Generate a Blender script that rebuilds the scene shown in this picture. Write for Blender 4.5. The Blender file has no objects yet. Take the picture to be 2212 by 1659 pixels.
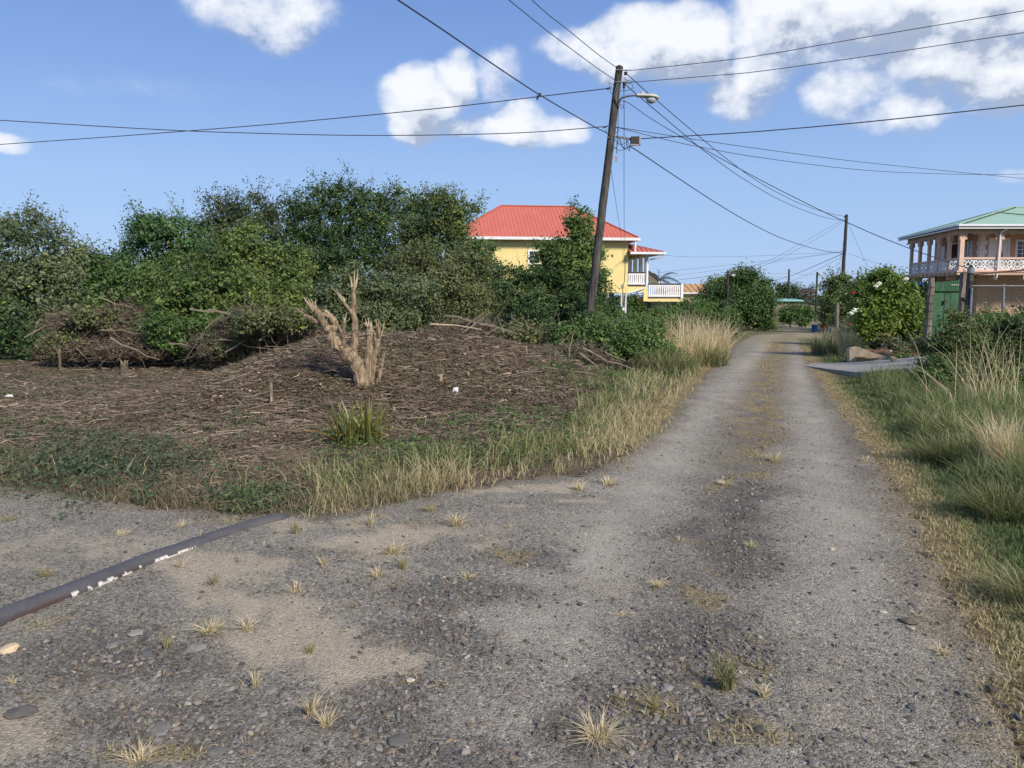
import bpy, math, random
import numpy as np
from math import radians as R, sin, cos, pi

random.seed(7)
rng = np.random.default_rng(7)
scn = bpy.context.scene
COL = scn.collection

# ------------------------------------------------------------------ camera
FPX = 1674.0            # focal length in photo pixels (photo seen 2212 wide)
EYE = 1.6
PITCH = math.atan(189.5 / FPX)
cp, sp = cos(PITCH), sin(PITCH)
cd = bpy.data.cameras.new("camera")
cam = bpy.data.objects.new("camera", cd)
COL.objects.link(cam)
cam.location = (0, 0, EYE)
cam.rotation_euler = (pi / 2 - PITCH, 0, 0)
cd.sensor_width = 36
cd.lens = 36 * FPX / 2212
cd.clip_end = 20000
cd.clip_start = 0.05
scn.camera = cam

# ------------------------------------------------------------------ view, sun, sky
scn.view_settings.view_transform = 'Standard'
scn.view_settings.look = 'None'
scn.view_settings.exposure = 0.32
scn.view_settings.gamma = 1.0
scn.view_settings.use_curve_mapping = False
SUN_EL, SUN_AZ = R(36), R(143)      # azimuth clockwise from +Y (the way the camera looks): behind, to the right
sl = bpy.data.lights.new("sun", 'SUN')
sun = bpy.data.objects.new("sun", sl)
COL.objects.link(sun)
sl.energy = 4.3
sl.angle = R(12)
sl.color = (1.0, 0.90, 0.76)
sdir = (sin(SUN_AZ) * cos(SUN_EL), cos(SUN_AZ) * cos(SUN_EL), sin(SUN_EL))
sun.rotation_euler = (pi / 2 - SUN_EL, 0, pi - SUN_AZ)
sun.location = (20, -20, 30)


def px_dir(u, v):
    dx = (u - 1106) / FPX
    dy = (829.5 - v) / FPX
    return (dx, cp + dy * sp, -sp + dy * cp)


def P(u, v, Y):
    """World point seen at photo pixel (u, v) at distance Y in front of the camera."""
    d = px_dir(u, v)
    t = Y / d[1]
    return (t * d[0], Y, EYE + t * d[2])


def azel(u, v):
    d = px_dir(u, v)
    return math.atan2(d[0], d[1]), math.atan2(d[2], math.hypot(d[0], d[1]))


world = bpy.data.worlds.new("World")
scn.world = world
world.use_nodes = True
nt = world.node_tree
nt.nodes.clear()


class NB:
    """tiny node-graph helper"""
    def __init__(s, tree):
        s.t = tree

    def n(s, kind, **kw):
        nd = s.t.nodes.new(kind)
        for k, v in kw.items():
            setattr(nd, k, v)
        return nd

    def link(s, a, b):
        s.t.links.new(a, b)

    def val(s, sock, v):
        if hasattr(v, 'is_linked') or hasattr(v, 'links'):
            s.t.links.new(v, sock)
        else:
            sock.default_value = v

    def m(s, op, a, b=0.0, c=None, clamp=False):
        nd = s.t.nodes.new('ShaderNodeMath')
        nd.operation = op
        nd.use_clamp = clamp
        s.val(nd.inputs[0], a)
        s.val(nd.inputs[1], b)
        if c is not None:
            s.val(nd.inputs[2], c)
        return nd.outputs[0]

    def mix(s, f, a, b, blend='MIX'):
        nd = s.t.nodes.new('ShaderNodeMix')
        nd.data_type = 'RGBA'
        nd.blend_type = blend
        s.val(nd.inputs[0], f)
        s.val(nd.inputs[6], a)
        s.val(nd.inputs[7], b)
        return nd.outputs[2]

    def ss(s, x, a, b):
        nd = s.t.nodes.new('ShaderNodeMapRange')
        nd.interpolation_type = 'SMOOTHSTEP'
        s.val(nd.inputs[0], x)
        nd.inputs[1].default_value = a
        nd.inputs[2].default_value = b
        return nd.outputs[0]

    def noise(s, vec, scale, detail=4.0, rough=0.55, dist=0.0):
        nd = s.t.nodes.new('ShaderNodeTexNoise')
        if vec is not None:
            s.t.links.new(vec, nd.inputs['Vector'])
        nd.inputs['Scale'].default_value = scale
        nd.inputs['Detail'].default_value = detail
        nd.inputs['Roughness'].default_value = rough
        nd.inputs['Distortion'].default_value = dist
        return nd.outputs[0]


# cloud density as a function of direction (azimuth, elevation)
LOBES = [  # u, v, half width, half height (photo pixels), strength
    (560, 5, 150, 60, .85), (600, 65, 70, 50, .75),
    (985, 160, 50, 48, 1.05), (915, 200, 80, 65, 1.1), (905, 262, 60, 45, .95), (1075, 165, 60, 50, .55),
    (1010, 262, 70, 28, .8), (1110, 272, 85, 48, 1.05), (1205, 278, 70, 34, .85),
    (1290, 105, 130, 48, .9), (1400, 95, 140, 72, 1.1), (1500, 62, 90, 55, 1.1), (1470, 130, 120, 40, .9),
    (1720, 40, 130, 90, 1.1), (1900, 15, 230, 85, 1.15), (2120, 10, 170, 85, 1.15),
    (1640, 150, 90, 70, .85), (1590, 205, 80, 50, .75), (1870, 105, 150, 56, .72),
    (2050, 135, 130, 50, 1.1), (2170, 165, 110, 60, 1.15), (1850, 190, 100, 56, .85), (1935, 245, 95, 38, .8),
    (2000, 190, 80, 36, .62),
    (5, 312, 45, 20, .8), (2190, 372, 30, 16, .45), (330, 180, 150, 30, .28), (140, 175, 110, 20, .25),
]
grp = bpy.data.node_groups.new("cloud_density", 'ShaderNodeTree')
grp.interface.new_socket("azimuth", in_out='INPUT', socket_type='NodeSocketFloat')
grp.interface.new_socket("elevation", in_out='INPUT', socket_type='NodeSocketFloat')
grp.interface.new_socket("density", in_out='OUTPUT', socket_type='NodeSocketFloat')
g = NB(grp)
gi = g.n('NodeGroupInput')
go = g.n('NodeGroupOutput')
cmb = g.n('ShaderNodeCombineXYZ')
g.link(gi.outputs[0], cmb.inputs[0])
g.link(g.m('MULTIPLY', gi.outputs[1], 1.25), cmb.inputs[1])
n_warp = g.n('ShaderNodeTexNoise')
n_warp.inputs['Scale'].default_value = 11
n_warp.inputs['Detail'].default_value = 3
g.link(cmb.outputs[0], n_warp.inputs['Vector'])
wsep = g.n('ShaderNodeSeparateColor')
g.link(n_warp.outputs[1], wsep.inputs[0])
az = g.m('MULTIPLY_ADD', wsep.outputs[0], .05, g.m('ADD', gi.outputs[0], -.025))
el = g.m('MULTIPLY_ADD', wsep.outputs[1], .05, g.m('ADD', gi.outputs[1], -.025))
best = None
for (u, v, ru, rv, st) in LOBES:
    a0, e0 = azel(u, v)
    ra, re_ = ru * 1.27 / FPX, rv * 1.27 / FPX
    dx = g.m('MULTIPLY', g.m('SUBTRACT', az, a0), 1 / ra)
    dy = g.m('MULTIPLY', g.m('SUBTRACT', el, e0), 1 / re_)
    r2 = g.m('ADD', g.m('MULTIPLY', dx, dx), g.m('MULTIPLY', dy, dy))
    k = g.m('MULTIPLY', g.m('SUBTRACT', 1.0, r2, clamp=True), st)
    if best is None:
        best = k
    else:
        nd = g.n('ShaderNodeMath', operation='SMOOTH_MAX')
        g.link(best, nd.inputs[0])
        g.link(k, nd.inputs[1])
        nd.inputs[2].default_value = .12
        best = nd.outputs[0]
# the rest of the sky, outside the picture, carries the same kind of broken cumulus
gen = g.noise(cmb.outputs[0], 2.3, 3, .5)
outside = g.ss(g.m('ABSOLUTE', gi.outputs[0]), .72, .95)
over = g.ss(gi.outputs[1], .50, .62)
outside = g.m('MAXIMUM', outside, over)
gen = g.m('MULTIPLY', g.m('MULTIPLY', g.ss(gen, .50, .72), outside), 1.1)
gen = g.m('MULTIPLY', gen, g.ss(gi.outputs[1], .1, .2))
best = g.m('MAXIMUM', best, gen)
f1 = g.noise(cmb.outputs[0], 13, 9, .58, .1)
f2 = g.noise(cmb.outputs[0], 46, 7, .6, .1)
dens = g.m('ADD', best, g.m('MULTIPLY', g.m('SUBTRACT', f1, .5), 1.5))
dens = g.m('ADD', dens, g.m('MULTIPLY', g.m('SUBTRACT', f2, .5), .62))
dens = g.m('MULTIPLY', dens, g.ss(best, 0.0, .5))
g.link(dens, go.inputs[0])

w = NB(nt)
geo = w.n('ShaderNodeTexCoord')
sepv = w.n('ShaderNodeSeparateXYZ')
w.link(geo.outputs['Generated'], sepv.inputs[0])
azn = w.m('ARCTAN2', sepv.outputs[0], sepv.outputs[1])
hyp = w.m('SQRT', w.m('ADD', w.m('MULTIPLY', sepv.outputs[0], sepv.outputs[0]),
                      w.m('MULTIPLY', sepv.outputs[1], sepv.outputs[1])))
eln = w.m('ARCTAN2', sepv.outputs[2], hyp)
sky = w.n('ShaderNodeTexSky')
sky.sky_type = 'NISHITA'
sky.sun_disc = False
sky.sun_elevation = SUN_EL
sky.sun_rotation = SUN_AZ
sky.altitude = 0
sky.air_density = 1.0
sky.dust_density = 0.3
sky.ozone_density = 3.0


def cgrp(a, e):
    nd = w.n('ShaderNodeGroup')
    nd.node_tree = grp
    w.val(nd.inputs[0], a)
    w.val(nd.inputs[1], e)
    return nd.outputs[0]


d0 = cgrp(azn, eln)
d1 = cgrp(w.m('ADD', azn, -.012), w.m('ADD', eln, .030))
alpha = w.ss(d0, -.02, .95)
lit = w.m('ADD', .56, w.m('MULTIPLY', w.m('SUBTRACT', d0, d1), 1.05), clamp=True)
thick = w.ss(d1, .75, 1.5)
lit = w.m('SUBTRACT', lit, w.m('MULTIPLY', thick, .32), clamp=True)
lit = w.m('ADD', lit, w.m('MULTIPLY', w.m('SUBTRACT', w.noise(geo.outputs['Generated'], 26, 6, .6), .5), .35), clamp=True)
ramp = w.n('ShaderNodeValToRGB')
w.link(lit, ramp.inputs[0])
ramp.color_ramp.elements[0].position = .12
ramp.color_ramp.elements[0].color = (.40, .47, .61, 1)
ramp.color_ramp.elements[1].position = .92
ramp.color_ramp.elements[1].color = (.93, .95, .99, 1)
e_ = ramp.color_ramp.elements.new(.42)
e_.color = (.70, .75, .85, 1)
SKY_STRENGTH = 0.092
skyr = w.n('ShaderNodeValToRGB')
w.link(w.m('DIVIDE', eln, pi / 2), skyr.inputs[0])
els = skyr.color_ramp.elements
els[0].position = 0.0; els[0].color = (.43, .59, .89, 1)
els[1].position = 1.0; els[1].color = (.09, .20, .50, 1)
for (p_, c_) in ((.09, (.36, .535, .87)), (.17, (.235, .395, .765)), (.25, (.158, .295, .655)), (.45, (.12, .26, .60))):
    e2 = els.new(p_); e2.color = c_ + (1,)
sc_ = w.n('ShaderNodeVectorMath', operation='SCALE')
w.link(skyr.outputs[0], sc_.inputs[0])
sc_.inputs['Scale'].default_value = .82 / SKY_STRENGTH
skycol = w.mix(.85, w.mix(1.0, sky.outputs[0], (0.86, 0.98, 1.16, 1), 'MULTIPLY'), sc_.outputs[0])
cl = w.n('ShaderNodeVectorMath', operation='SCALE')
w.link(ramp.outputs[0], cl.inputs[0])
cl.inputs['Scale'].default_value = .84 / SKY_STRENGTH
allsky = w.mix(w.m('MULTIPLY', alpha, .96), skycol, cl.outputs[0])
bg = w.n('ShaderNodeBackground')
bg.inputs[1].default_value = SKY_STRENGTH
w.link(allsky, bg.inputs[0])
wo = w.n('ShaderNodeOutputWorld')
w.link(bg.outputs[0], wo.inputs[0])


# ------------------------------------------------------------------ helpers
def hash2(ix, iy, seed=0):
    h = (ix.astype(np.int64) * 374761393 + iy.astype(np.int64) * 668265263 + seed * 974634777) & 0x7fffffff
    h = ((h ^ (h >> 13)) * 1274126177) & 0x7fffffff
    return ((h ^ (h >> 16)) & 0xffff) / 65535.0


def vnoise(x, y, seed=0):
    x = np.asarray(x, float)
    y = np.asarray(y, float)
    ix, iy = np.floor(x), np.floor(y)
    fx, fy = x - ix, y - iy
    fx = fx * fx * (3 - 2 * fx)
    fy = fy * fy * (3 - 2 * fy)
    a = hash2(ix, iy, seed); b = hash2(ix + 1, iy, seed)
    c = hash2(ix, iy + 1, seed); d = hash2(ix + 1, iy + 1, seed)
    return (a * (1 - fx) + b * fx) * (1 - fy) + (c * (1 - fx) + d * fx) * fy


def fbm(x, y, oct=4, seed=0):
    s, a, t = 0, .5, 0
    for i in range(oct):
        s = s + a * vnoise(x * 2 ** i, y * 2 ** i, seed + i)
        t += a
        a *= .5
    return s / t


def sstep(x, a, b):
    t = np.clip((x - a) / (b - a), 0, 1)
    return t * t * (3 - 2 * t)


def H(x, y):
    """terrain height"""
    x = np.asarray(x, float)
    y = np.asarray(y, float)
    z = -0.0167 * np.clip(y, -60, 66)
    z = z + 1.7 * np.exp(-((x - 36) / 9.0) ** 2 - ((y - 100) / 14.0) ** 2)
    z = z + 1.02 * np.exp(-((x + 3.1) / 2.5) ** 2 - ((y - 14.2) / 2.7) ** 2)
    z = z + 0.72 * np.exp(-((x + 0.1) / 2.1) ** 2 - ((y - 15.0) / 2.4) ** 2)
    r = np.hypot(x, y)
    z = z - 16 * sstep(r, 190, 420)
    z = z + (fbm(x * .35, y * .35, 3, 5) - .5) * .10 * sstep(np.abs(x - .36 * y), 1.4, 3.0)
    z = z + (fbm(x * 1.3, y * 1.3, 3, 9) - .5) * .035
    # slight ruts of the two wheel tracks
    return z


def Hs(x, y):
    return float(H(np.array([x]), np.array([y]))[0])


def G(u, v):
    """ground point under photo pixel (u, v)"""
    d = px_dir(u, v)
    t = 1.0
    for i in range(4000):
        x, y, z = t * d[0], t * d[1], EYE + t * d[2]
        if z <= Hs(x, y):
            break
        t *= 1.004
    return (x, y, Hs(x, y))


def proj(x, y, z):
    rx, ry, rz = x, y, z - EYE
    f = ry * cp - rz * sp
    up = ry * sp + rz * cp
    f = np.where(f < .01, .01, f)
    return 1106 + FPX * rx / f, 829.5 - FPX * up / f


def tag(o, label=None, cat=None, group=None, kind=None):
    if label: o['label'] = label
    if cat: o['category'] = cat
    if group: o['group'] = group
    if kind: o['kind'] = kind
    return o


def empty(name, loc, label=None, cat=None, group=None, rz=0):
    o = bpy.data.objects.new(name, None)
    COL.objects.link(o)
    o.location = loc
    o.rotation_euler = (0, 0, rz)
    o.empty_display_size = .2
    return tag(o, label, cat, group)


def raw_mesh(name, V, loops, sizes, mat, cols=None, smooth=False):
    me = bpy.data.meshes.new(name)
    V = np.asarray(V, np.float32)
    loops = np.asarray(loops, np.int32)
    sizes = np.asarray(sizes, np.int32)
    me.vertices.add(len(V))
    me.vertices.foreach_set('co', V.ravel())
    me.loops.add(len(loops))
    me.loops.foreach_set('vertex_index', loops)
    me.polygons.add(len(sizes))
    st = np.zeros(len(sizes), np.int32)
    st[1:] = np.cumsum(sizes)[:-1]
    me.polygons.foreach_set('loop_start', st)
    me.polygons.foreach_set('loop_total', sizes)
    me.polygons.foreach_set('use_smooth', np.full(len(sizes), smooth, bool))
    if cols is not None:
        ca = me.color_attributes.new('col', 'FLOAT_COLOR', 'POINT')
        c4 = np.ones((len(V), 4), np.float32)
        c4[:, :3] = cols
        ca.data.foreach_set('color', c4.ravel())
    me.update(calc_edges=True)
    if mat is not None:
        me.materials.append(mat)
    return me


def link(name, me, parent=None, loc=(0, 0, 0)):
    o = bpy.data.objects.new(name, me)
    COL.objects.link(o)
    o.location = loc
    if parent is not None:
        o.parent = parent
    return o


def wl(o):
    x = np.zeros(3)
    while o is not None:
        x += np.array(o.location[:])
        o = o.parent
    return x


class MB:
    """collects boxes, prisms and tubes and links them as ONE mesh object"""
    def __init__(s):
        s.v = []; s.f = []; s.c = []
        s.cur = None

    def add(s, V, F, col=None):
        n = len(s.v)
        s.v += [tuple(p) for p in V]
        s.f += [tuple(i + n for i in f) for f in F]
        if col is not None or s.c:
            if not s.c and n:
                s.c = [(1, 1, 1)] * n
            if col is None: col = (1, 1, 1)
            s.c += list(col) if hasattr(col[0], '__len__') else [col] * len(V)
        return s

    def box(s, x0, x1, y0, y1, z0, z1, col=None):
        V = [(x0, y0, z0), (x1, y0, z0), (x1, y1, z0), (x0, y1, z0), (x0, y0, z1), (x1, y0, z1), (x1, y1, z1), (x0, y1, z1)]
        return s.add(V, [(0, 3, 2, 1), (4, 5, 6, 7), (0, 1, 5, 4), (1, 2, 6, 5), (2, 3, 7, 6), (3, 0, 4, 7)], col)

    def bar(s, a, b, wdt, h, up=(0, 0, 1)):
        """rectangular bar from a to b, width across, height along up"""
        a = np.array(a, float); b = np.array(b, float); up = np.array(up, float)
        d = b - a; d /= np.linalg.norm(d)
        sd = np.cross(d, up); sd /= np.linalg.norm(sd)
        u2 = np.cross(sd, d)
        V = []
        for p in (a, b):
            for (i, j) in ((-1, -1), (1, -1), (1, 1), (-1, 1)):
                V.append(p + sd * i * wdt / 2 + u2 * j * h / 2)
        return s.add(V, [(0, 1, 2, 3), (7, 6, 5, 4), (0, 4, 5, 1), (1, 5, 6, 2), (2, 6, 7, 3), (3, 7, 4, 0)])

    def prism(s, prof, axis, t0, t1):
        """extrude a 2D polygon: axis 'y' -> profile in (x, z); axis 'x' -> profile in (y, z); axis 'z' -> (x, y)"""
        n = len(prof)
        V = []
        for t in (t0, t1):
            for (a, b) in prof:
                V.append({'y': (a, t, b), 'x': (t, a, b), 'z': (a, b, t)}[axis])
        F = [tuple(range(n)), tuple(range(2 * n - 1, n - 1, -1))]
        F += [(i, i + n, (i + 1) % n + n, (i + 1) % n) for i in range(n)]
        return s.add(V, F)

    def tube(s, pts, rad, sides=6, caps=True, col=None, jit=0.0):
        pts = np.array(pts, float)
        n = len(pts)
        rad = np.broadcast_to(np.array(rad, float), (n,))
        V = []
        ref = np.array([0.13, 0.31, 0.94])
        tg = np.gradient(pts, axis=0) if n > 2 else np.array([pts[1] - pts[0]] * 2)
        for i in range(n):
            d = tg[i] / (np.linalg.norm(tg[i]) + 1e-9)
            a = np.cross(d, ref)
            if np.linalg.norm(a) < .1:
                a = np.cross(d, (1, 0, 0))
            a /= np.linalg.norm(a)
            b = np.cross(d, a)
            for k in range(sides):
                t = 2 * pi * k / sides
                rr = rad[i] * (1 + (random.uniform(-jit, jit) if jit else 0))
                V.append(pts[i] + rr * (cos(t) * a + sin(t) * b))
        F = []
        for i in range(n - 1):
            for k in range(sides):
                k2 = (k + 1) % sides
                F.append((i * sides + k, i * sides + k2, (i + 1) * sides + k2, (i + 1) * sides + k))
        if caps:
            F.append(tuple(range(sides - 1, -1, -1)))
            F.append(tuple((n - 1) * sides + k for k in range(sides)))
        return s.add(V, F, col)

    def lathe(s, prof, c=(0, 0, 0), sides=16, axis='z'):
        V = []
        for (r, z) in prof:
            for k in range(sides):
                t = 2 * pi * k / sides
                p = (r * cos(t), r * sin(t), z)
                if axis == 'x': p = (z, r * cos(t), r * sin(t))
                if axis == 'y': p = (r * cos(t), z, r * sin(t))
                V.append((p[0] + c[0], p[1] + c[1], p[2] + c[2]))
        n = len(prof)
        F = []
        for i in range(n - 1):
            for k in range(sides):
                k2 = (k + 1) % sides
                F.append((i * sides + k, i * sides + k2, (i + 1) * sides + k2, (i + 1) * sides + k))
        F.append(tuple(range(sides - 1, -1, -1)))
        F.append(tuple((n - 1) * sides + k for k in range(sides)))
        return s.add(V, F)

    def mesh(s, name, mat, off=(0, 0, 0), smooth=False):
        me = bpy.data.meshes.new(name)
        V = [(p[0] - off[0], p[1] - off[1], p[2] - off[2]) for p in s.v]
        me.from_pydata(V, [], s.f)
        if s.c:
            ca = me.color_attributes.new('col', 'FLOAT_COLOR', 'POINT')
            c4 = np.ones((len(V), 4), np.float32)
            c4[:, :3] = np.array(s.c)
            ca.data.foreach_set('color', c4.ravel())
        if smooth:
            me.polygons.foreach_set('use_smooth', np.ones(len(me.polygons), bool))
        me.materials.append(mat)
        me.update()
        return me

    def build(s, name, mat, parent=None, world=True, loc=None, smooth=False):
        off = (0, 0, 0)
        if loc is None:
            if parent is not None and world:
                off = wl(parent)
            loc = (0, 0, 0)
            if parent is None and world:          # origin at the base of the thing
                A = np.array(s.v)
                off = ((A[:, 0].min() + A[:, 0].max()) / 2, (A[:, 1].min() + A[:, 1].max()) / 2, A[:, 2].min())
                loc = off
        return link(name, s.mesh(name, mat, off, smooth), parent, loc)


# ------------------------------------------------------------------ materials
def material(name):
    m = bpy.data.materials.new(name)
    m.use_nodes = True
    t = m.node_tree
    b = t.nodes['Principled BSDF']
    return m, NB(t), b


def paint(name, col, rough=.6, var=.12, scale=3.0, bump=.0, bscale=40., spec=.3, metal=0.0, dirt=0.0, dirtcol=(.12, .09, .06)):
    """plain coloured surface with uneven tone, grime and fine relief"""
    m, q, b = material(name)
    tc = q.n('ShaderNodeTexCoord').outputs['Object']
    n1 = q.noise(tc, scale, 6, .6)
    n2 = q.noise(tc, scale * 9, 4, .6)
    f = q.m('ADD', q.m('MULTIPLY', n1, .65), q.m('MULTIPLY', n2, .35))
    f = q.ss(f, .3, .7)
    lo = tuple(c * (1 - var) for c in col) + (1,)
    hi = tuple(min(1, c * (1 + var)) for c in col) + (1,)
    c = q.mix(f, lo, hi)
    if dirt:
        mp = q.n('ShaderNodeMapping')
        mp.inputs['Scale'].default_value = (1.2, 1.2, .25)
        q.link(tc, mp.inputs[0])
        nd = q.noise(mp.outputs[0], scale * 1.7, 7, .7)
        c = q.mix(q.m('MULTIPLY', q.ss(nd, .5, .75), dirt), c, dirtcol + (1,))
    q.link(c, b.inputs['Base Color'])
    b.inputs['Roughness'].default_value = rough
    b.inputs['Metallic'].default_value = metal
    b.inputs['Specular IOR Level'].default_value = spec
    if bump:
        bp = q.n('ShaderNodeBump')
        bp.inputs['Strength'].default_value = bump
        bp.inputs['Distance'].default_value = .02
        q.link(q.noise(tc, bscale, 5, .6), bp.inputs['Height'])
        q.link(bp.outputs[0], b.inputs['Normal'])
    return m


def wood(name, c1, c2, scale=(14, 14, .9), rough=.85, bump=.6):
    m, q, b = material(name)
    tc = q.n('ShaderNodeTexCoord').outputs['Object']
    mp = q.n('ShaderNodeMapping')
    mp.inputs['Scale'].default_value = scale
    q.link(tc, mp.inputs[0])
    n1 = q.noise(mp.outputs[0], 1.6, 7, .65, .3)
    n2 = q.noise(tc, 1.4, 4, .6)
    c = q.mix(q.ss(n1, .36, .64), c1 + (1,), c2 + (1,))
    c = q.mix(q.m('MULTIPLY', q.ss(n2, .45, .7), .45), c, tuple(x * .5 for x in c1) + (1,))
    q.link(c, b.inputs['Base Color'])
    b.inputs['Roughness'].default_value = rough
    b.inputs['Specular IOR Level'].default_value = .15
    bp = q.n('ShaderNodeBump')
    bp.inputs['Strength'].default_value = bump
    bp.inputs['Distance'].default_value = .02
    q.link(n1, bp.inputs['Height'])
    q.link(bp.outputs[0], b.inputs['Normal'])
    return m


def attr_mat(name, rough=.8, transl=0.0, spec=.2, nscale=0, namp=.3, bump=0.0):
    m, q, b = material(name)
    at = q.n('ShaderNodeAttribute')
    at.attribute_name = 'col'
    c = at.outputs[0]
    if nscale:
        tc = q.n('ShaderNodeTexCoord').outputs['Object']
        nz = q.noise(tc, nscale, 5, .6)
        k = q.m('ADD', 1 - namp, q.m('MULTIPLY', nz, 2 * namp))
        vm = q.n('ShaderNodeVectorMath', operation='SCALE')
        q.link(c, vm.inputs[0]); q.link(k, vm.inputs['Scale'])
        c = vm.outputs[0]
        if bump:
            bp = q.n('ShaderNodeBump')
            bp.inputs['Strength'].default_value = bump
            bp.inputs['Distance'].default_value = .01
            q.link(nz, bp.inputs['Height'])
            q.link(bp.outputs[0], b.inputs['Normal'])
    q.link(c, b.inputs['Base Color'])
    b.inputs['Roughness'].default_value = rough
    b.inputs['Specular IOR Level'].default_value = spec
    if transl:
        tr = q.n('ShaderNodeBsdfTranslucent')
        vm = q.n('ShaderNodeVectorMath', operation='MULTIPLY')
        q.link(c, vm.inputs[0])
        vm.inputs[1].default_value = (1.25, 1.35, .6)
        q.link(vm.outputs[0], tr.inputs[0])
        mx = q.n('ShaderNodeMixShader')
        mx.inputs[0].default_value = transl
        q.link(b.outputs[0], mx.inputs[1]); q.link(tr.outputs[0], mx.inputs[2])
        out = [n for n in q.t.nodes if n.type == 'OUTPUT_MATERIAL'][0]
        q.link(mx.outputs[0], out.inputs[0])
    return m


M = {}
M['leaf'] = attr_mat('leaf', .5, .28, .35)
M['blade'] = attr_mat('grass blade', .55, .25, .25)
M['stick'] = attr_mat('dead stem', .85, 0, .15)
M['stone'] = attr_mat('stone', .9, 0, .2, 60, .22, .5)
M['pole'] = wood('weathered pole', (.038, .036, .034), (.115, .110, .100))
M['pole_far'] = wood('dark pole', (.040, .034, .030), (.09, .08, .07))
M['trunk'] = wood('bark', (.075, .06, .045), (.17, .14, .11), (20, 20, 5))
M['cut_wood'] = wood('stripped cut wood', (.115, .085, .058), (.38, .29, .195), (24, 24, 4))
M['fresh_wood'] = wood('freshly torn wood', (.34, .26, .165), (.60, .49, .34), (40, 40, 6))
M['wire'] = paint('wire', (.045, .050, .070), .5)
M['iron'] = paint('dark iron', (.035, .03, .03), .6, .3, 9)
M['galv'] = paint('galvanised steel', (.30, .31, .33), .45, .25, 8, metal=.5, dirt=.3)
M['rust'] = paint('rusty steel', (.12, .07, .05), .8, .4, 9, dirt=.6)
M['lamp_grey'] = paint('weathered lamp casting', (.50, .48, .40), .55, .15, 12, dirt=.5)
M['white'] = paint('white paint', (.74, .75, .76), .55, .05, 2, dirt=.12)
M['gutter'] = paint('white gutter', (.68, .70, .72), .4, .05, 2, dirt=.1)
M['yellow'] = paint('yellow render', (.72, .60, .27), .8, .05, 1.1, bump=.15, bscale=60, dirt=.10, dirtcol=(.42, .30, .12))
M['red_roof'] = paint('red metal roof', (.50, .135, .095), .5, .08, .8, spec=.4, dirt=.08)
M['peach'] = paint('peach render', (.54, .37, .27), .85, .08, 1.5, bump=.25, bscale=50, dirt=.15)
M['pink'] = paint('salmon trim', (.62, .43, .34), .75, .06, 2, dirt=.1)
M['green_roof'] = paint('green metal roof', (.30, .46, .34), .45, .05, .7, spec=.4, dirt=.08)
M['glass'] = paint('dark window glass', (.012, .014, .018), .08, .2, 2, spec=.6)
M['soffit'] = paint('tan soffit board', (.30, .24, .18), .8, .15, 3)  # tan board, tone varies at random
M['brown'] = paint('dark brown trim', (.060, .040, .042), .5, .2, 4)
M['brown_door'] = wood('brown wooden door', (.05, .022, .015), (.10, .045, .03), (8, 8, 1))
M['concrete'] = paint('weathered concrete', (.28, .27, .25), .9, .22, 2.2, bump=.4, bscale=30, dirt=.45, dirtcol=(.07, .06, .055))
M['cream'] = paint('cream painted plaster', (.50, .40, .28), .85, .12, 5, bump=.3, bscale=40, dirt=.75, dirtcol=(.09, .07, .05))
M['green_paint'] = paint('old green paint', (.036, .105, .052), .6, .25, 3, dirt=.35, dirtcol=(.16, .25, .18))
M['green_curb'] = paint('green curb paint', (.05, .13, .10), .8, .25, 4, dirt=.5)
M['post'] = wood('grey weathered post', (.11, .095, .08), (.26, .23, .20), (18, 18, 1.5))
M['tan_roof'] = paint('tan metal roof', (.52, .30, .13), .5, .08, 1)
M['light_peach'] = paint('pale peach wall', (.66, .44, .32), .85, .06, 1)
M['aqua_roof'] = paint('aqua metal roof', (.24, .52, .45), .45, .06, 1)
M['blue'] = paint('blue paint', (.03, .13, .40), .5, .12, 3)
M['orange'] = paint('orange plastic', (.52, .10, .035), .5, .12, 3, dirt=.2)
M['barrel_blue'] = paint('blue plastic', (.02, .09, .26), .45, .1, 3, dirt=.2)
M['shed'] = wood('grey shed boards', (.14, .11, .09), (.28, .23, .19), (2, 2, .6))
M['plastic_white'] = paint('white plastic', (.75, .75, .73), .5)

# ------------------------------------------------------------------ the gravel area as a polygon on the ground
def flat(u, v):
    """point of the sloping plane z = -0.0167 y under photo pixel (u, v)"""
    d = px_dir(u, v)
    t = EYE / (-(d[2]) - 0.0167 * d[1])
    return (t * d[0], t * d[1])


EDGE = [(-900, 1085), (-300, 1060), (0, 1052), (200, 1078), (430, 1098), (560, 1118), (690, 1118), (850, 1095), (1010, 1060), (1100, 1040),
        (1250, 1030), (1360, 985), (1430, 925), (1475, 870), (1525, 810), (1570, 765), (1605, 735), (1640, 722)]
EDGE_R = [(1712, 722), (1722, 735), (1738, 775), (1752, 800), (1785, 850), (1822, 900), (1870, 965), (1925, 1050),
          (1985, 1170), (2040, 1290), (2105, 1430), (2170, 1560), (2230, 1690)]
poly = [flat(u, v) for (u, v) in EDGE] + [flat(u, v) for (u, v) in EDGE_R] + [(2.0, 1.2), (1.2, -4), (-9, -4), (-9, 3)]
poly = np.array(poly)


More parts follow.
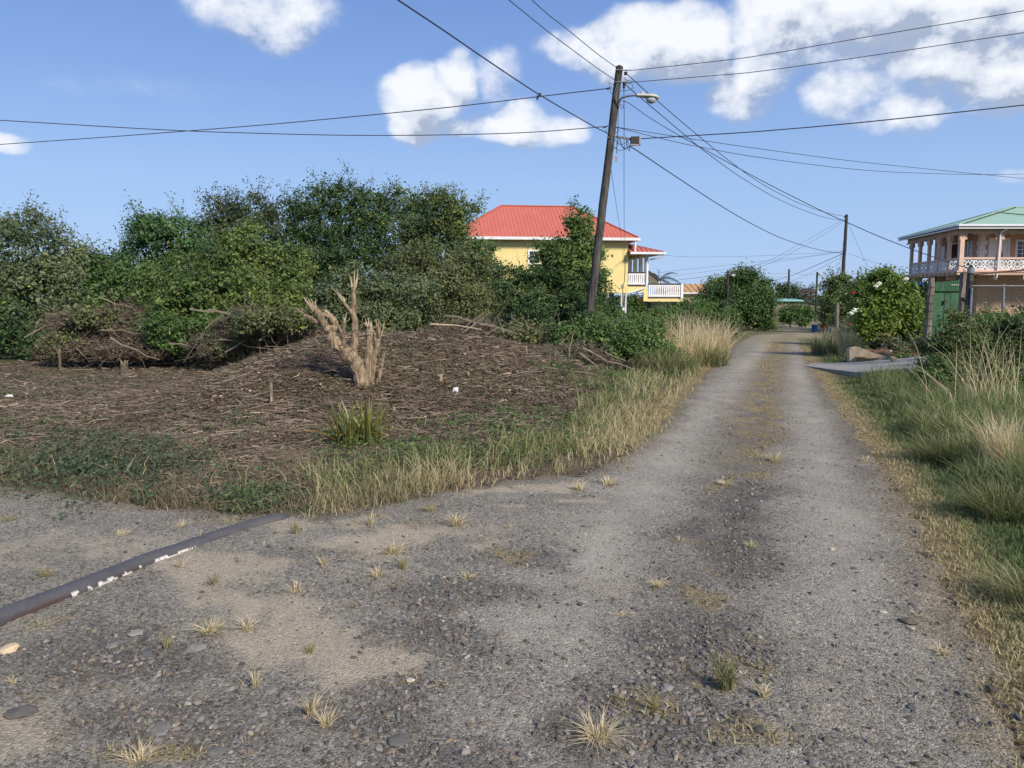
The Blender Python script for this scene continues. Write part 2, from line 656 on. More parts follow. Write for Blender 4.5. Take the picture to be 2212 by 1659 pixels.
def poly_sd(x, y):
    """signed distance to the gravel polygon, positive inside"""
    x = np.asarray(x, float); y = np.asarray(y, float)
    best = np.full(x.shape, 1e9)
    inside = np.zeros(x.shape, bool)
    n = len(poly)
    for i in range(n):
        ax, ay = poly[i]; bx, by = poly[(i + 1) % n]
        ex, ey = bx - ax, by - ay
        t = np.clip(((x - ax) * ex + (y - ay) * ey) / (ex * ex + ey * ey), 0, 1)
        d = np.hypot(x - ax - t * ex, y - ay - t * ey)
        best = np.minimum(best, d)
        c = ((ay > y) != (by > y)) & (x < (bx - ax) * (y - ay) / (by - ay + 1e-12) + ax)
        inside ^= c
    return np.where(inside, best, -best)


SLOPE = 0.351
def lat(x, y):
    """metres to the right of the road's centre line"""
    ys = np.clip(y, 0, 60)
    cx = np.interp(ys, [0, 4.05, 8, 14, 22, 45, 60], [.15, 1.05, 2.42, 4.55, 7.45, 15.9, 21.6])
    return (x - cx)


def blobs(u, v, lst, warp=0.0, wx=None, wy=None):
    s = np.zeros_like(u)
    for (a, b, ra, rb, k) in lst:
        d = ((u - a) / ra) ** 2 + ((v - b) / rb) ** 2
        s = np.maximum(s, k * np.clip(1.25 - d, 0, 1.25) / 1.25)
    return s


SAND = [(850, 1180, 220, 28, 1), (480, 1240, 140, 45, 1), (560, 1310, 170, 40, .9), (660, 1385, 230, 60, 1), (780, 1450, 150, 55, .9),
        (1150, 1065, 140, 24, 1), (900, 1262, 110, 18, .7), (130, 1195, 260, 50, .55), (60, 1580, 160, 80, .7), (700, 1130, 120, 18, .8),
        (1240, 1045, 60, 14, .8), (2010, 1350, 60, 160, .4), (350, 1170, 150, 30, .5), (1000, 1180, 120, 25, .5), (690, 1520, 70, 30, .6), (240, 1500, 90, 40, .4),
        (1760, 1500, 90, 120, .35), (1320, 1250, 120, 60, .3)]
DARK = [(1000, 1285, 200, 38, 1), (960, 1385, 170, 70, 1), (1170, 1212, 160, 26, .9), (1500, 1170, 120, 40, .5), (1660, 950, 40, 60, .5), (1620, 1090, 90, 60, .8),
        (1600, 1200, 120, 60, .9), (1500, 1400, 210, 110, 1), (1420, 1570, 260, 120, 1.1), (250, 1420, 270, 60, 1), (380, 1570, 330, 80, .9),
        (820, 1560, 200, 80, .9), (1840, 960, 40, 100, .6), (1770, 840, 20, 60, .6), (900, 1640, 260, 60, .8), (1380, 950, 60, 20, .5), (1040, 1210, 120, 22, .5),
        (760, 1200, 120, 18, .4), (1560, 930, 30, 100, .4), (1950, 1250, 50, 70, .4), (2090, 1540, 60, 80, .6)]
STRAW = [(1668, 745, 26, 22, 1), (1655, 790, 22, 30, .9), (1662, 840, 36, 40, .8), (1655, 900, 40, 50, .8), (1648, 960, 40, 50, .8), (1570, 1045, 40, 11, 1),
         (1630, 1020, 50, 25, .7), (1525, 1290, 75, 17, 1), (1565, 1455, 90, 45, 1), (1410, 1545, 95, 36, 1), (1640, 1590, 110, 50, .8), (1080, 1210, 80, 16, .9),
         (920, 1252, 70, 12, .8), (1535, 1240, 80, 12, .6), (1500, 1190, 70, 9, .7), (300, 1640, 170, 22, 1), (90, 1355, 90, 16, .8), (60, 1500, 60, 30, .6),
         (760, 1310, 60, 16, .5), (880, 1150, 70, 10, .6), (1330, 1340, 60, 10, .4), (1640, 1390, 60, 20, .5), (20, 1265, 60, 20, .5), (900, 1500, 90, 20, .4), (480, 1130, 90, 16, .7),
         (1380, 1000, 60, 16, .6), (800, 1125, 120, 12, .6)]

C_GRIT = np.array((.262, .240, .198)); C_SAND = np.array((.43, .365, .27)); C_DARK = np.array((.130, .121, .107)); C_STRAW = np.array((.29, .225, .115))
C_LOT = np.array((.125, .092, .063)); C_SOIL = np.array((.13, .10, .065)); C_GREEN = np.array((.065, .085, .030)); C_FAR = np.array((.13, .14, .06))


def lerp(a, b, t):
    return a * (1 - t[:, None]) + b * t[:, None]


def surf_masks(x, y, z):
    u, v = proj(x, y, z)
    n = fbm(x * 2.1, y * 2.1, 5, 21)
    n2 = fbm(x * 7, y * 7, 4, 31)
    uu = u + (n - .5) * 190 * np.clip(6 / (y + .1), .05, 1)
    vv = v + (fbm(x * 2.3 + 9, y * 2.3, 4, 77) - .5) * 90 * np.clip(6 / (y + .1), .05, 1)
    sand = sstep(blobs(uu, vv, SAND) + (n2 - .5) * 1.0, .10, .85)
    dark = sstep(blobs(uu, vv, DARK) + (n2 - .5) * 1.2, .05, .95)
    straw = sstep(blobs(uu, vv, STRAW) + (n2 - .5) * 1.2, .3, .85)
    return sand, dark, straw, n, n2


def road_color(x, y, z, sd):
    sand, dark, straw, n, n2 = surf_masks(x, y, z)
    c = np.tile(C_GRIT, (len(x), 1)) * (0.84 + .40 * n)[:, None]
    c = lerp(c, C_SAND[None, :] * (0.9 + .2 * n2)[:, None], sand * .95)
    c = lerp(c, C_DARK[None, :] * (0.8 + .5 * n2)[:, None], dark * .85)
    c = lerp(c, C_STRAW[None, :] * (0.7 + .6 * n2)[:, None], straw * .7)
    L = lat(x, y)
    trk = np.maximum(np.exp(-((L - .80) / .36) ** 2), np.exp(-((L + .78) / .36) ** 2)) * sstep(y, 2.2, 4.5)
    crown = np.exp(-(L / .38) ** 2) * sstep(y, 3, 6)
    c = c * (1 + .42 * trk * (1 - .5 * n2) - .26 * crown)[:, None]
    c = lerp(c, C_STRAW[None, :] * (0.7 + .6 * n2)[:, None], crown * sstep(n2 + .3 * n, .54, .70) * sstep(y, 6, 11) * .95)
    e = 1 - sstep(sd + (n2 - .5) * .5, 0.0, .30)
    c = lerp(c, np.array((.20, .155, .095))[None, :] * (.7 + .6 * n)[:, None], e * .6)
    # beyond the end of the gravel the track turns to worn grass
    far = sstep(y, 34, 44)
    c = lerp(c, np.array((.30, .25, .15))[None, :] * np.ones((len(x), 1)), far * .6)
    return c


def ground_color(x, y, z, sd):
    n = fbm(x * 1.1, y * 1.1, 5, 41)
    n2 = fbm(x * 6, y * 6, 4, 51)
    c = np.tile(C_SOIL, (len(x), 1)) * (.8 + .4 * n)[:, None]
    left = sstep(-lat(x, y), 1.0, 3.2)
    lot = left * (1 - sstep(y, 30, 45))
    c = lerp(c, C_LOT[None, :] * (.6 + .8 * n2)[:, None], lot)
    green = np.clip(sstep(n, .45, .62) * lot * sstep(-sd, 0, 1) * .5, 0, 1)
    c = lerp(c, C_GREEN[None, :] * (.8 + .5 * n2)[:, None], green)
    rightg = sstep(lat(x, y), .8, 2.0)
    c = lerp(c, C_GREEN[None, :] * (.7 + .6 * n2)[:, None], rightg * sstep(-sd, .15, .6) * .9)
    edge = (1 - sstep(-sd, .25, .65)) * np.clip(rightg + (y > 9), 0, 1)
    c = lerp(c, C_STRAW[None, :] * (.6 + .6 * n2)[:, None], edge * .8)
    far = sstep(y, 26, 46)
    c = lerp(c, C_FAR[None, :] * (.6 + .8 * n2)[:, None], far * .8)
    # worn earth track climbing the far bank
    u, v = proj(x, y, z)
    tr = np.exp(-((x - (.365 * y + .6)) / 1.3) ** 2) * sstep(y, 55, 70) * (1 - sstep(y, 108, 125))
    tr2 = np.exp(-((x - (.352 * y + 1.2)) / 1.6) ** 2) * sstep(y, 40, 46) * (1 - sstep(y, 66, 76))
    c = lerp(c, np.array((.36, .29, .20))[None, :] * np.ones((len(x), 1)), np.clip(tr + tr2, 0, 1) * .8)
    return c


# polar sheet: fine near the camera, coarse away from it
th = np.concatenate([np.arange(-180, -40, 5.0), np.arange(-40, 40.01, .27), np.arange(45, 180, 5.0)])
rr = [0.4]
while rr[-1] < 460:
    k = 1.016 if 2.0 < rr[-1] < 60 else 1.06
    rr.append(rr[-1] * k)
rr = np.array(rr)
TH, RR = np.meshgrid(np.radians(th), rr)
GX, GY = (RR * np.sin(TH)).ravel(), (RR * np.cos(TH)).ravel()
SD = poly_sd(GX, GY)
GZ = H(GX, GY)
nth, nr = len(th), len(rr)
idx = np.arange(nth * nr).reshape(nr, nth)
a = idx[:-1, :]; b = idx[1:, :]
quads = np.stack([a, np.roll(a, -1, 1), np.roll(b, -1, 1), b], -1).reshape(-1, 4)[:, ::-1]


def earth_mat(name, peb=62.0, fine=260.0, amp=.46, bump=.8):
    m, q, bs = material(name)
    at = q.n('ShaderNodeAttribute'); at.attribute_name = 'col'
    tc = q.n('ShaderNodeTexCoord').outputs['Object']
    n1 = q.noise(tc, fine * .35, 6, .65)
    vo = q.n('ShaderNodeTexVoronoi'); vo.inputs['Scale'].default_value = peb
    q.link(tc, vo.inputs['Vector'])
    vo2 = q.n('ShaderNodeTexVoronoi'); vo2.inputs['Scale'].default_value = peb * 2.3
    q.link(tc, vo2.inputs['Vector'])
    sp1 = q.n('ShaderNodeSeparateColor'); q.link(vo.outputs['Color'], sp1.inputs[0])
    sp2 = q.n('ShaderNodeSeparateColor'); q.link(vo2.outputs['Color'], sp2.inputs[0])
    k = q.m('ADD', q.m('MULTIPLY', q.m('SUBTRACT', n1, .5), amp * 2.6), 1.0)
    k = q.m('ADD', k, q.m('MULTIPLY', q.m('SUBTRACT', sp1.outputs[0], .5), amp * .55))
    k = q.m('ADD', k, q.m('MULTIPLY', q.m('SUBTRACT', sp2.outputs[0], .5), amp * .8))
    n3 = q.noise(tc, 1.7, 5, .6)
    k = q.m('ADD', k, q.m('MULTIPLY', q.m('SUBTRACT', n3, .5), .5))
    k = q.m('ADD', k, q.m('MULTIPLY', q.ss(sp1.outputs[1], .72, .8), -.34))
    k = q.m('ADD', k, q.m('MULTIPLY', q.ss(sp2.outputs[1], .66, .74), -.30))
    k = q.m('ADD', k, q.m('MULTIPLY', q.ss(sp1.outputs[2], .90, .94), .45))
    k = q.m('ADD', k, q.m('MULTIPLY', q.ss(sp2.outputs[2], .88, .92), .40))
    k = q.m('MAXIMUM', k, .2)
    sa = q.n('ShaderNodeSeparateColor'); q.link(at.outputs[0], sa.inputs[0])
    calm = q.m('SUBTRACT', 1.0, q.m('MULTIPLY', q.ss(sa.outputs[0], .27, .40), .6))
    k = q.m('ADD', 1.0, q.m('MULTIPLY', q.m('SUBTRACT', k, 1.0), calm))
    vm = q.n('ShaderNodeVectorMath', operation='SCALE')
    q.link(at.outputs[0], vm.inputs[0]); q.link(k, vm.inputs['Scale'])
    q.link(vm.outputs[0], bs.inputs['Base Color'])
    bs.inputs['Roughness'].default_value = .95
    bs.inputs['Specular IOR Level'].default_value = .1
    h = q.m('ADD', q.m('MULTIPLY', vo2.outputs['Distance'], -.5), q.m('ADD', q.m('MULTIPLY', n1, .9), q.m('MULTIPLY', vo.outputs['Distance'], -.6)))
    bp = q.n('ShaderNodeBump'); bp.inputs['Strength'].default_value = bump; bp.inputs['Distance'].default_value = .014
    q.link(h, bp.inputs['Height']); q.link(bp.outputs[0], bs.inputs['Normal'])
    return m


M['road'] = earth_mat('gravel road surface')
M['ground'] = earth_mat('earth', 22, 90, .5, .6)

V = np.stack([GX, GY, GZ], 1)
ro = link('ground', raw_mesh('ground', V, quads.ravel(), np.full(len(quads), 4), M['ground'], ground_color(GX, GY, GZ, SD), True))
tag(ro, kind='structure')
# road sheet just above the ground, its edge dipping under it unevenly
SDn = SD + (fbm(GX * 3, GY * 3, 4, 61) - .5) * .35
RZ = GZ + .014 * sstep(SDn, -.05, .05) - .016 * (1 - sstep(SDn, -.12, -.01)) + 0.012 * (fbm(GX * 9, GY * 9, 3, 71) - .5) * sstep(SDn, .1, .3)
keep = (SD[quads].max(1) > -.35) & (RR.ravel()[quads].max(1) < 75)
rq = quads[keep]
used = np.unique(rq)
remap = np.zeros(len(V), np.int64); remap[used] = np.arange(len(used))
rv = np.stack([GX[used], GY[used], RZ[used]], 1)
rc = road_color(GX[used], GY[used], GZ[used], SD[used])
ro = link('road', raw_mesh('road', rv, remap[rq].ravel(), np.full(len(rq), 4), M['road'], rc, True))
tag(ro, kind='structure')

# the sea beyond the low land
m, q, bs = material('sea water')
bs.inputs['Base Color'].default_value = (.02, .09, .20, 1)
bs.inputs['Roughness'].default_value = .25
bp = q.n('ShaderNodeBump'); bp.inputs['Strength'].default_value = .4
q.link(q.noise(q.n('ShaderNodeTexCoord').outputs['Object'], .3, 4, .6), bp.inputs['Height']); q.link(bp.outputs[0], bs.inputs['Normal'])
sm = MB()
sm.add([(-9000, -9000, -9), (9000, -9000, -9), (9000, 14000, -9), (-9000, 14000, -9)], [(0, 1, 2, 3)])
tag(sm.build('sea', m, world=False), kind='structure')

# ------------------------------------------------------------------ stones
def ico():
    t = (1 + 5 ** .5) / 2
    v = np.array([(-1, t, 0), (1, t, 0), (-1, -t, 0), (1, -t, 0), (0, -1, t), (0, 1, t), (0, -1, -t), (0, 1, -t), (t, 0, -1), (t, 0, 1), (-t, 0, -1), (-t, 0, 1)], float)
    v /= np.linalg.norm(v[0])
    f = np.array([(0, 11, 5), (0, 5, 1), (0, 1, 7), (0, 7, 10), (0, 10, 11), (1, 5, 9), (5, 11, 4), (11, 10, 2), (10, 7, 6), (7, 1, 8), (3, 9, 4), (3, 4, 2), (3, 2, 6), (3, 6, 8), (3, 8, 9), (4, 9, 5), (2, 4, 11), (6, 2, 10), (8, 6, 7), (9, 8, 1)])
    return v, f


ICV, ICF = ico()


OCV = np.array([(1, 0, .1), (.1, 1, -.1), (-1, -.1, 0), (0, -1, .1), (.1, 0, 1), (0, .1, -1)], float)
OCF = np.array([(0, 1, 4), (1, 2, 4), (2, 3, 4), (3, 0, 4), (1, 0, 5), (2, 1, 5), (3, 2, 5), (0, 3, 5)])


def stones(name, X, Y, S, flatk, cols, sink=.35, TV=None, TF=None):
    n = len(X)
    TV = ICV if TV is None else TV
    TF = ICF if TF is None else TF
    nv = len(TV)
    tv = TV[None] * (1 + rng.uniform(-.33, .33, (n, nv, 1)))
    sc = np.stack([S * rng.uniform(.75, 1.35, n), S * rng.uniform(.6, 1.0, n), S * flatk * rng.uniform(.5, 1.0, n)], 1)
    tv = tv * sc[:, None, :]
    a = rng.uniform(0, 2 * pi, n)
    ca, sa = np.cos(a)[:, None], np.sin(a)[:, None]
    t = rng.normal(0, .25, n)[:, None]
    x, y, z = tv[..., 0], tv[..., 1], tv[..., 2]
    z = z + x * t
    x, y = x * ca - y * sa, x * sa + y * ca
    Z = H(X, Y) + .012
    V = np.stack([x + X[:, None], y + Y[:, None], z + Z[:, None] + (sc[:, 2] * (1 - 2 * sink))[:, None]], -1).reshape(-1, 3)
    F = (TF[None] + (np.arange(n) * nv)[:, None, None]).reshape(-1, 3)
    C = np.repeat(cols, nv, 0)
    return raw_mesh(name, V, F.ravel(), np.full(len(F), 3), M['stone'], C)


def scatter(n, r0, r1, a0=-36, a1=36, power=1.0):
    """random ground points, density falling with distance so that the near ground is finest"""
    r = (r0 ** (1 - power) + rng.uniform(0, 1, n) * (r1 ** (1 - power) - r0 ** (1 - power))) ** (1 / (1 - power)) if power != 1 else r0 * (r1 / r0) ** rng.uniform(0, 1, n)
    t = np.radians(rng.uniform(a0, a1, n))
    return r * np.sin(t), r * np.cos(t)


X, Y = scatter(230000, 2.3, 24, power=1.3)
sdv = poly_sd(X, Y)
Zs = H(X, Y)
sand, dark, straw, n_, n2_ = surf_masks(X, Y, Zs)
p = .36 + .52 * dark - .30 * sand
lt = np.abs(lat(X, Y))
p = p * np.where((np.abs(lt - .78) < .35) & (lat(X, Y) > -1.2), .5, 1)
k = (sdv > -.05) & (rng.uniform(0, 1, len(X)) < p)
X, Y, dark, sand = X[k], Y[k], dark[k], sand[k]
n = len(X)
S = np.exp(rng.normal(0, .52, n)) * (.0038 + .0012 * dark) * (1 + .05 * np.hypot(X, Y))
S = np.clip(S, .0025, .016)
tone = rng.uniform(.06, .19, n) + (rng.uniform(0, 1, n) > .93) * rng.uniform(.05, .16, n)
cols = np.stack([tone * rng.uniform(1.02, 1.18, n), tone * 1.02, tone * rng.uniform(.84, 1.02, n)], 1)
warm = rng.uniform(0, 1, n) < .22
cols[warm] *= np.array((1.12, 1.0, .84))
big = S > .0105 * (1 + .02 * np.hypot(X, Y))
tag(link('gravel', stones('gravel', X[big], Y[big], S[big], .85, cols[big])), 'loose grey stone chippings lying on the gravel road', kind='stuff')
sm_ = ~big
tag(link('fine_gravel', stones('fine_gravel', X[sm_], Y[sm_], S[sm_], .7, cols[sm_], .35, OCV, OCF)), 'fine grey grit spread over the whole gravel road', kind='stuff')

# single stones one can pick out
def stone_obj(u, v, w_px, flatk, col, label):
    x, y, z = G(u, v)
    s = w_px / FPX * y / 2 * .82
    col = (col[0] * 1.08, col[1], col[2] * .88)
    flatk *= .8
    bmv = []
    # subdivide the icosahedron once for a rounder, chipped outline
    f = ICF
    v0 = [tuple(p) for p in ICV]; cache = {}; F2 = []
    def mid(i, j):
        key = (min(i, j), max(i, j))
        if key not in cache:
            p = (np.array(v0[i]) + np.array(v0[j])) / 2
            p /= np.linalg.norm(p)
            v0.append(tuple(p)); cache[key] = len(v0) - 1
        return cache[key]
    for (i, j, k2) in f:
        a, b, c = mid(i, j), mid(j, k2), mid(k2, i)
        F2 += [(i, a, c), (a, j, b), (c, b, k2), (a, b, c)]
    A = np.array(v0)
    sx = rng.uniform(0, 50)
    d = 1 + .42 * (fbm(A[:, 0] * 1.3 + sx, A[:, 1] * 1.3 + A[:, 2] * 2.1, 2, 3) - .5) + rng.uniform(-.13, .13, len(A))
    A = A * d[:, None] * np.array([s, s * .8, s * flatk])
    A[:, 2] = np.maximum(A[:, 2], -s * flatk * .45)
    c = np.tile(np.array(col), (len(A), 1)) * rng.uniform(.85, 1.15, (len(A), 1))
    me = raw_mesh('stone', A, np.array(F2).ravel(), np.full(len(F2), 3), M['stone'], c)
    o = link('stone', me, None, (x, y, z + .014 + s * flatk * .40))
    o.rotation_euler = (0, 0, rng.uniform(0, 6))
    return tag(o, label, 'stone', 'loose stones on the gravel')


g1, g2, g3 = (.14, .145, .15), (.24, .24, .235), (.40, .35, .27)
for a in [
    (22, 1411, 56, .55, (.50, .42, .31), 'pale cream rounded stone at the left edge below the black pipe'),
    (45, 1553, 78, .42, (.10, .10, .105), 'broad dark grey stone half sunk in the earth near the lower left corner'),
    (243, 1404, 42, .40, (.16, .17, .18), 'flat dark slate stone beside a small green sprout below the pipe'),
    (295, 1376, 44, .28, (.23, .24, .25), 'flat light grey slate chip below the end of the white paint streak'),
    (318, 1420, 44, .40, (.09, .10, .115), 'blue grey lump of stone touching a pale grass sprout'),
    (128, 1382, 36, .45, (.13, .14, .15), 'small blue grey stone right of the cream stone by the pipe'),
    (425, 1408, 62, .30, (.20, .20, .205), 'wide grey flagstone set in sandy gravel between two grass tufts'),
    (585, 1500, 44, .22, (.19, .19, .19), 'thin grey flat stone lying in fine grit at lower left'),
    (345, 1588, 70, .20, (.17, .175, .18), 'large flat grey stone level with the gravel in the lower left'),
    (470, 1705 - 75, 64, .20, (.13, .135, .14), 'smooth dark flat stone above the straw tufts along the bottom edge'),
    (860, 1610, 74, .30, (.11, .115, .12), 'broad dark stone among coarse gravel near the bottom'),
    (1070, 1420, 26, .6, (.16, .16, .155), 'angular grey stone at the edge of the loose gravel heap'),
    (887, 1478, 26, .5, (.42, .40, .36), 'small cream stone beside a flat blue grey chip'),
    (1440, 1497, 40, .6, (.20, .21, .22), 'upright pale grey stone beside the dry tuft between the tracks'),
    (1310, 1587, 40, .55, (.25, .25, .24), 'light grey stone in front of the big straw tuft at the bottom'),
    (1345, 1606 - 20, 32, .6, (.10, .10, .105), 'dark stone touching the big straw tuft at the bottom'),
    (1600, 1569 - 14, 36, .6, (.085, .085, .09), 'black stone right of the green and straw tuft between the tracks'),
    (1640, 1600 - 12, 34, .6, (.075, .078, .085), 'dark stone at the far side of the straw patch between the tracks'),
    (1978, 1548 - 12, 40, .5, (.14, .145, .155), 'round blue grey stone near the right edge of the road'),
    (1720, 1590 - 6, 30, .28, (.13, .13, .13), 'flat dark chip on the right wheel track near the bottom'),
    (1968, 1364, 22, .5, (.36, .34, .31), 'pale stone at the verge beside the dark clods'),
    (1963, 1352, 46, .5, (.12, .11, .10), 'dark clod of asphalt at the right verge'),
    (1907, 1330, 26, .5, (.36, .36, .35), 'pair of pale chips on the right side of the road'),
    (1797, 1204 - 10, 20, .6, (.40, .38, .33), 'small whitish stone on the right wheel track'),
    (2000, 803 + 140, 22, .7, (.40, .41, .41), 'squarish pale stone at the edge of the right verge'),
]:
    stone_obj(*a)
# rock on the driveway and the white one in the planting bed are built with the driveway

# ------------------------------------------------------------------ grass
def blade_mesh(name, X, Y, Z, Hh, W, lean, cols_lo, cols_hi, mat=None, seg=2):
    """one mesh of curved blades; lean = horizontal reach / height (vector n x 2)"""
    n = len(X)
    a = rng.uniform(0, 2 * pi, n)
    wx, wy = np.cos(a) * W / 2, np.sin(a) * W / 2
    rows = []
    ts = [0, .5, 1] if seg == 2 else [0, .34, .68, 1]
    V = []
    C = []
    for i, t in enumerate(ts):
        cx = X + lean[:, 0] * Hh * t * t
        cy = Y + lean[:, 1] * Hh * t * t
        droop = np.hypot(lean[:, 0], lean[:, 1])
        cz = Z + Hh * (t - .28 * np.minimum(droop, 1.6) * t * t)
        wk = (1 - t * .45)
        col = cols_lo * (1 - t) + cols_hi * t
        if i < len(ts) - 1:
            V.append(np.stack([cx - wx * wk, cy - wy * wk, cz], 1)); C.append(col)
            V.append(np.stack([cx + wx * wk, cy + wy * wk, cz], 1)); C.append(col)
        else:
            V.append(np.stack([cx, cy, cz], 1)); C.append(col)
    nv = len(V)
    V = np.stack(V, 1).reshape(-1, 3)
    C = np.stack(C, 1).reshape(-1, 3)
    base = (np.arange(n) * nv)[:, None]
    fl = []
    sz = []
    for i in range(len(ts) - 2):
        fl.append(base + np.array([2 * i, 2 * i + 1, 2 * i + 3, 2 * i + 2])[None]); sz.append(4)
    fl.append(base + np.array([nv - 3, nv - 2, nv - 1])[None]); sz.append(3)
    L = np.concatenate(fl, 1).ravel()
    S = np.tile(np.array(sz), n)
    return raw_mesh(name, V, L, S, mat or M['blade'], C)


GREEN = np.array((.078, .108, .042)); OLIVE = np.array((.165, .18, .075)); STRAWC = np.array((.45, .375, .23)); PALE = np.array((.66, .54, .38))
BLUEGREEN = np.array((.055, .10, .045))


def mixcol(n, t, a, b, var=.25):
    return (a[None] * (1 - t[:, None]) + b[None] * t[:, None]) * rng.uniform(1 - var, 1 + var, (n, 1))


def clumped(n, X, Y, spread):
    return X + rng.normal(0, spread, n), Y + rng.normal(0, spread, n)


# --- left verge: the yellow-green band along the gravel
X, Y = scatter(130000, 3.5, 24, power=1.0)
sd = poly_sd(X, Y); L = lat(X, Y)
u, v = proj(X, Y, H(X, Y))
nz = fbm(X * 1.6, Y * 1.6, 4, 91)
bandw = 1.25 + .5 * (nz - .5) * 2 + .8 * sstep(Y, 14, 22)
ok = (L < 0) & (sd < .10 + .25 * (nz - .5)) & (sd > -bandw) & (u > 640 + (nz - .5) * 200 - 700 * (rng.uniform(0, 1, len(X)) < .03)) & (u < 1640)
dens = sstep(nz + .25 * rng.uniform(-1, 1, len(X)), .25, .55)
ok &= rng.uniform(0, 1, len(X)) < dens * (.35 + .65 * sstep(-sd, -.05, .25)) * np.where(Y > 12, .6, 1)
X, Y, sd, nz = X[ok], Y[ok], sd[ok], nz[ok]
n = len(X)
hh = np.clip(rng.normal(.17, .065, n) * (.6 + .75 * sstep(-sd, 0, .5)) * (.75 + .5 * nz), .04, .45)
dry = np.clip(.88 - .50 * sstep(-sd, .3, 1.2) + (fbm(X * 2.4, Y * 2.4, 3, 13) - .5) * 1.2 + rng.normal(0, .15, n), 0, 1)
lean = rng.normal(0, .42, (n, 2)) + np.array([.10, -.05])
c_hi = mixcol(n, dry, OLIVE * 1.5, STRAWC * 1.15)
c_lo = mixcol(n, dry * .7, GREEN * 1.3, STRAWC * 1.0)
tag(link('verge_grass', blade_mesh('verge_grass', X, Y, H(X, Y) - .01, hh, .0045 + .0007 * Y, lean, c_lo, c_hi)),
    'yellow green grass band along the left edge of the gravel', kind='stuff')

# --- dry seed heads standing above that band
# --- right verge: short turf, then tall tussocks
X, Y = scatter(270000, 2.6, 40, -5, 52, power=1.0)
_far = (np.degrees(np.arctan2(X, Y)) < 38) | (rng.uniform(0, 1, len(X)) < .45)
X, Y = X[_far], Y[_far]
sd = poly_sd(X, Y); L = lat(X, Y)
nz = fbm(X * 1.3, Y * 1.3, 4, 191)
nf = fbm(X * 5, Y * 5, 3, 17)
drive_x0, drive_y0 = 0, 0
DRIVE = [flat(1742, 792), flat(1790, 815), flat(1880, 822), flat(1985, 812), flat(2060, 800), flat(2060, 775), flat(1960, 772), flat(1840, 782), flat(1752, 786)]
def in_poly(P_, x, y):
    ins = np.zeros(np.shape(x), bool)
    for i in range(len(P_)):
        ax, ay = P_[i]; bx, by = P_[(i + 1) % len(P_)]
        ins ^= ((ay > y) != (by > y)) & (x < (bx - ax) * (y - ay) / (by - ay + 1e-12) + ax)
    return ins
ok = (L > 0) & (sd < .12 + .35 * (nf - .5)) & ~in_poly(DRIVE, X, Y)
tall = sstep(-sd + (nz - .5) * 1.1 + (nf - .5) * .5, .55, 1.25)
p = (.30 + .7 * sstep(-sd, -.02, .3)) * np.where(Y > 20, .5, 1)
ok &= rng.uniform(0, 1, len(X)) < p
X, Y, sd, nz, nf, tall = X[ok], Y[ok], sd[ok], nz[ok], nf[ok], tall[ok]
n = len(X)
hh = .035 + .035 * sstep(-sd, 0, .4) + tall * (.20 + .36 * nz) * rng.uniform(.5, 1.3, n)
hh *= np.where(Y > 17, .62, 1)
dry = np.clip(.95 * (1 - sstep(-sd + (nf - .5) * .5, .12, .50)) + (nf - .5) * .9 + rng.normal(0, .16, n), 0, 1)
lean = rng.normal(0, .5, (n, 2)) + np.array([-.22, -.1])[None] * tall[:, None]
dry = np.clip(dry + (rng.uniform(0, 1, n) < .12 * tall) * .8, 0, 1)
c_hi = mixcol(n, dry, GREEN * 2.0, STRAWC * 1.1)
c_lo = mixcol(n, dry * .8, GREEN * 1.0, STRAWC * .9)
tag(link('roadside_grass', blade_mesh('roadside_grass', X, Y, H(X, Y) - .008, hh, .0042 + .0008 * Y, lean, c_lo, c_hi)),
    'green grass on the right verge, short by the gravel and tall behind', kind='stuff')


# --- short creeping growth on the road itself
X, Y = scatter(90000, 2.4, 50, power=1.0)
sd = poly_sd(X, Y)
sand, dark, straw, n_, n2_ = surf_masks(X, Y, H(X, Y))
ok = (sd > 0) & (rng.uniform(0, 1, len(X)) < straw * 1.0 + .05 * sstep(fbm(X * 1.7, Y * 1.7, 3, 941), .45, .6))
X, Y = X[ok], Y[ok]
n = len(X)
dry = np.clip(.75 + rng.normal(0, .25, n) + (fbm(X * 4, Y * 4, 3, 5) - .5), 0, 1)
hh = rng.uniform(.012, .045, n) * (1 + .02 * Y)
lean = rng.normal(0, 1.1, (n, 2))
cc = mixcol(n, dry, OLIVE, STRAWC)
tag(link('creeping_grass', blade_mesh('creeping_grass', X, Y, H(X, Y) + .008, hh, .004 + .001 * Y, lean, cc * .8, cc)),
    'low straw coloured grass creeping over the crown of the gravel road', kind='stuff')


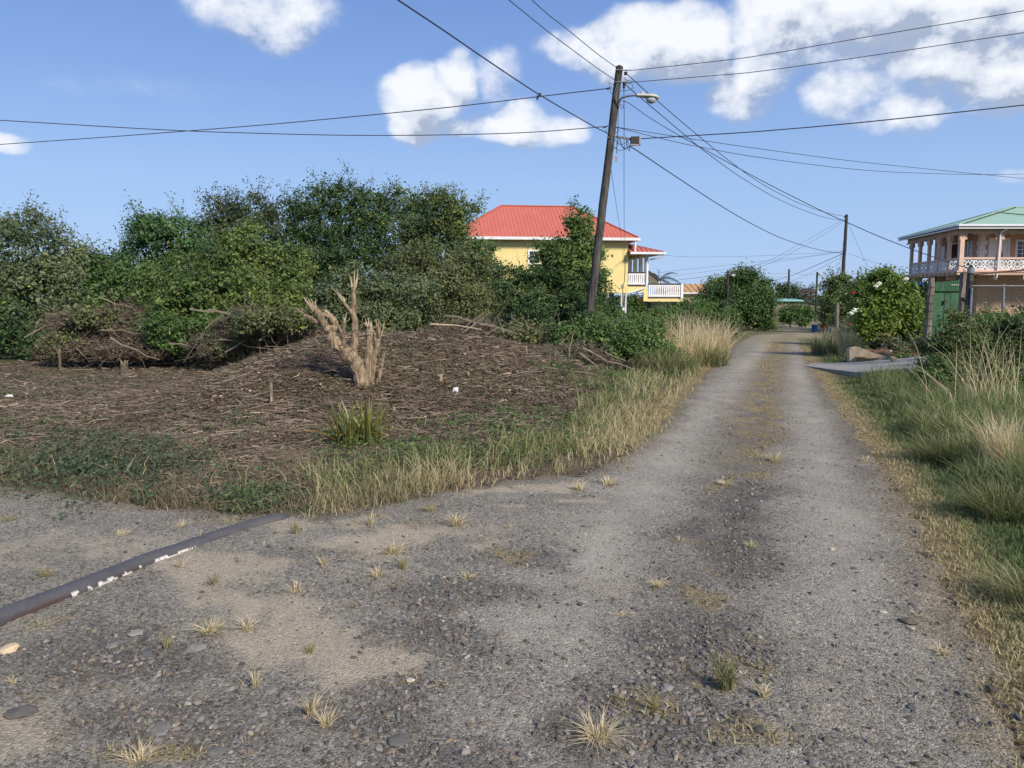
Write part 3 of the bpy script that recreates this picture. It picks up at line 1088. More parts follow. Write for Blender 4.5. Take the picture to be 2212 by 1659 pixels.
# --- clump builder used for single tufts and tussocks
def tuft(name, label, cat, group, x, y, r, h, nb, dry0, lean_s=.8, w=.005, pale=False, upright=0.0, z=None, seg=3, bias=(0, 0)):
    n = nb
    a = rng.uniform(0, 2 * pi, n); q_ = r * np.sqrt(rng.uniform(0, 1, n)) * (.6 + .8 * fbm(a * 1.5 + x, a * 0 + y, 3, 7))
    X = q_ * np.cos(a); Y = q_ * np.sin(a)
    a = a + rng.normal(0, .7, n)
    hh = h * rng.uniform(.45, 1.1, n)
    lean = np.stack([np.cos(a), np.sin(a)], 1) * (rng.uniform(.1, 1, n) * lean_s)[:, None] + rng.normal(0, .26, (n, 2)) + np.array(bias)[None]
    dry = np.clip(dry0 + rng.normal(0, .2, n), 0, 1)
    top = PALE if pale else STRAWC
    c_hi = mixcol(n, dry, OLIVE, top)
    c_lo = mixcol(n, dry * .85, GREEN if dry0 < .5 else OLIVE, top)
    z0 = Hs(x, y) if z is None else z
    Zl = H(X + x, Y + y) - z0 + (.008 if z is None else 0)
    me = blade_mesh(name, X, Y, Zl, hh, w * (1 + .12 * y) * rng.uniform(.7, 1.2, n), lean, c_lo, c_hi, seg=seg)
    o = link(name, me, None, (x, y, z0))
    return tag(o, label, cat, group)


TG = 'grass tufts growing in the gravel'
def T(u, v, wpx, hpx, nb, dry, label, lean_s=1.4):
    x, y, z = G(u, v)
    tuft('grass_tuft', label, 'grass tuft', TG, x, y, wpx / FPX * y * .16, hpx / FPX * y * 1.05, int(nb * 1.5), dry, lean_s * min(1.7, .6 * wpx / hpx), w=.0034, pale=dry > .68)


for a in [
    (452, 1372, 95, 36, 90, .70, 'wide straw and green tuft on the gravel below the pipe'),
    (535, 1366, 70, 34, 34, .85, 'thin straw tuft right beside the wide tuft below the pipe'),
    (360, 1410, 30, 46, 22, .45, 'slender upright tuft with a green tip next to a blue grey stone'),
    (668, 1450 - 30, 34, 40, 20, .55, 'lone upright sprout above the sandy patch'),
    (940 * .588, 1497 + 1.0 * 0 - 8, 44, 44, 26, .80, 'small straw sprout among flat stones at lower left'),
    (670, 1552, 60, 60, 34, .70, 'upright tuft with a green heart right of the flat stones'),
    (704, 1580, 78, 56, 46, .85, 'fuller straw tuft just below the upright tuft'),
    (30, 1483, 30, 26, 16, .85, 'tiny pale tuft at the left edge'),
    (300, 1652, 120, 44, 60, .80, 'sprawling straw tuft cut by the bottom edge of the picture'),
    (462, 1268, 44, 40, 30, .55, 'green tuft standing at the lower side of the pipe near the sand'),
    (390, 1232, 30, 30, 18, .7, 'little straw tuft on the sand between pipe and gravel'),
    (850, 1200, 90, 34, 70, .70, 'leaning tuft trailing to the left on the pale sand'),
    (700, 1228, 40, 36, 24, .8, 'small straw tuft left of the leaning tuft on the sand'),
    (1010, 1272 - 16, 60, 24, 40, .75, 'low straw tuft beside a creeping patch at the heap of gravel'),
    (815, 1285 - 34, 60, 30, 40, .80, 'two pronged straw tuft above the loose gravel'),
    (640, 1262 + 22, 70, 28, 34, .8, 'flat spreading tuft over the sand in the middle left'),
    (870, 1255 - 20, 44, 40, 36, .6, 'bushy yellow tuft above the heap of gravel'),
    (985, 1140, 76, 40, 70, .80, 'straw tuft standing off the grass band onto the sand'),
    (800, 1142, 30, 40, 22, .85, 'thin pale sprout in front of the grass band'),
    (960 - 30, 1108, 60, 24, 40, .6, 'low green tuft at the foot of the grass band'),
    (1100, 1155 - 8, 24, 20, 12, .8, 'tiny tuft alone on grit in the middle left'),
    (1250, 1062, 46, 26, 34, .85, 'straw tuft beside the sandy tyre mark'),
    (1316, 1050, 90, 24, 60, .85, 'wide straw tuft at the corner of the grass band'),
    (1420, 1273, 62, 28, 46, .90, 'pale star shaped tuft on the left wheel track'),
    (1340, 1345 - 8, 50, 18, 22, .9, 'very small pale tuft on the left wheel track'),
    (1565, 1498, 95, 92, 80, .30, 'tall green tuft rising from the straw patch between the tracks', .5),
    (1650, 1513, 60, 44, 30, .88, 'pale tuft right of the tall green tuft'),
    (1290, 1606, 165, 64, 110, .88, 'big straw tuft spreading over dark stones at the bottom'),
    (1412, 1546, 48, 60, 34, .65, 'yellow green tuft left of the black stones'),
    (1570, 1050, 64, 16, 60, .9, 'flat straw tuft far up between the tracks'),
    (1672, 1000, 50, 26, 46, .75, 'bushy straw tuft at the inner edge of the right wheel track'),
    (1622, 1186, 44, 20, 30, .85, 'small straw tuft on the crown of the road halfway up'),
    (1470, 1172, 30, 14, 14, .9, 'tiny straw tuft on the crown left of centre'),
    (2035, 1435 - 15, 72, 34, 40, .85, 'straw tuft on the right verge near the blue grey stone'),
    (1985, 1428 - 90, 40, 16, 22, .9, 'short pale tuft at the right verge beside the dark clod'),
    (1868, 1000, 30, 18, 16, .9, 'single pale sprig on the right wheel track'),
    (100, 1250, 60, 26, 40, .6, 'green and straw tuft on the far side of the pipe'),
    (265, 1150 + 12, 60, 22, 34, .75, 'low tuft halfway up the left gravel'),
    (390, 1143, 60, 20, 30, .85, 'low straw tuft near the weeds on the left gravel'),
    (20, 1165 - 35, 60, 20, 34, .5, 'green tuft at the left edge beyond the pipe'),
    (640, 1160 - 2, 40, 40, 30, .5, 'green tuft just beyond the buried end of the pipe'),
]:
    T(*a)

# --- tall dry tussocks, each its own thing
def tussock(u, v, D, wpx, hpx, nb, label, dry=1.0, bias=(0, 0), lean=.35, w=.0035, group='tall dry grass tussocks'):
    x = P(u, v, D)[0]
    x, y = x, D
    return tuft('grass_tussock', label, 'tall grass', group, x, y, wpx / FPX * D * .42, hpx / FPX * D * 1.05, nb, dry, lean, w, True, seg=3, bias=bias)


tussock(1458, 795, 21.5, 90, 120, 420, 'pale dry tussock at the left end of the tall clump by the road', bias=(-.15, 0))
tussock(1500, 785, 22.5, 90, 118, 480, 'tallest pale dry tussock in the middle of the clump left of the road')
tussock(1542, 770, 24.5, 70, 95, 420, 'pale dry tussock at the right end of the clump nearest the road', bias=(.12, 0))
tussock(1440, 830, 19.5, 150, 60, 900, 'green skirt of tall grass below the pale dry clump', dry=.05, lean=.8, group='green tussocks beside the road')
tussock(1520, 800, 22, 120, 52, 800, 'green tussock between the dry clump and the road', dry=.05, lean=.8, group='green tussocks beside the road')
tussock(1832, 770, 26, 60, 90, 260, 'dry tussock behind the left end of the low cream wall', dry=.85)
tussock(1790, 762, 28, 90, 44, 700, 'grey green tussock left of the low cream wall', dry=.25, lean=.6, group='green tussocks beside the road')
tussock(1800, 745, 36, 50, 40, 200, 'small pale tussock beyond the cream wall', dry=.8)
tussock(2045, 900, 9.6, 110, 70, 240, 'pale dry tussock in the tall grass in front of the bush', dry=.72, lean=.4)
tussock(2180, 960, 7.3, 120, 150, 520, 'bright bleached tussock at the right edge of the picture', dry=.95, lean=.35)
tussock(2125, 930, 8.2, 110, 70, 130, 'sparse pale tussock between the two brighter ones at right', dry=.7, lean=.5)
tussock(2165, 1090, 5.8, 170, 95, 900, 'deep green tussock arching over the right verge', dry=.02, lean=1.0, bias=(-.2, -.1), group='green tussocks beside the road')
tussock(2060, 950, 8.0, 160, 70, 900, 'green tussock in front of the pale dry one', dry=.08, lean=.9, bias=(-.2, -.1), group='green tussocks beside the road')
tussock(2205, 1330, 4.1, 170, 90, 420, 'loose green tussock with straw stems at the lower right', dry=.22, lean=.9, bias=(-.4, 0), group='green tussocks beside the road')
tussock(2170, 830, 11.5, 190, 215, 44, 'thin straw stems standing in front of the chain link fence', dry=1, lean=.45, bias=(-.1, 0), w=.0045)
tussock(2125, 800, 12.5, 90, 200, 46, 'upright straw stems beside the leaning fence post', dry=1, lean=.2, w=.0045)
tussock(2110, 860, 11.0, 240, 240, 34, 'long straw stems arching left across the green gate', dry=1, lean=.8, bias=(-.5, 0), w=.004)

# ------------------------------------------------------------------ cut-over lot: litter of dead stems and leaves
def lot_points(n, power=1.0):
    X, Y = scatter(n, 4.5, 27, -40, 30, power)
    sd = poly_sd(X, Y); L = lat(X, Y)
    nz = fbm(X * .9, Y * .9, 4, 301)
    u, v = proj(X, Y, H(X, Y))
    ok = (L < -1.2) & (-sd > .7 + (nz - .5) * 1.2 + .6 * (u > 700) + .4 * (Y > 13))
    ok &= ~((Y > 18.5) & (u > 1330))
    ok |= (L < -1.2) & (-sd > .15) & (u < 720) & (Y < 9) & (rng.uniform(0, 1, len(X)) < .5)
    return X[ok], Y[ok]


X, Y = lot_points(170000)
mdist = np.minimum(((X + 1.8) / 4.6) ** 2 + ((Y - 12.8) / 4.2) ** 2, 3)
keep = rng.uniform(0, 1, len(X)) < np.clip(1.25 - .35 * mdist, .32, 1)
X, Y = X[keep], Y[keep]
n = len(X)
Ln = np.clip(np.exp(rng.normal(-2.0, .6, n)), .04, 1.0)
# swaths: direction field follows noise so stems lie together as raked
ang = fbm(X * .7, Y * .7, 3, 401) * 8 + rng.normal(0, .8, n)
W = rng.uniform(.0016, .0042, n) * (1 + .08 * Y)
Z = H(X, Y) + rng.uniform(.005, .075, n)
pz = rng.normal(0, .16, n)
d = np.stack([np.cos(ang) * np.cos(pz), np.sin(ang) * np.cos(pz), np.sin(pz)], 1)
c0 = np.stack([X, Y, Z], 1)
bend = rng.normal(0, .20, (n, 3)) * Ln[:, None]
p0, p1, p2 = c0 - d * Ln[:, None] / 2, c0 + bend * [1, 1, .4], c0 + d * Ln[:, None] / 2
for pp in (p0, p2):
    pp[:, 2] = np.maximum(pp[:, 2], H(pp[:, 0], pp[:, 1]) + .004)
bend_more = 1
sdv = np.stack([-np.sin(ang), np.cos(ang), rng.normal(0, .9, n)], 1) * (W / 2)[:, None]
V = np.stack([p0 - sdv, p0 + sdv, p1 - sdv, p1 + sdv, p2 - sdv * .6, p2 + sdv * .6], 1).reshape(-1, 3)
b = (np.arange(n) * 6)[:, None]
F = np.concatenate([b + [0, 1, 3, 2], b + [2, 3, 5, 4]], 1).reshape(-1, 4)
tn = rng.uniform(0, 1, n)
ton = .08 + .10 * tn + (tn > .93) * rng.uniform(.04, .16, n)
cols = np.stack([ton * 1.24, ton * .99, ton * .74], 1)
pb = fbm(X * .8, Y * .8, 3, 431)
cols *= (.62 + .85 * pb)[:, None]
cols = np.repeat(cols, 6, 0)
tag(link('cut_brush_litter', raw_mesh('cut_brush_litter', V, F.ravel(), np.full(len(F), 4), M['stick'], cols)),
    'brown litter of cut stems and twigs covering the cleared lot', kind='stuff')


def leaf_quads(C, N, S, asp, fold=.25):
    """folded leaf-shaped quads centred on C, normals near N"""
    n = len(C)
    N = N / (np.linalg.norm(N, axis=1, keepdims=True) + 1e-9)
    r = rng.normal(0, 1, (n, 3))
    t = r - (r * N).sum(1, keepdims=True) * N
    t /= (np.linalg.norm(t, axis=1, keepdims=True) + 1e-9)
    b = np.cross(N, t)
    S = S[:, None]
    V = np.stack([C - t * S * .5, C + b * S * asp * .5 + N * S * fold * .3, C + t * S * .5, C - b * S * asp * .5 + N * S * fold * .3], 1)
    return V.reshape(-1, 3)


def leaf_mesh(name, C, N, S, asp, cols, mat=None):
    V = leaf_quads(C, N, S, asp)
    n = len(C)
    return raw_mesh(name, V, np.arange(4 * n), np.full(n, 4), mat or M['leaf'], np.repeat(cols, 4, 0))


X, Y = lot_points(115000)
mdist = np.minimum(((X + 1.2) / 3.6) ** 2 + ((Y - 12.5) / 3.4) ** 2, 3)
keep = rng.uniform(0, 1, len(X)) < np.clip(1.15 - .35 * mdist, .2, 1)
X, Y = X[keep], Y[keep]
n = len(X)
tone = rng.uniform(.04, .13, n) + (rng.uniform(0, 1, n) > .95) * .18
cols = np.stack([tone * 1.34, tone * .98, tone * .70], 1)
tag(link('dead_leaves', leaf_mesh('dead_leaves', np.stack([X, Y, H(X, Y) + rng.uniform(.01, .05, n)], 1),
     np.stack([rng.normal(0, .5, n), rng.normal(-.2, .5, n), np.ones(n)], 1), rng.uniform(.03, .085, n), .6, cols, M['stick'])),
    'curled brown leaves strewn over the mound of cut brush', kind='stuff')

# green regrowth and dull weeds between the litter and the gravel
def weeds(name, label, sel, n0, hmin, hmax, size, ca, cb, per=12, r0=4.2, r1=27, a0=-38, a1=30):
    X, Y = scatter(n0, r0, r1, a0, a1, 1.0)
    sd = poly_sd(X, Y); L = lat(X, Y)
    u, v = proj(X, Y, H(X, Y))
    k = sel(X, Y, sd, L, u, v)
    X, Y = X[k], Y[k]
    n = len(X)
    hs = rng.uniform(hmin, hmax, n)
    Xr = np.repeat(X, per) + rng.normal(0, 1, n * per) * np.repeat(hs, per) * .55
    Yr = np.repeat(Y, per) + rng.normal(0, 1, n * per) * np.repeat(hs, per) * .55
    Zr = H(Xr, Yr) + rng.uniform(.05, 1, n * per) * np.repeat(hs, per)
    N = np.stack([rng.normal(0, .6, n * per), rng.normal(-.3, .6, n * per), np.ones(n * per)], 1)
    t = np.repeat(rng.uniform(0, 1, n), per)
    c = mixcol(n * per, t, np.array(ca), np.array(cb), .3)
    S = rng.uniform(.6, 1.3, n * per) * size * (1 + .04 * Yr)
    tag(link(name, leaf_mesh(name, np.stack([Xr, Yr, Zr], 1), N, S, .6, c)), label, kind='stuff')


weeds('low_weeds', 'low green weeds regrowing through the brown litter',
      lambda X, Y, sd, L, u, v: (L < -1) & (sd < -.25) & (Y < 24) & (rng.uniform(0, 1, len(X)) < sstep(fbm(X * .8, Y * .8, 4, 501), .44, .62) * np.where(Y < 10.5, 1.0, .45)),
      7000, .04, .13, .034, (.06, .085, .03), (.12, .14, .055), 11)
weeds('dense_weeds', 'dense blue green weeds along the gravel at the left',
      lambda X, Y, sd, L, u, v: (sd < .02) & (sd > -1.5) & (u < 700) & (rng.uniform(0, 1, len(X)) < .25 + .75 * sstep(fbm(X * 1.6, Y * 1.6, 3, 511), .46, .62)),
      3000, .08, .25, .036, (.035, .075, .032), (.080, .120, .055), 22)
weeds('verge_weeds', 'broad leaved weeds behind the grass band left of the road',
      lambda X, Y, sd, L, u, v: (sd < -.5) & (L < -.5) & (sd > -2.6) & (u > 700) & (rng.uniform(0, 1, len(X)) < sstep(fbm(X * 1.2, Y * 1.2, 3, 521), .42, .62) + .6 * (Y > 13)),
      5200, .07, .24, .034, (.05, .10, .026), (.11, .165, .045), 16)

X, Y = scatter(120000, 4.2, 20, -40, 30, 1.0)
sd = poly_sd(X, Y); L = lat(X, Y); u, v = proj(X, Y, H(X, Y))
nz = fbm(X * 1.1, Y * 1.1, 4, 701)
front = 1 - sstep(-sd + (nz - .5) * 2.5, 1.2, 3.6)
ok = (sd < .03) & (L < -1.0) & (rng.uniform(0, 1, len(X)) < front * .85 + .10 * sstep(nz, .5, .65))
ok &= ~((u > 640) & (sd > -1.0))
X, Y, nz = X[ok], Y[ok], nz[ok]
n = len(X)
t = np.clip(fbm(X * 2, Y * 2, 3, 711) * 1.5 - .25 + rng.normal(0, .2, n), 0, 1)
cc = mixcol(n, t, np.array((.085, .10, .045)), np.array((.31, .26, .17)))
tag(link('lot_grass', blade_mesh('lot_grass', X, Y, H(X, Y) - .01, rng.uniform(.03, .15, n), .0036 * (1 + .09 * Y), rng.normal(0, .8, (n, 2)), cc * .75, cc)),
    'short olive and straw coloured grass thinly covering the front of the lot', kind='stuff')

# dry grey stalks mixed with them
X, Y = scatter(52000, 4.4, 13, -38, 12, 1.0)
sd = poly_sd(X, Y); L = lat(X, Y); u, v = proj(X, Y, H(X, Y))
nz = fbm(X * 1.4, Y * 1.4, 4, 601)
ok = (sd < .05) & (sd > -2.0) & (u < 1000) & (rng.uniform(0, 1, len(X)) < .2 + .8 * sstep(nz, .45, .6))
X, Y = X[ok], Y[ok]
n = len(X)
t = rng.uniform(0, 1, n)
cc = mixcol(n, t, np.array((.17, .14, .09)), np.array((.33, .27, .18)))
tag(link('dry_stalks', blade_mesh('dry_stalks', X, Y, H(X, Y) - .01, rng.uniform(.05, .26, n), .0042 * np.ones(n) * (1 + .05 * Y), rng.normal(0, .7, (n, 2)), cc * .7, cc)),
    'tangle of thin dry stalks between weeds and gravel', kind='stuff')

# ------------------------------------------------------------------ trees and bushes
def crown_points(lobes, nclus, per, crad, seed):
    """leaf sprays on many small billows that together build up each lobe of the crown"""
    r_ = np.random.default_rng(seed)
    L = np.array(lobes)                      # cx cy cz rx ry rz
    subs = []
    for i in range(len(L)):
        R3 = L[i, 3:]
        rs = float(np.clip(.36 * (R3[0] * R3[2]) ** .5, .22, 1.0 * (1 + max(0, L[i, 1] - 40) * .02)))
        ns = int(np.clip(3.6 * (R3[0] * R3[2]) / rs ** 2 * .9, 4, 34))
        for k in range(ns):
            d = r_.normal(0, 1, 3); d /= np.linalg.norm(d)
            if d[1] > .2 and r_.uniform() < .85: d[1] *= -1
            c = L[i, :3] + d * R3 * r_.uniform(.50, .80)
            subs.append([*c, rs * r_.uniform(.65, 1.25), *d, r_.uniform(.0, 1)])
    S = np.array(subs)
    wgt = S[:, 3] ** 1.7; wgt /= wgt.sum()
    pick = r_.choice(len(S), nclus, p=wgt)
    d = r_.normal(0, 1, (nclus, 3)) + S[pick, 4:7] * .9 + np.array([0, -.15, .45])
    d /= np.linalg.norm(d, axis=1, keepdims=True)
    rad = 1 - .55 * r_.uniform(0, 1, nclus) ** 2
    C = S[pick, :3] + d * (S[pick, 3] * rad)[:, None] * np.array([1.1, 1.0, .85])
    gz = H(C[:, 0], C[:, 1]) + .1
    C[:, 2] = np.maximum(C[:, 2], gz + r_.uniform(0, .3, len(C)))
    n = len(C)
    cs = crad * r_.uniform(.5, 1.3, n)
    off = r_.normal(0, 1, (n, per, 3)) * cs[:, None, None] * np.array([.55, .5, .34])
    spray = d * .8 + r_.normal(0, .35, (n, 3)) + np.array([0, 0, .2])
    off = off + spray[:, None, :] * (r_.uniform(-.9, .9, (n, per, 1)) * cs[:, None, None])
    Pn = (C[:, None] + off).reshape(-1, 3)
    N = (d[:, None] * .8 + r_.normal(0, .62, (n, per, 3)) + np.array([0, -.05, .45])).reshape(-1, 3)
    cid = np.repeat(np.arange(n), per)
    global CROWN_TONE
    CROWN_TONE = S[pick, 7]
    return C, d, Pn, N, cid, r_


def limb(mb, a, b, r0, r1, r_, sides=5, k=5, wob=.08):
    a = np.array(a); b = np.array(b)
    L = np.linalg.norm(b - a)
    t = np.linspace(0, 1, k)[:, None]
    p = a * (1 - t) + b * t + r_.normal(0, wob * L, (k, 3)) * (t * (1 - t) * 2.2)
    mb.tube(p, np.linspace(r0, r1, k), sides)
    return p


DENS, LSZ, BRT = 1.17, 1.06, 1.62


def tree(name, label, cat, D, lobes, nclus=900, per=16, crad=.24, lsize=.10, col=((.035, .07, .02), (.09, .14, .035)), group=None, sprigs=0,
         sprig_len=.9, seed=1, trunk_r=.11, stems=1, accent=None, asp=.55, twigs=0, base=None, yscale=.85, vary=.5, trunk_mat='trunk'):
    nclus = int(nclus * DENS) if nclus > 100 else nclus
    lsize = lsize * LSZ
    sprig_len = sprig_len * .8
    sprigs = int(sprigs * 1.7)
    wlobes = []
    for (u, v, ru, rv, dd) in lobes:
        Y = D + dd
        c = P(u, v, Y)
        k = Y / FPX
        rx, rz = ru * k, rv * k
        wlobes.append((c[0], c[1], c[2], rx, max(.5, yscale * .5 * (rx + rz)), rz))
    C, d, Pn, N, cid, r_ = crown_points(wlobes, nclus, per, crad, seed)
    W = np.array(wlobes)
    bx = base if base is not None else float((W[:, 0] * W[:, 3]).sum() / W[:, 3].sum())
    by = D
    bz = Hs(bx, by)
    root = empty(name, (bx, by, bz), label, cat, group)
    # colour: per clump tone and hue
    c1, c2 = np.array(col[0]) * BRT, np.array(col[1]) * BRT
    ncl = len(C)
    tn = np.clip(fbm(C[:, 0] * .9 + seed, C[:, 2] * .9, 3, seed + 5) * .9 - .25 + .6 * CROWN_TONE + r_.normal(0, .16, ncl), 0, 1)
    cc = c1[None] * (1 - tn[:, None]) + c2[None] * tn[:, None]
    cc = cc * np.exp(r_.normal(0, .13 * vary * 2, ncl))[:, None]
    if accent is not None:
        ac, prob, zmin = accent
        m_ = (r_.uniform(0, 1, ncl) < prob) & (C[:, 2] > zmin)
        cc[m_] = np.array(ac) * r_.uniform(.7, 1.2, (m_.sum(), 1))
    cols = cc[cid] * r_.uniform(.84, 1.18, (len(Pn), 1))
    yl = r_.uniform(0, 1, len(Pn)) < .012
    cols[yl] = np.array((.32, .30, .06))
    S = lsize * r_.uniform(.5, 1.35, len(Pn)) * np.exp(r_.normal(0, .22, len(C)))[cid]
    # sprigs: shoots that break the outline
    if sprigs:
        top = np.where((d[:, 2] > -.1))[0]
        if len(top):
            sel = r_.choice(top, min(sprigs, len(top)), replace=False)
            mbt = MB()
            ex_p, ex_n, ex_c, ex_s = [], [], [], []
            for i in sel:
                dirv = d[i] * .9 + np.array([0, 0, .45]) + r_.normal(0, .3, 3)
                dirv /= np.linalg.norm(dirv)
                ln = sprig_len * r_.uniform(.4, 1.1)
                a = C[i]; b = C[i] + dirv * ln
                pp = limb(mbt, a, b, .012, .004, r_, 3, 4, .06)
                m2 = int(8 + 16 * ln)
                t = r_.uniform(.15, 1.02, m2)
                q_ = np.stack([np.interp(t, np.linspace(0, 1, 4), pp[:, j]) for j in range(3)], 1)
                q_ = q_ + r_.normal(0, lsize * .75, (m2, 3))
                ex_p.append(q_); ex_n.append(np.tile(dirv * .4, (m2, 1)) + r_.normal(0, .7, (m2, 3)) + [0, 0, .4])
                ex_c.append(cc[i][None] * r_.uniform(.8, 1.35, (m2, 1))); ex_s.append(lsize * r_.uniform(.6, 1.1, m2))
            Pn = np.concatenate([Pn] + ex_p); N = np.concatenate([N] + ex_n)
            cols = np.concatenate([cols] + ex_c); S = np.concatenate([S] + ex_s)
            tag(mbt.build('twigs', M['trunk'], root), kind='stuff')
    rl = np.array(root.location[:])
    link('crown', leaf_mesh('crown', Pn - rl, N, S, asp, cols), root)
    # trunk and limbs
    tm = MB()
    order = np.argsort(-W[:, 3])
    for s in range(stems):
        sx = bx + (r_.normal(0, .35) if stems > 1 else 0)
        sy = by + (r_.normal(0, .25) if stems > 1 else 0)
        cx, cy, cz = W[order[0], :3]
        hh = max(.4, (cz - bz) * .55)
        fork = np.array([sx * .6 + cx * .4 + r_.normal(0, .15), sy * .6 + cy * .4, bz + hh])
        limb(tm, (sx, sy, bz - .2), fork, trunk_r, trunk_r * .62, r_, 7, 6, .05)
        for i in order[:8]:
            if stems > 1 and r_.uniform() < .4:
                continue
            c = W[i, :3]
            e = c + W[i, 3:] * np.array([r_.uniform(-.3, .3), 0, .30])
            pp = limb(tm, fork, e, trunk_r * .5, .025, r_, 5, 6, .07)
            for q2 in range(3):
                j = r_.integers(2, 6)
                e2 = pp[j] + r_.uniform(-.7, .7, 3) * W[i, 3:]
                limb(tm, pp[j], e2, .03, .01, r_, 4, 4, .08)
    tm.build('trunk', M[trunk_mat], root)
    if twigs:
        tb = MB()
        for i in range(twigs):
            k = r_.integers(0, len(C))
            a = C[k]
            dirv = r_.normal(0, 1, 3) * np.array([1, .6, .8]); dirv /= np.linalg.norm(dirv)
            limb(tb, a, a + dirv * r_.uniform(.4, 1.1) * min(1, sprig_len * 1.6), .011, .004, r_, 3, 4, .1)
        tag(tb.build('bare_twigs', M['stick_mat'], root), kind='stuff')
    return root


M['stick_mat'] = paint('bare twig', (.22, .18, .13), .85, .3, 9)
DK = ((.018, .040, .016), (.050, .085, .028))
MD = ((.030, .062, .020), (.080, .130, .034))
BR = ((.032, .062, .018), (.098, .128, .036))
GY = ((.040, .062, .032), (.105, .125, .060))
OL = ((.045, .060, .026), (.105, .115, .048))
GT = 'trees and bushes along the back of the cleared lot'

tree('leucaena_tree', 'grey green tree with purple brown pods at the left edge', 'tree', 26,
     [(60, 560, 105, 92, 0), (150, 570, 74, 62, .5), (0, 640, 120, 110, 0), (110, 660, 120, 100, -.5), (20, 720, 80, 70, -1), (60, 500, 70, 40, .5)],
     1500, 17, .26, .10, GY, GT, 70, 1.0, 11, .09, 3, accent=((.10, .055, .05), .16, 4.2))
tree('broadleaf_bush', 'mid green bush filling the dip right of the pod bearing tree', 'bush', 27,
     [(215, 600, 75, 60, 0), (270, 640, 80, 70, 0), (190, 680, 90, 70, -1)], 800, 16, .25, .11, MD, GT, 30, .8, 12, .08, 2)
tree('broadleaf_tree', 'blue green tree with feathery outline left of the dark tall tree', 'tree', 32,
     [(350, 520, 75, 50, 0), (330, 500, 55, 35, 0), (400, 510, 45, 42, 0), (300, 570, 60, 45, 0), (420, 580, 70, 60, .5), (320, 640, 90, 60, 0)],
     1100, 16, .26, .12, ((.025, .062, .024), (.07, .13, .045)), GT, 60, 1.2, 13, .12)
tree('sparse_tree', 'dark thin topped tree with bare grey twigs against the sky', 'tree', 36,
     [(480, 475, 55, 40, 0), (545, 460, 55, 38, 0), (510, 500, 80, 45, 0), (600, 500, 50, 45, .5), (540, 560, 100, 60, 0), (440, 520, 40, 40, 0)],
     1000, 13, .28, .12, ((.030, .045, .028), (.07, .095, .042)), GT, 110, 1.5, 14, .13, twigs=60)
tree('yellow_green_bush', 'large bright yellow green bush at the centre of the thicket', 'bush', 23.5,
     [(520, 575, 75, 70, 0), (560, 520, 45, 45, .3), (430, 600, 80, 55, -.2), (610, 610, 65, 65, 0), (500, 640, 130, 55, -.8), (400, 660, 90, 50, -1.2), (600, 665, 80, 45, -.8), (345, 630, 50, 55, 0), (640, 570, 40, 35, .5), (530, 690, 120, 35, -1)],
     2300, 17, .20, .095, BR, GT, 60, .6, 15, .09, 3)
tree('tall_dark_tree', 'tallest dark green tree rising behind the stripped stump', 'tree', 34,
     [(690, 440, 55, 38, 0), (650, 450, 35, 28, 0), (750, 440, 60, 36, 0), (790, 445, 42, 40, .5), (720, 490, 110, 50, 0), (800, 520, 80, 55, 0), (690, 550, 90, 55, 0), (780, 580, 100, 60, -.5), (660, 610, 80, 50, 0)],
     1700, 17, .28, .115, DK, GT, 110, 1.3, 16, .16)
tree('airy_tree', 'airy tree with sky showing between its limbs left of the red roof', 'tree', 35,
     [(865, 440, 45, 32, 0), (845, 480, 35, 30, 0), (900, 470, 35, 35, 0), (880, 540, 30, 30, 0)],
     420, 13, .26, .11, ((.028, .055, .024), (.07, .11, .038)), GT, 50, 1.1, 17, .12, twigs=30)
tree('broadleaf_tree', 'rounded tree whose branches overlap the left end of the red roof', 'tree', 31,
     [(950, 460, 60, 38, 0), (1000, 475, 36, 36, 0), (940, 510, 65, 42, 0), (985, 520, 40, 38, 0), (905, 500, 35, 35, 0), (940, 570, 80, 50, 0)],
     1000, 14, .25, .11, ((.034, .058, .024), (.095, .13, .040)), GT, 80, 1.1, 18, .12, twigs=40)
tree('grey_green_bush', 'dull grey green bush behind the cut stump', 'bush', 23,
     [(800, 640, 80, 50, 0), (740, 650, 70, 50, 0), (870, 650, 80, 60, 0), (800, 690, 120, 30, -.5), (760, 600, 30, 30, 0)],
     1000, 16, .22, .09, GY, GT, 40, .6, 19, .07, 3)
tree('vine_covered_bush', 'olive bush draped in vines between the stump and the yellow house', 'bush', 25,
     [(930, 590, 90, 60, 0), (1000, 590, 60, 62, 0), (960, 640, 100, 60, -.3), (880, 580, 60, 40, 0), (1010, 660, 80, 50, -.6), (900, 690, 110, 36, -1)],
     1500, 17, .22, .085, OL, GT, 50, .7, 20, .08, 3, twigs=70)
tree('leafy_sapling', 'small green tree hiding the left window of the yellow house', 'tree', 29,
     [(1040, 540, 30, 26, 0), (1020, 570, 40, 30, 0), (1045, 600, 42, 36, 0), (1010, 545, 20, 20, 0)], 520, 14, .20, .10, MD, GT, 26, .7, 21, .06)
tree('dark_bush', 'broad dark bush in front of the yellow wall left of the pole', 'bush', 27.0,
     [(1085, 606, 56, 34, .5), (1165, 606, 50, 30, .3), (1285, 628, 34, 40, 0), (1130, 650, 90, 50, 0), (1210, 650, 86, 54, 0), (1090, 685, 90, 55, -.5), (1200, 695, 110, 50, -.8), (1070, 645, 50, 42, 0), (1255, 655, 46, 50, 0)],
     2100, 17, .20, .088, ((.020, .046, .018), (.070, .105, .032)), GT, 60, .6, 22, .07, 4, twigs=60)
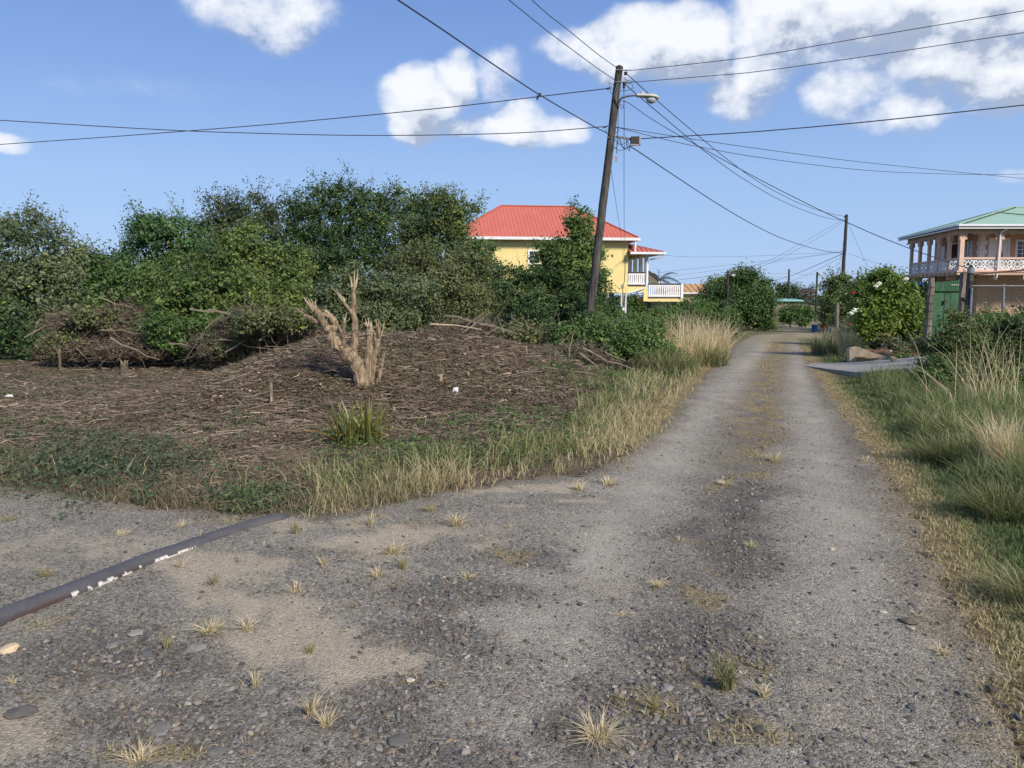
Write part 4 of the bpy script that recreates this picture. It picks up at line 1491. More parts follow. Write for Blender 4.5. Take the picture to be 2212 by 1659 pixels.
tree('leafy_tree', 'slim leafy tree with pale tips rising over the red roof beside the pole', 'tree', 27.6,
     [(1252, 470, 16, 32, 0), (1245, 500, 30, 28, 0), (1262, 540, 40, 36, 0), (1200, 555, 38, 34, 0), (1235, 598, 74, 46, 0), (1178, 535, 15, 20, 0), (1280, 590, 24, 34, 0)],
     900, 14, .20, .105, ((.035, .070, .020), (.115, .160, .045)), GT, 50, .5, 23, .06, accent=((.20, .25, .10), .5, 6.3))
tree('low_bush', 'low dark green bush at the foot of the pole', 'bush', 20.5,
     [(1350, 700, 60, 24, 1.5), (1345, 742, 80, 36, 0), (1285, 722, 50, 46, 0), (1400, 758, 60, 32, 0), (1240, 725, 80, 40, 0), (1380, 722, 50, 24, .6)],
     1100, 17, .17, .075, MD, GT, 30, .5, 24, .05, 4)
tree('thorn_scrub', 'scrub growing below the stilts of the yellow house', 'bush', 33,
     [(1385, 698, 60, 18, 0), (1440, 702, 60, 24, 0), (1500, 694, 40, 22, 0), (1325, 690, 30, 26, 0), (1450, 686, 60, 14, 2), (1550, 690, 50, 24, 3), (1510, 668, 30, 12, 3)],
     900, 15, .22, .10, MD, GT, 50, .7, 25, .05, 4)
tree('vine_bush', 'tangle of bare stems and vines below the dark bush', 'bush', 20.8,
     [(1130, 735, 70, 30, 0), (1200, 745, 70, 30, 0), (1060, 740, 40, 24, 0)], 420, 12, .2, .075, OL, GT, 20, .5, 26, .03, 6, twigs=160)
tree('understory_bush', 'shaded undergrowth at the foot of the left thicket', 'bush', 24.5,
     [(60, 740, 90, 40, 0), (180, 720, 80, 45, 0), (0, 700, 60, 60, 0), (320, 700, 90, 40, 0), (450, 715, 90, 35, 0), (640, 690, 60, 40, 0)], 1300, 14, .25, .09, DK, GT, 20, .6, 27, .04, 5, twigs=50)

tree('background_bush', 'dark bushes closing the gaps low behind the left trees', 'bush', 40,
     [(-20, 610, 120, 70, 0), (120, 620, 120, 70, 0), (260, 625, 110, 70, 0), (400, 620, 120, 70, 0)], 1000, 13, .4, .17, DK, GT, 0, .6, 28, .08, 4)
tree('background_bush', 'dark bushes closing the gaps low behind the middle trees', 'bush', 41,
     [(560, 615, 120, 75, 0), (700, 615, 110, 80, 0), (840, 615, 110, 70, 0), (960, 620, 90, 60, 0)], 1000, 13, .4, .17, DK, GT, 0, .6, 29, .08, 4)

tree('background_bush', 'green scrub seen through the stilts of the yellow house', 'bush', 60,
     [(1340, 668, 50, 26, 0), (1420, 672, 60, 26, 0), (1490, 672, 50, 22, 0)], 700, 13, .35, .2, MD, GT, 20, .6, 30, .08, 4)

# beyond the houses and down the road
GR = 'trees and bushes down the road'
tree('roadside_tree', 'large dark tree over the bend of the road', 'tree', 61,
     [(1612, 625, 50, 34, 0), (1600, 605, 24, 22, 0), (1570, 640, 40, 30, 0), (1640, 650, 40, 30, -1), (1600, 670, 70, 36, -1), (1650, 690, 26, 24, -1.5), (1560, 680, 40, 30, -1), (1618, 596, 18, 12, 0)],
     1700, 17, .38, .18, ((.020, .045, .016), (.070, .115, .034)), GR, 50, .9, 31, .12)
tree('pale_tree', 'paler thin tree between the peach house and the dark roadside tree', 'tree', 64,
     [(1548, 625, 26, 22, 0), (1535, 645, 36, 26, 0), (1552, 608, 14, 12, 0)], 420, 12, .30, .15, ((.05, .08, .03), (.13, .17, .06)), GR, 40, 1.0, 32, .09)
tree('far_tree', 'far tree beside the aqua roofed building', 'tree', 92,
     [(1700, 628, 20, 10, 0), (1716, 640, 20, 12, 0), (1690, 640, 16, 12, 0)], 420, 12, .45, .24, DK, GR, 20, 1.2, 33, .12)
tree('far_bush', 'round bush in front of the grey shed', 'bush', 66,
     [(1703, 682, 20, 13, 0), (1714, 672, 14, 10, 0)], 400, 13, .30, .17, MD, GR, 16, .7, 34, .07)
tree('far_bush', 'bush at the bend of the track left of the blue barrel', 'bush', 68,
     [(1737, 680, 15, 11, 0), (1730, 692, 13, 9, 0)], 380, 13, .30, .17, MD, GR, 16, .7, 35, .07)
tree('thin_tree', 'thin tree with open twigs left of the far dark pole', 'tree', 53,
     [(1795, 618, 22, 12, 0), (1792, 648, 22, 18, 0), (1815, 610, 22, 12, 0), (1806, 664, 32, 24, 0), (1795, 688, 24, 16, 0), (1830, 640, 24, 22, 0)],
     800, 12, .28, .15, ((.035, .062, .022), (.10, .13, .045)), GR, 60, 1.1, 36, .07, twigs=40)
tree('bare_tree', 'leafless grey crown between the two far poles', 'tree', 85,
     [(1745, 632, 14, 8, 0), (1736, 636, 10, 7, 0)], 90, 8, .4, .18, ((.09, .08, .08), (.13, .11, .11)), GR, 20, 1.0, 37, .05, twigs=60)
tr_f = tree('flowering_tree', 'thin tree with clusters of white flowers beside the big bright bush', 'tree', 34,
     [(1880, 615, 20, 22, 0), (1862, 625, 22, 24, 0), (1900, 640, 30, 30, 0), (1850, 650, 26, 24, 0), (1868, 680, 36, 30, 0)],
     700, 13, .20, .11, ((.045, .075, .025), (.13, .17, .055)), GR, 40, .8, 38, .06)
tr_b = tree('bright_bush', 'glossy bright green bush behind the low cream wall', 'bush', 25.5,
     [(1905, 620, 36, 30, 0), (1940, 660, 46, 44, 0), (1890, 660, 42, 40, 0), (1920, 700, 60, 36, 0), (1960, 700, 26, 34, 0), (1885, 710, 34, 26, 0), (1897, 602, 16, 20, 0), (1935, 625, 34, 26, 0)],
     1500, 15, .17, .10, ((.032, .066, .014), (.130, .175, .030)), GR, 60, .45, 39, .06, 3)
tree('very_dark_bush', 'very dark foliage between the bright bush and the green gate', 'bush', 29,
     [(1995, 650, 22, 40, 0), (1985, 700, 26, 50, 0), (1960, 735, 44, 24, -1), (1905, 740, 50, 18, -1.5)], 800, 14, .2, .12, ((.010, .022, .012), (.024, .042, .020)), GR, 0, .6, 40, .05, 2)  # leaf colours darker than those of the other bushes
GF = 'bushes in front of the gate and fence'
tree('roadside_bush', 'dark green thorny bush in front of the green gate and posts', 'bush', 16.5,
     [(2080, 720, 60, 36, 0), (2040, 760, 50, 36, 0), (2110, 770, 70, 44, -.5), (2180, 740, 60, 40, -.5), (2230, 800, 60, 60, -1), (2030, 800, 40, 26, -.6), (2140, 830, 80, 30, -2.5)],
     1900, 17, .14, .062, ((.020, .040, .012), (.070, .098, .026)), GF, 50, .4, 41, .035, 4, twigs=110)
tree('roadside_bush', 'mid green bush against the chain link fence at the right edge', 'bush', 17.5,
     [(2200, 722, 50, 30, 0), (2238, 700, 34, 36, 0), (2150, 712, 40, 22, 0)], 800, 15, .15, .07, MD, GF, 40, .5, 42, .035, 3, twigs=30)
tree('verge_shrub', 'small bright leaved shrub at the mouth of the driveway', 'bush', 14.5,
     [(2010, 808, 24, 18, 0), (1985, 818, 18, 12, 0), (2060, 830, 40, 16, 0)], 260, 14, .10, .06, BR, GF, 10, .25, 43, .015, 2)

# white flower clusters
fm = attr_mat('petal', .5, .3, .2)
def flowers(root, pts, D, rpx, name='flower_cluster', c=(.85, .85, .82)):
    for (u, v) in pts:
        p = P(u, v, D - .9)
        n = 70
        r = rpx / FPX * D
        d = rng.normal(0, 1, (n, 3)) * np.array([1, .5, .55]) * r * .55
        N = np.stack([rng.normal(0, .5, n), -np.ones(n), rng.normal(.5, .5, n)], 1)
        col = np.tile(np.array(c), (n, 1)) * rng.uniform(.8, 1.1, (n, 1))
        rl = np.array(root.location[:])
        link(name, leaf_mesh(name, d + np.array(p) - rl, N, rng.uniform(.05, .10, n), .8, col, fm), root)

flowers(tr_f, [(1868, 648), (1858, 652), (1846, 671), (1852, 669), (1878, 638), (1884, 641), (1870, 658), (1840, 676), (1893, 655)], 34, 5)
flowers(tr_f, [(1843, 632), (1866, 650), (1836, 700)], 34, 1.6, 'red_flower', (.5, .03, .03))
flowers(tr_b, [(1958, 602), (1893, 618), (1899, 612)], 25.5, 2.6)

# distant wooded land, nobody could count the trees
n = 26000
t = rng.uniform(0, 1, n)
xs = -75 + 220 * t
ys = 128 + rng.uniform(-8, 8, n) + 6 * np.sin(xs * .09)
hb = 1.6 + 1.6 * fbm(xs * .09, xs * 0, 4, 801)
zs = H(xs, ys) + rng.uniform(0, 1, n) ** .7 * hb
cols = mixcol(n, rng.uniform(0, 1, n), np.array((.028, .05, .028)), np.array((.07, .095, .045)), .3)
tag(link('distant_trees', leaf_mesh('distant_trees', np.stack([xs, ys, zs], 1), rng.normal(0, 1, (n, 3)) + [0, -.6, .6], rng.uniform(.35, .75, n), .7, cols)),
    'low wooded land on the horizon beyond the houses', kind='stuff')
# rough scrub growing over the flat land behind the houses
n = 30000
xs = rng.uniform(-40, 75, n); ys = rng.uniform(36, 120, n)
u, v = proj(xs, ys, H(xs, ys))
L = xs - .352 * ys
ok = ((np.abs(L - 1) > 3.4)) & (fbm(xs * .2, ys * .2, 3, 811) > .42) & ~((xs > 25) & (xs < 45) & (ys > 44) & (ys < 62)) & ~((xs > -5) & (xs < 13) & (ys > 48) & (ys < 60))
xs, ys = xs[ok], ys[ok]; n = len(xs)
hs = 1.0 * fbm(xs * .3, ys * .3, 3, 812)
zs = H(xs, ys) + rng.uniform(0, 1, n) * hs
cols = mixcol(n, fbm(xs * .5, ys * .5, 2, 813), np.array((.030, .055, .02)), np.array((.10, .13, .045)), .35)
tag(link('roadside_scrub', leaf_mesh('roadside_scrub', np.stack([xs, ys, zs], 1), rng.normal(0, .7, (n, 3)) + [0, -.3, .8], rng.uniform(.16, .36, n), .6, cols)),
    'knee high green scrub on both sides of the far end of the road', kind='stuff')

def patch(u, v, ru, rv, n, hmax, size, ca, cb, name, label):
    us = rng.normal(u, ru * .5, n); vs = rng.normal(v, rv * .5, n)
    pts = np.array([flat(a, b) for a, b in zip(us, vs)])
    X, Y = pts[:, 0], pts[:, 1]; per = 20
    Xr = np.repeat(X, per) + rng.normal(0, .09, n * per); Yr = np.repeat(Y, per) + rng.normal(0, .09, n * per)
    Zr = H(Xr, Yr) + rng.uniform(.02, 1, n * per) * hmax * np.repeat(rng.uniform(.4, 1, n), per)
    c = mixcol(n * per, rng.uniform(0, 1, n * per), np.array(ca), np.array(cb), .3)
    tag(link(name, leaf_mesh(name, np.stack([Xr, Yr, Zr], 1), rng.normal(0, .6, (n * per, 3)) + [0, -.3, .9], rng.uniform(.6, 1.4, n * per) * size, .6, c)), label, kind='stuff')
patch(190, 1010, 260, 60, 260, .24, .045, (.042, .066, .034), (.11, .13, .07), 'dark_weeds', 'dark blue green weeds at the edge of the gravel at far left')
patch(560, 1085, 90, 26, 90, .14, .036, (.05, .085, .03), (.11, .14, .055), 'bright_weeds', 'bright green creeping weeds beyond the buried end of the pipe')
patch(780, 960, 60, 24, 60, .22, .040, (.05, .10, .02), (.11, .17, .04), 'plant_base_weeds', 'green vines growing around the foot of the spiky plant')
patch(900, 1000, 130, 30, 120, .16, .036, (.05, .09, .025), (.10, .15, .04), 'vine_weeds', 'green vine leaves scattered over the brown litter above the grass band')

# coconut palm behind the yellow house
def palm(u, v, D, label):
    c = np.array(P(u, v, D))
    root = empty('coconut_palm', (c[0], D, Hs(c[0], D)), label, 'palm tree')
    tb = MB(); tb.tube([(c[0], D, Hs(c[0], D) - .3), (c[0] + .1, D, c[2] * .5), tuple(c)], [.22, .16, .13], 8)
    tb.build('trunk', M['trunk'], root)
    r_ = np.random.default_rng(5)
    for k in range(15):
        a = 2 * pi * k / 15 + r_.normal(0, .15); el = r_.uniform(.05, 1.15)
        ln = r_.uniform(1.7, 2.4)
        t = np.linspace(0, 1, 12)
        hx = ln * (t * cos(el) + .12 * t * t); hz = ln * (t * sin(el) - (.75 - .25 * sin(el)) * t * t)
        px_, py_, pz_ = c[0] + hx * cos(a), c[1] + hx * sin(a), c[2] + hz
        mb = MB(); mb.tube(np.stack([px_, py_, pz_], 1), np.linspace(.03, .008, 12), 4)
        for i in range(2, 12):
            for s in (-1, 1):
                for q_ in (0, .5):
                    if i + q_ > 11: continue
                    f_ = np.array([np.interp(i + q_, range(12), z_) for z_ in (px_, py_, pz_)])
                    L = .5 * (1 - abs(t[i] - .45)) ** 1.2
                    out = f_ + np.array([cos(a) * .22 - s * sin(a) * L, sin(a) * .22 + s * cos(a) * L, -.22 * L - .05])
                    wv = np.array([cos(a), sin(a), 0]) * .035
                    mb.add([f_ - wv, f_ + wv, out], [(0, 1, 2)])
        mb.build('frond', M['palm'], root)
M['palm'] = paint('palm leaf', (.030, .055, .022), .45, .3, 4)
palm(1424, 604, 68, 'coconut palm showing above the white balcony rail')

# ------------------------------------------------------------------ heaps of cut brush
def brush_pile(label, D, lobes, nst, nlf, seed, big=10):
    r_ = np.random.default_rng(seed)
    Wl = []
    for (u, v, ru, rv, dd) in lobes:
        Y = D + dd; c = P(u, v, Y); k = Y / FPX
        Wl.append((c[0], c[1], c[2], ru * k, .75 * ru * k if ru * k < 1.6 else 1.3, rv * k))
    W = np.array(Wl)
    bx, by = float(W[:, 0].mean()), D
    root = empty('brush_pile', (bx, by, Hs(bx, by)), label, 'brush pile', 'heaps of cut brush')
    rl = np.array(root.location[:])
    def pts(n, inner=.45):
        w_ = W[:, 3] * W[:, 5]; pk = r_.choice(len(W), n, p=w_ / w_.sum())
        d = r_.normal(0, 1, (n, 3)); d /= np.linalg.norm(d, axis=1, keepdims=True)
        fl = (d[:, 1] > .2) & (r_.uniform(0, 1, n) < .6); d[fl, 1] *= -1
        lump = .42 + 1.0 * fbm(d[:, 0] * 4 + pk * 3, d[:, 2] * 4 + d[:, 1] * 2, 3, seed)
        p_ = W[pk, :3] + d * W[pk, 3:] * ((1 - inner * r_.uniform(0, 1, n) ** 1.6) * lump)[:, None]
        p_[:, 2] = np.maximum(p_[:, 2], H(p_[:, 0], p_[:, 1]) + .03)
        return p_, d
    n = nst
    C, d = pts(n)
    ang = r_.normal(.1, .75, n); pit = r_.normal(.05, .5, n) + (r_.uniform(0, 1, n) < .12) * r_.uniform(.3, 1.1, n)
    dv = np.stack([np.cos(ang) * np.cos(pit), np.sin(ang) * np.cos(pit), np.sin(pit)], 1)
    Ln = np.clip(np.exp(r_.normal(-1.25, .6, n)), .1, 1.7)[:, None]
    bend = r_.normal(0, .10, (n, 3)) * Ln
    p0, p1, p2 = C - dv * Ln / 2, C + bend, C + dv * Ln / 2
    for q_ in (p0, p2): q_[:, 2] = np.maximum(q_[:, 2], H(q_[:, 0], q_[:, 1]) + .02)
    Wd = r_.uniform(.0025, .0075, n)
    sv = np.cross(dv, r_.normal(0, 1, (n, 3))); sv /= np.linalg.norm(sv, axis=1, keepdims=True) + 1e-9
    sv *= Wd[:, None] * 1.0
    V = np.stack([p0 - sv, p0 + sv, p1 - sv, p1 + sv, p2 - sv * .5, p2 + sv * .5], 1).reshape(-1, 3) - rl
    b = (np.arange(n) * 6)[:, None]
    F = np.concatenate([b + [0, 1, 3, 2], b + [2, 3, 5, 4]], 1).reshape(-1, 4)
    ton = r_.uniform(.06, .17, n) + (r_.uniform(0, 1, n) > .95) * .14
    cols = np.repeat(np.stack([ton * 1.18, ton * .95, ton * .76], 1), 6, 0)
    tag(link('cut_stems', raw_mesh('cut_stems', V, F.ravel(), np.full(len(F), 4), M['stick'], cols), root), kind='stuff')
    nlf = int(nlf * 1.5)
    C, d = pts(nlf, .6)
    tn = r_.uniform(.045, .14, nlf)
    cols = np.stack([tn * 1.2, tn * .92, tn * .68], 1)
    gr = (fbm(C[:, 0] * .7, C[:, 2] * 1.2, 3, seed) > .54) & (r_.uniform(0, 1, nlf) < .7)
    cols[gr] = np.array((.075, .105, .04)) * r_.uniform(.7, 1.3, (gr.sum(), 1))
    tag(link('withered_leaves', leaf_mesh('withered_leaves', C - rl, d + r_.normal(0, .6, (nlf, 3)), r_.uniform(.05, .11, nlf), .6, cols, M['stick']), root), kind='stuff')
    # thick bare branches lying across it
    for k in range(big):
        mb = MB()
        c, _ = pts(1, .05)
        c = c[0] + np.array([0, -.25, .05])
        a = r_.normal(.1, .5); e = r_.normal(.1, .35); L = r_.uniform(.6, 1.7)
        dv = np.array([cos(a) * cos(e), sin(a) * .3, sin(e)]) * L / 2
        limb(mb, c - dv, c + dv, .022, .010, r_, 5, 5, .05)
        mb.build('bare_branch', M['stick_mat'], root)
    return root


brush_pile('long heap of withered brush at the foot of the left thicket', 22.5,
           [(170, 715, 70, 50, 0), (260, 710, 80, 60, 0), (350, 735, 90, 48, -.5), (160, 755, 80, 26, -.6), (290, 755, 110, 26, -.8), (430, 735, 60, 46, 0), (400, 690, 60, 26, .8)], 9000, 17000, 51, 16)
brush_pile('second withered heap of brush behind the left side of the mound', 20.5,
           [(540, 720, 80, 48, 0), (480, 750, 70, 34, 0), (620, 712, 70, 40, 0), (670, 730, 50, 26, -.3)], 6500, 12000, 52, 10)
brush_pile('pale stems heaped against the bushes right of the stump', 18.5,
           [(980, 725, 70, 16, 0), (1020, 715, 50, 22, .3), (930, 735, 60, 12, -.3)], 2600, 3800, 53, 8)
brush_pile('dark tangle of cut stems at the foot of the vine bush', 18.2,
           [(1180, 768, 70, 20, 0), (1250, 770, 60, 22, 0), (1300, 790, 40, 16, -.4)], 3600, 6500, 54, 6)

GV = 'vines growing over the brush heaps'
tree('creeping_vine', 'green vine climbing over the left end of the long brush heap', 'vine', 21.9, [(140, 745, 40, 34, 0), (210, 690, 40, 16, 0)], 260, 13, .2, .09, OL, GV, 10, .4, 71, .02, 3, twigs=20)
tree('creeping_vine', 'green vine between the two brush heaps', 'vine', 21.2, [(380, 730, 44, 30, 0), (440, 700, 50, 20, 0), (345, 705, 40, 16, 0)], 330, 13, .2, .09, MD, GV, 10, .4, 72, .02, 3, twigs=20)
tree('creeping_vine', 'dull vine spilling over the second brush heap behind the mound', 'vine', 19.6, [(560, 700, 46, 18, 0), (640, 690, 40, 18, 0)], 260, 13, .18, .08, OL, GV, 10, .4, 73, .02, 3, twigs=20)

# ------------------------------------------------------------------ the hacked tree on the mound
def splinter(mb, p, dirv, r, n, ln):
    """torn end: a bundle of pointed shards"""
    dirv = np.array(dirv, float); dirv /= np.linalg.norm(dirv)
    a = np.cross(dirv, (.3, 1, .2)); a /= np.linalg.norm(a); b = np.cross(dirv, a)
    for i in range(n):
        t = 2 * pi * i / n + random.uniform(-.3, .3)
        o = np.array(p) + (cos(t) * a + sin(t) * b) * r * .55
        L = ln * random.uniform(.15, 1.15)
        e = o + dirv * L + (cos(t) * a + sin(t) * b) * r * random.uniform(.2, 1.5)
        mb.tube([o - dirv * r, o + (e - o) * .5, e], [r * .5 * random.uniform(.6, 1.1), r * .24, .002], 4)


sx, sy, sz = G(785, 834)
ST_D = sy
stump = empty('hacked_tree', (sx, sy, sz), 'hacked leafless tree of pale torn limbs standing on the mound', 'tree stump')
def SP(u, v, dd=0): return np.array(P(u, v, ST_D + dd))
px1 = ST_D / FPX
def limb_px(name, pts, radii, spl=None, mat='cut_wood'):
    """pts: (u, v, depth offset); radii in photo pixels"""
    mb = MB()
    W_ = [SP(*p) for p in pts]
    tt = np.linspace(0, 1, len(W_)); t2 = np.linspace(0, 1, len(W_) * 3)
    W2 = np.stack([np.interp(t2, tt, [w_[j] for w_ in W_]) for j in range(3)], 1)
    # smooth
    for _ in range(2):
        W2[1:-1] = (W2[:-2] + 2 * W2[1:-1] + W2[2:]) / 4
    W2 = W2 + rng.normal(0, .006, W2.shape)
    rr_ = np.interp(t2, tt, radii) * px1 * 1.12 * (1 + rng.normal(0, .09, len(t2)))
    mb.tube(W2, rr_, 10, jit=.10)
    ob = mb.build(name, M[mat], stump, smooth=False)
    if spl:
        m2 = MB()
        d_ = W2[-1] - W2[-2]
        splinter(m2, W2[-1], d_ + np.array([0, 0, .01]), radii[-1] * px1 * 1.15, spl[0], spl[1] * px1 * 1.25)
        m2.build('torn_end', M['fresh_wood'], ob)
    return ob

limb_px('trunk', [(782, 838, 0), (778, 800, 0), (762, 775, 0), (735, 752, 0), (718, 730, 0), (712, 712, 0)], [14, 13, 13, 12, 11, 8])
limb_px('limb', [(714, 722, 0), (700, 700, -.1), (688, 678, -.1), (676, 663, -.15)], [9, 8, 7.5, 7], (7, 20))
limb_px('limb', [(716, 716, 0), (726, 700, .1), (718, 688, .1), (706, 678, .1)], [7, 7, 6, 6], (4, 10, 1))
limb_px('limb', [(700, 700, -.05), (684, 697, -.1), (666, 686, -.1), (657, 676, -.1)], [5, 5, 4.5, 4.5], (6, 22))
limb_px('limb', [(762, 800, .05), (765, 760, .05), (766, 720, .05), (764, 680, .05), (764, 640, .05), (763, 622, .05)], [9, 8, 7.5, 6, 5, 5], (6, 34))
limb_px('limb', [(765, 686, .05), (757, 672, 0), (748, 660, 0), (742, 652, 0)], [3.5, 3.2, 3, 3], (5, 32))
limb_px('limb', [(772, 790, .1), (760, 760, .2), (745, 735, .2), (735, 712, .2), (728, 700, .2)], [5, 4, 3.6, 3.4, 3], (5, 18))
limb_px('limb', [(790, 834, 0), (795, 800, 0), (798, 760, 0), (798, 725, 0), (798, 704, 0)], [9, 8, 7.5, 6.5, 6], (5, 14))
limb_px('limb', [(800, 830, .05), (806, 790, .05), (812, 760, .05), (818, 738, .05), (822, 722, .05)], [7, 6, 5, 4.5, 3.5], (4, 22))
limb_px('limb', [(815, 748, .05), (811, 730, .05), (808, 716, .05)], [3.5, 3, 2.6], (3, 14))
limb_px('limb', [(820, 732, .05), (818, 715, 0), (816, 703, 0)], [3, 2.8, 2.5], (4, 12, 1))
limb_px('limb', [(814, 832, .2), (822, 800, .2), (826, 780, .2)], [4.5, 3.6, 3], (3, 18, 1))
limb_px('limb', [(745, 750, -.05), (742, 720, -.05), (744, 690, -.05)], [3.4, 3, 2.6], (3, 24))
for k in range(16):
    mb = MB()
    u = 700 + 110 * random.random(); v = 690 + 110 * random.random()
    a = SP(u, v, random.uniform(-.15, .15))
    limb(mb, a, a + np.array([random.uniform(-.25, .25), random.uniform(-.1, .1), random.uniform(-.05, .35)]), .007, .003, rng, 4, 4, .1)
    mb.build('twig', M['cut_wood'], stump)

# smaller cut stumps in the lot
def small_stump(u, v, hpx, wpx, label, torn=True, mat='cut_wood', lean=0):
    x, y, z = G(u, v)
    k = y / FPX
    mb = MB()
    top = np.array([x + lean * k, y, z + hpx * k * .75])
    mb.tube([(x, y, z - .06), ((x + top[0]) / 2 + .01, y, (z + top[2]) / 2), top], [wpx * k * .6, wpx * k * .5, wpx * k * .45], 8, jit=.12)
    ob = mb.build('tree_stump', M[mat])
    tag(ob, label, 'tree stump', 'stumps left in the cleared lot')
    m2 = MB(); splinter(m2, top, (lean * .01, 0, 1), wpx * k * .42, 5, hpx * k * .35)
    o2 = m2.build('torn_end', M['fresh_wood'] if torn else M['cut_wood'], None, world=False)
    o2.parent = ob
    o2.location = (-ob.location[0], -ob.location[1], -ob.location[2])
small_stump(269, 810, 36, 16, 'short splintered brown stump in the open lot at left', False, 'trunk')
small_stump(586, 875, 62, 8, 'thin upright stump with a few green leaves on the slope of the mound', False)
small_stump(951, 828, 20, 9, 'small pale freshly split stump on top of the mound')
small_stump(1308, 800, 26, 8, 'forked torn stump at the right foot of the mound')
small_stump(130, 800, 50, 6, 'slender dark stump in front of the brush heap at left', False, 'trunk')
small_stump(1010, 815, 12, 7, 'low grey stump among raked stems right of the pale one', False)
small_stump(1136, 765, 16, 6, 'pale cut stub below the vine bush', True)

# spiky plant in front of the mound
ax, ay, az_ = G(770, 968)
agave = empty('agave_plant', (ax, ay, az_), 'yellow green spiky rosette plant in front of the mound', 'plant')
k = ay / FPX
lm, q, bs = material('spiky leaf')
at = q.n('ShaderNodeAttribute'); at.attribute_name = 'col'
q.link(at.outputs[0], bs.inputs['Base Color']); bs.inputs['Roughness'].default_value = .45
M['spike'] = lm
for i in range(84):
    c2 = i % 3
    ox = (-22 if c2 == 0 else (26 if c2 == 1 else 0)) * k + rng.normal(0, 9 * k)
    oy = rng.normal(0, .08)
    a = rng.uniform(0, 2 * pi); outw = rng.uniform(.05, .8)
    if i % 9 == 0: outw = 1.5
    L = rng.uniform(80, 128) * k
    t = np.linspace(0, 1, 7)
    hx = L * outw * (t * .55 + .25 * t * t)
    hz = L * (t - (.10 + .35 * outw * .5) * t * t * outw)
    w = rng.uniform(2.8, 4.6) * k * np.array([.8, 1, .95, .8, .6, .35, .03])
    tx, ty = -sin(a), cos(a)
    V = []; C = []
    yellow = rng.uniform(0, 1)
    base = np.array((.085, .125, .045)) * (1 - yellow * .6) + np.array((.27, .25, .08)) * yellow * .6
    if outw > 1.2: base = np.array((.34, .22, .05))
    for j in range(7):
        cx, cy, cz = ox + hx[j] * cos(a), oy + hx[j] * sin(a), hz[j] - .02
        V += [(cx - tx * w[j], cy - ty * w[j], cz), (cx - cos(a) * w[j] * -.35, cy - sin(a) * w[j] * -.35, cz - w[j] * .4), (cx + tx * w[j], cy + ty * w[j], cz)]
        e = .55 + .6 * t[j]
        C += [tuple(base * e * np.array((1.5, 1.3, .9))), tuple(base * e * .85), tuple(base * e * np.array((1.5, 1.3, .9)))]
    F = []
    for j in range(6):
        F += [(3 * j, 3 * j + 1, 3 * j + 4, 3 * j + 3), (3 * j + 1, 3 * j + 2, 3 * j + 5, 3 * j + 4)]
    mb = MB(); mb.add(V, F, C)
    mb.build('leaf', M['spike'], agave, world=False)

# pale chips, sticks and litter one can pick out
def chip(u, v, lpx, wpx, ang, label, mat='fresh_wood', nm='wood_chip', cat='wood chip', lift=.03):
    x, y, z = G(u, v); k = y / FPX
    mb = MB(); L, w_ = lpx * k / 2, wpx * k / 2
    mb.add([(-L, -w_ * .4, 0), (-L * .3, -w_, 0), (L, -w_ * .3, 0.004), (L * .6, w_, 0), (-L * .5, w_ * .8, 0),
            (-L, -w_ * .4, w_ * .5), (-L * .3, -w_, w_ * .7), (L, -w_ * .3, w_ * .3), (L * .6, w_, w_ * .6), (-L * .5, w_ * .8, w_ * .6)],
           [(4, 3, 2, 1, 0), (5, 6, 7, 8, 9), (0, 1, 6, 5), (1, 2, 7, 6), (2, 3, 8, 7), (3, 4, 9, 8), (4, 0, 5, 9)])
    o = mb.build(nm, M[mat], None, world=False, loc=(x, y, z + lift))
    o.rotation_euler = (R(50), -R(ang), R(10))
    tag(o, label, cat)
def stick(pts, rpx, label, mat='stick_mat', lift=.05):
    W_ = []
    for (u, v) in pts:
        x, y, z = G(u, v); W_.append((x, y, z + lift))
    W_ = np.array(W_)
    r = rpx * W_[:, 1].mean() / FPX
    mb = MB(); mb.tube(W_, np.linspace(r, r * .6, len(W_)), 5, jit=.1)
    tag(mb.build('cut_branch', M[mat]), label, 'branch', 'cut branches lying on the lot')
chip(20, 860, 22, 8, 0, 'white scrap of plastic on the cleared lot at the left edge', 'plastic_white', 'plastic_scrap', 'litter')
chip(985, 852, 22, 14, 70, 'white leaf shaped scrap on the mound', 'plastic_white', 'plastic_scrap', 'litter')
chip(1086, 873, 22, 6, 10, 'pale broken chip low on the right side of the mound')
chip(1098, 850, 16, 5, 40, 'thin pale chip leaning on the right side of the mound')
chip(1118, 930 + 20, 16, 5, 20, 'pale chip in the verge right of the mound')
chip(905, 955, 12, 5, 50, 'small yellowish chip below the mound')
stick([(742, 930), (780, 935), (850, 938)], 1.2, 'thin bleached stick lying in front of the spiky plant', 'fresh_wood')
stick([(930, 900), (965, 905), (1010, 925)], 1.4, 'pale bent stick with torn bark right of the spiky plant', 'fresh_wood')
stick([(250, 905), (330, 895), (420, 925)], 1.8, 'long curved brown branch on the flat part of the lot')
stick([(470, 888), (560, 880), (660, 885)], 1.8, 'straight pale branch low on the left side of the mound')
stick([(480, 835), (540, 812), (560, 800)], 1.5, 'bare branch on the left shoulder of the mound')
stick([(160, 955), (250, 960), (300, 940)], 2.0, 'grey brown branch among weeds at lower left')
stick([(930, 730), (985, 733), (1040, 742)], 1.8, 'pale stripped branch lying along the top of the stem heap', 'fresh_wood', .25)
stick([(640, 790), (700, 800), (760, 815)], 1.3, 'thin bare branch left of the hacked tree')
stick([(1090, 820), (1180, 800), (1290, 815)], 1.4, 'slim curved branch across the right side of the mound')

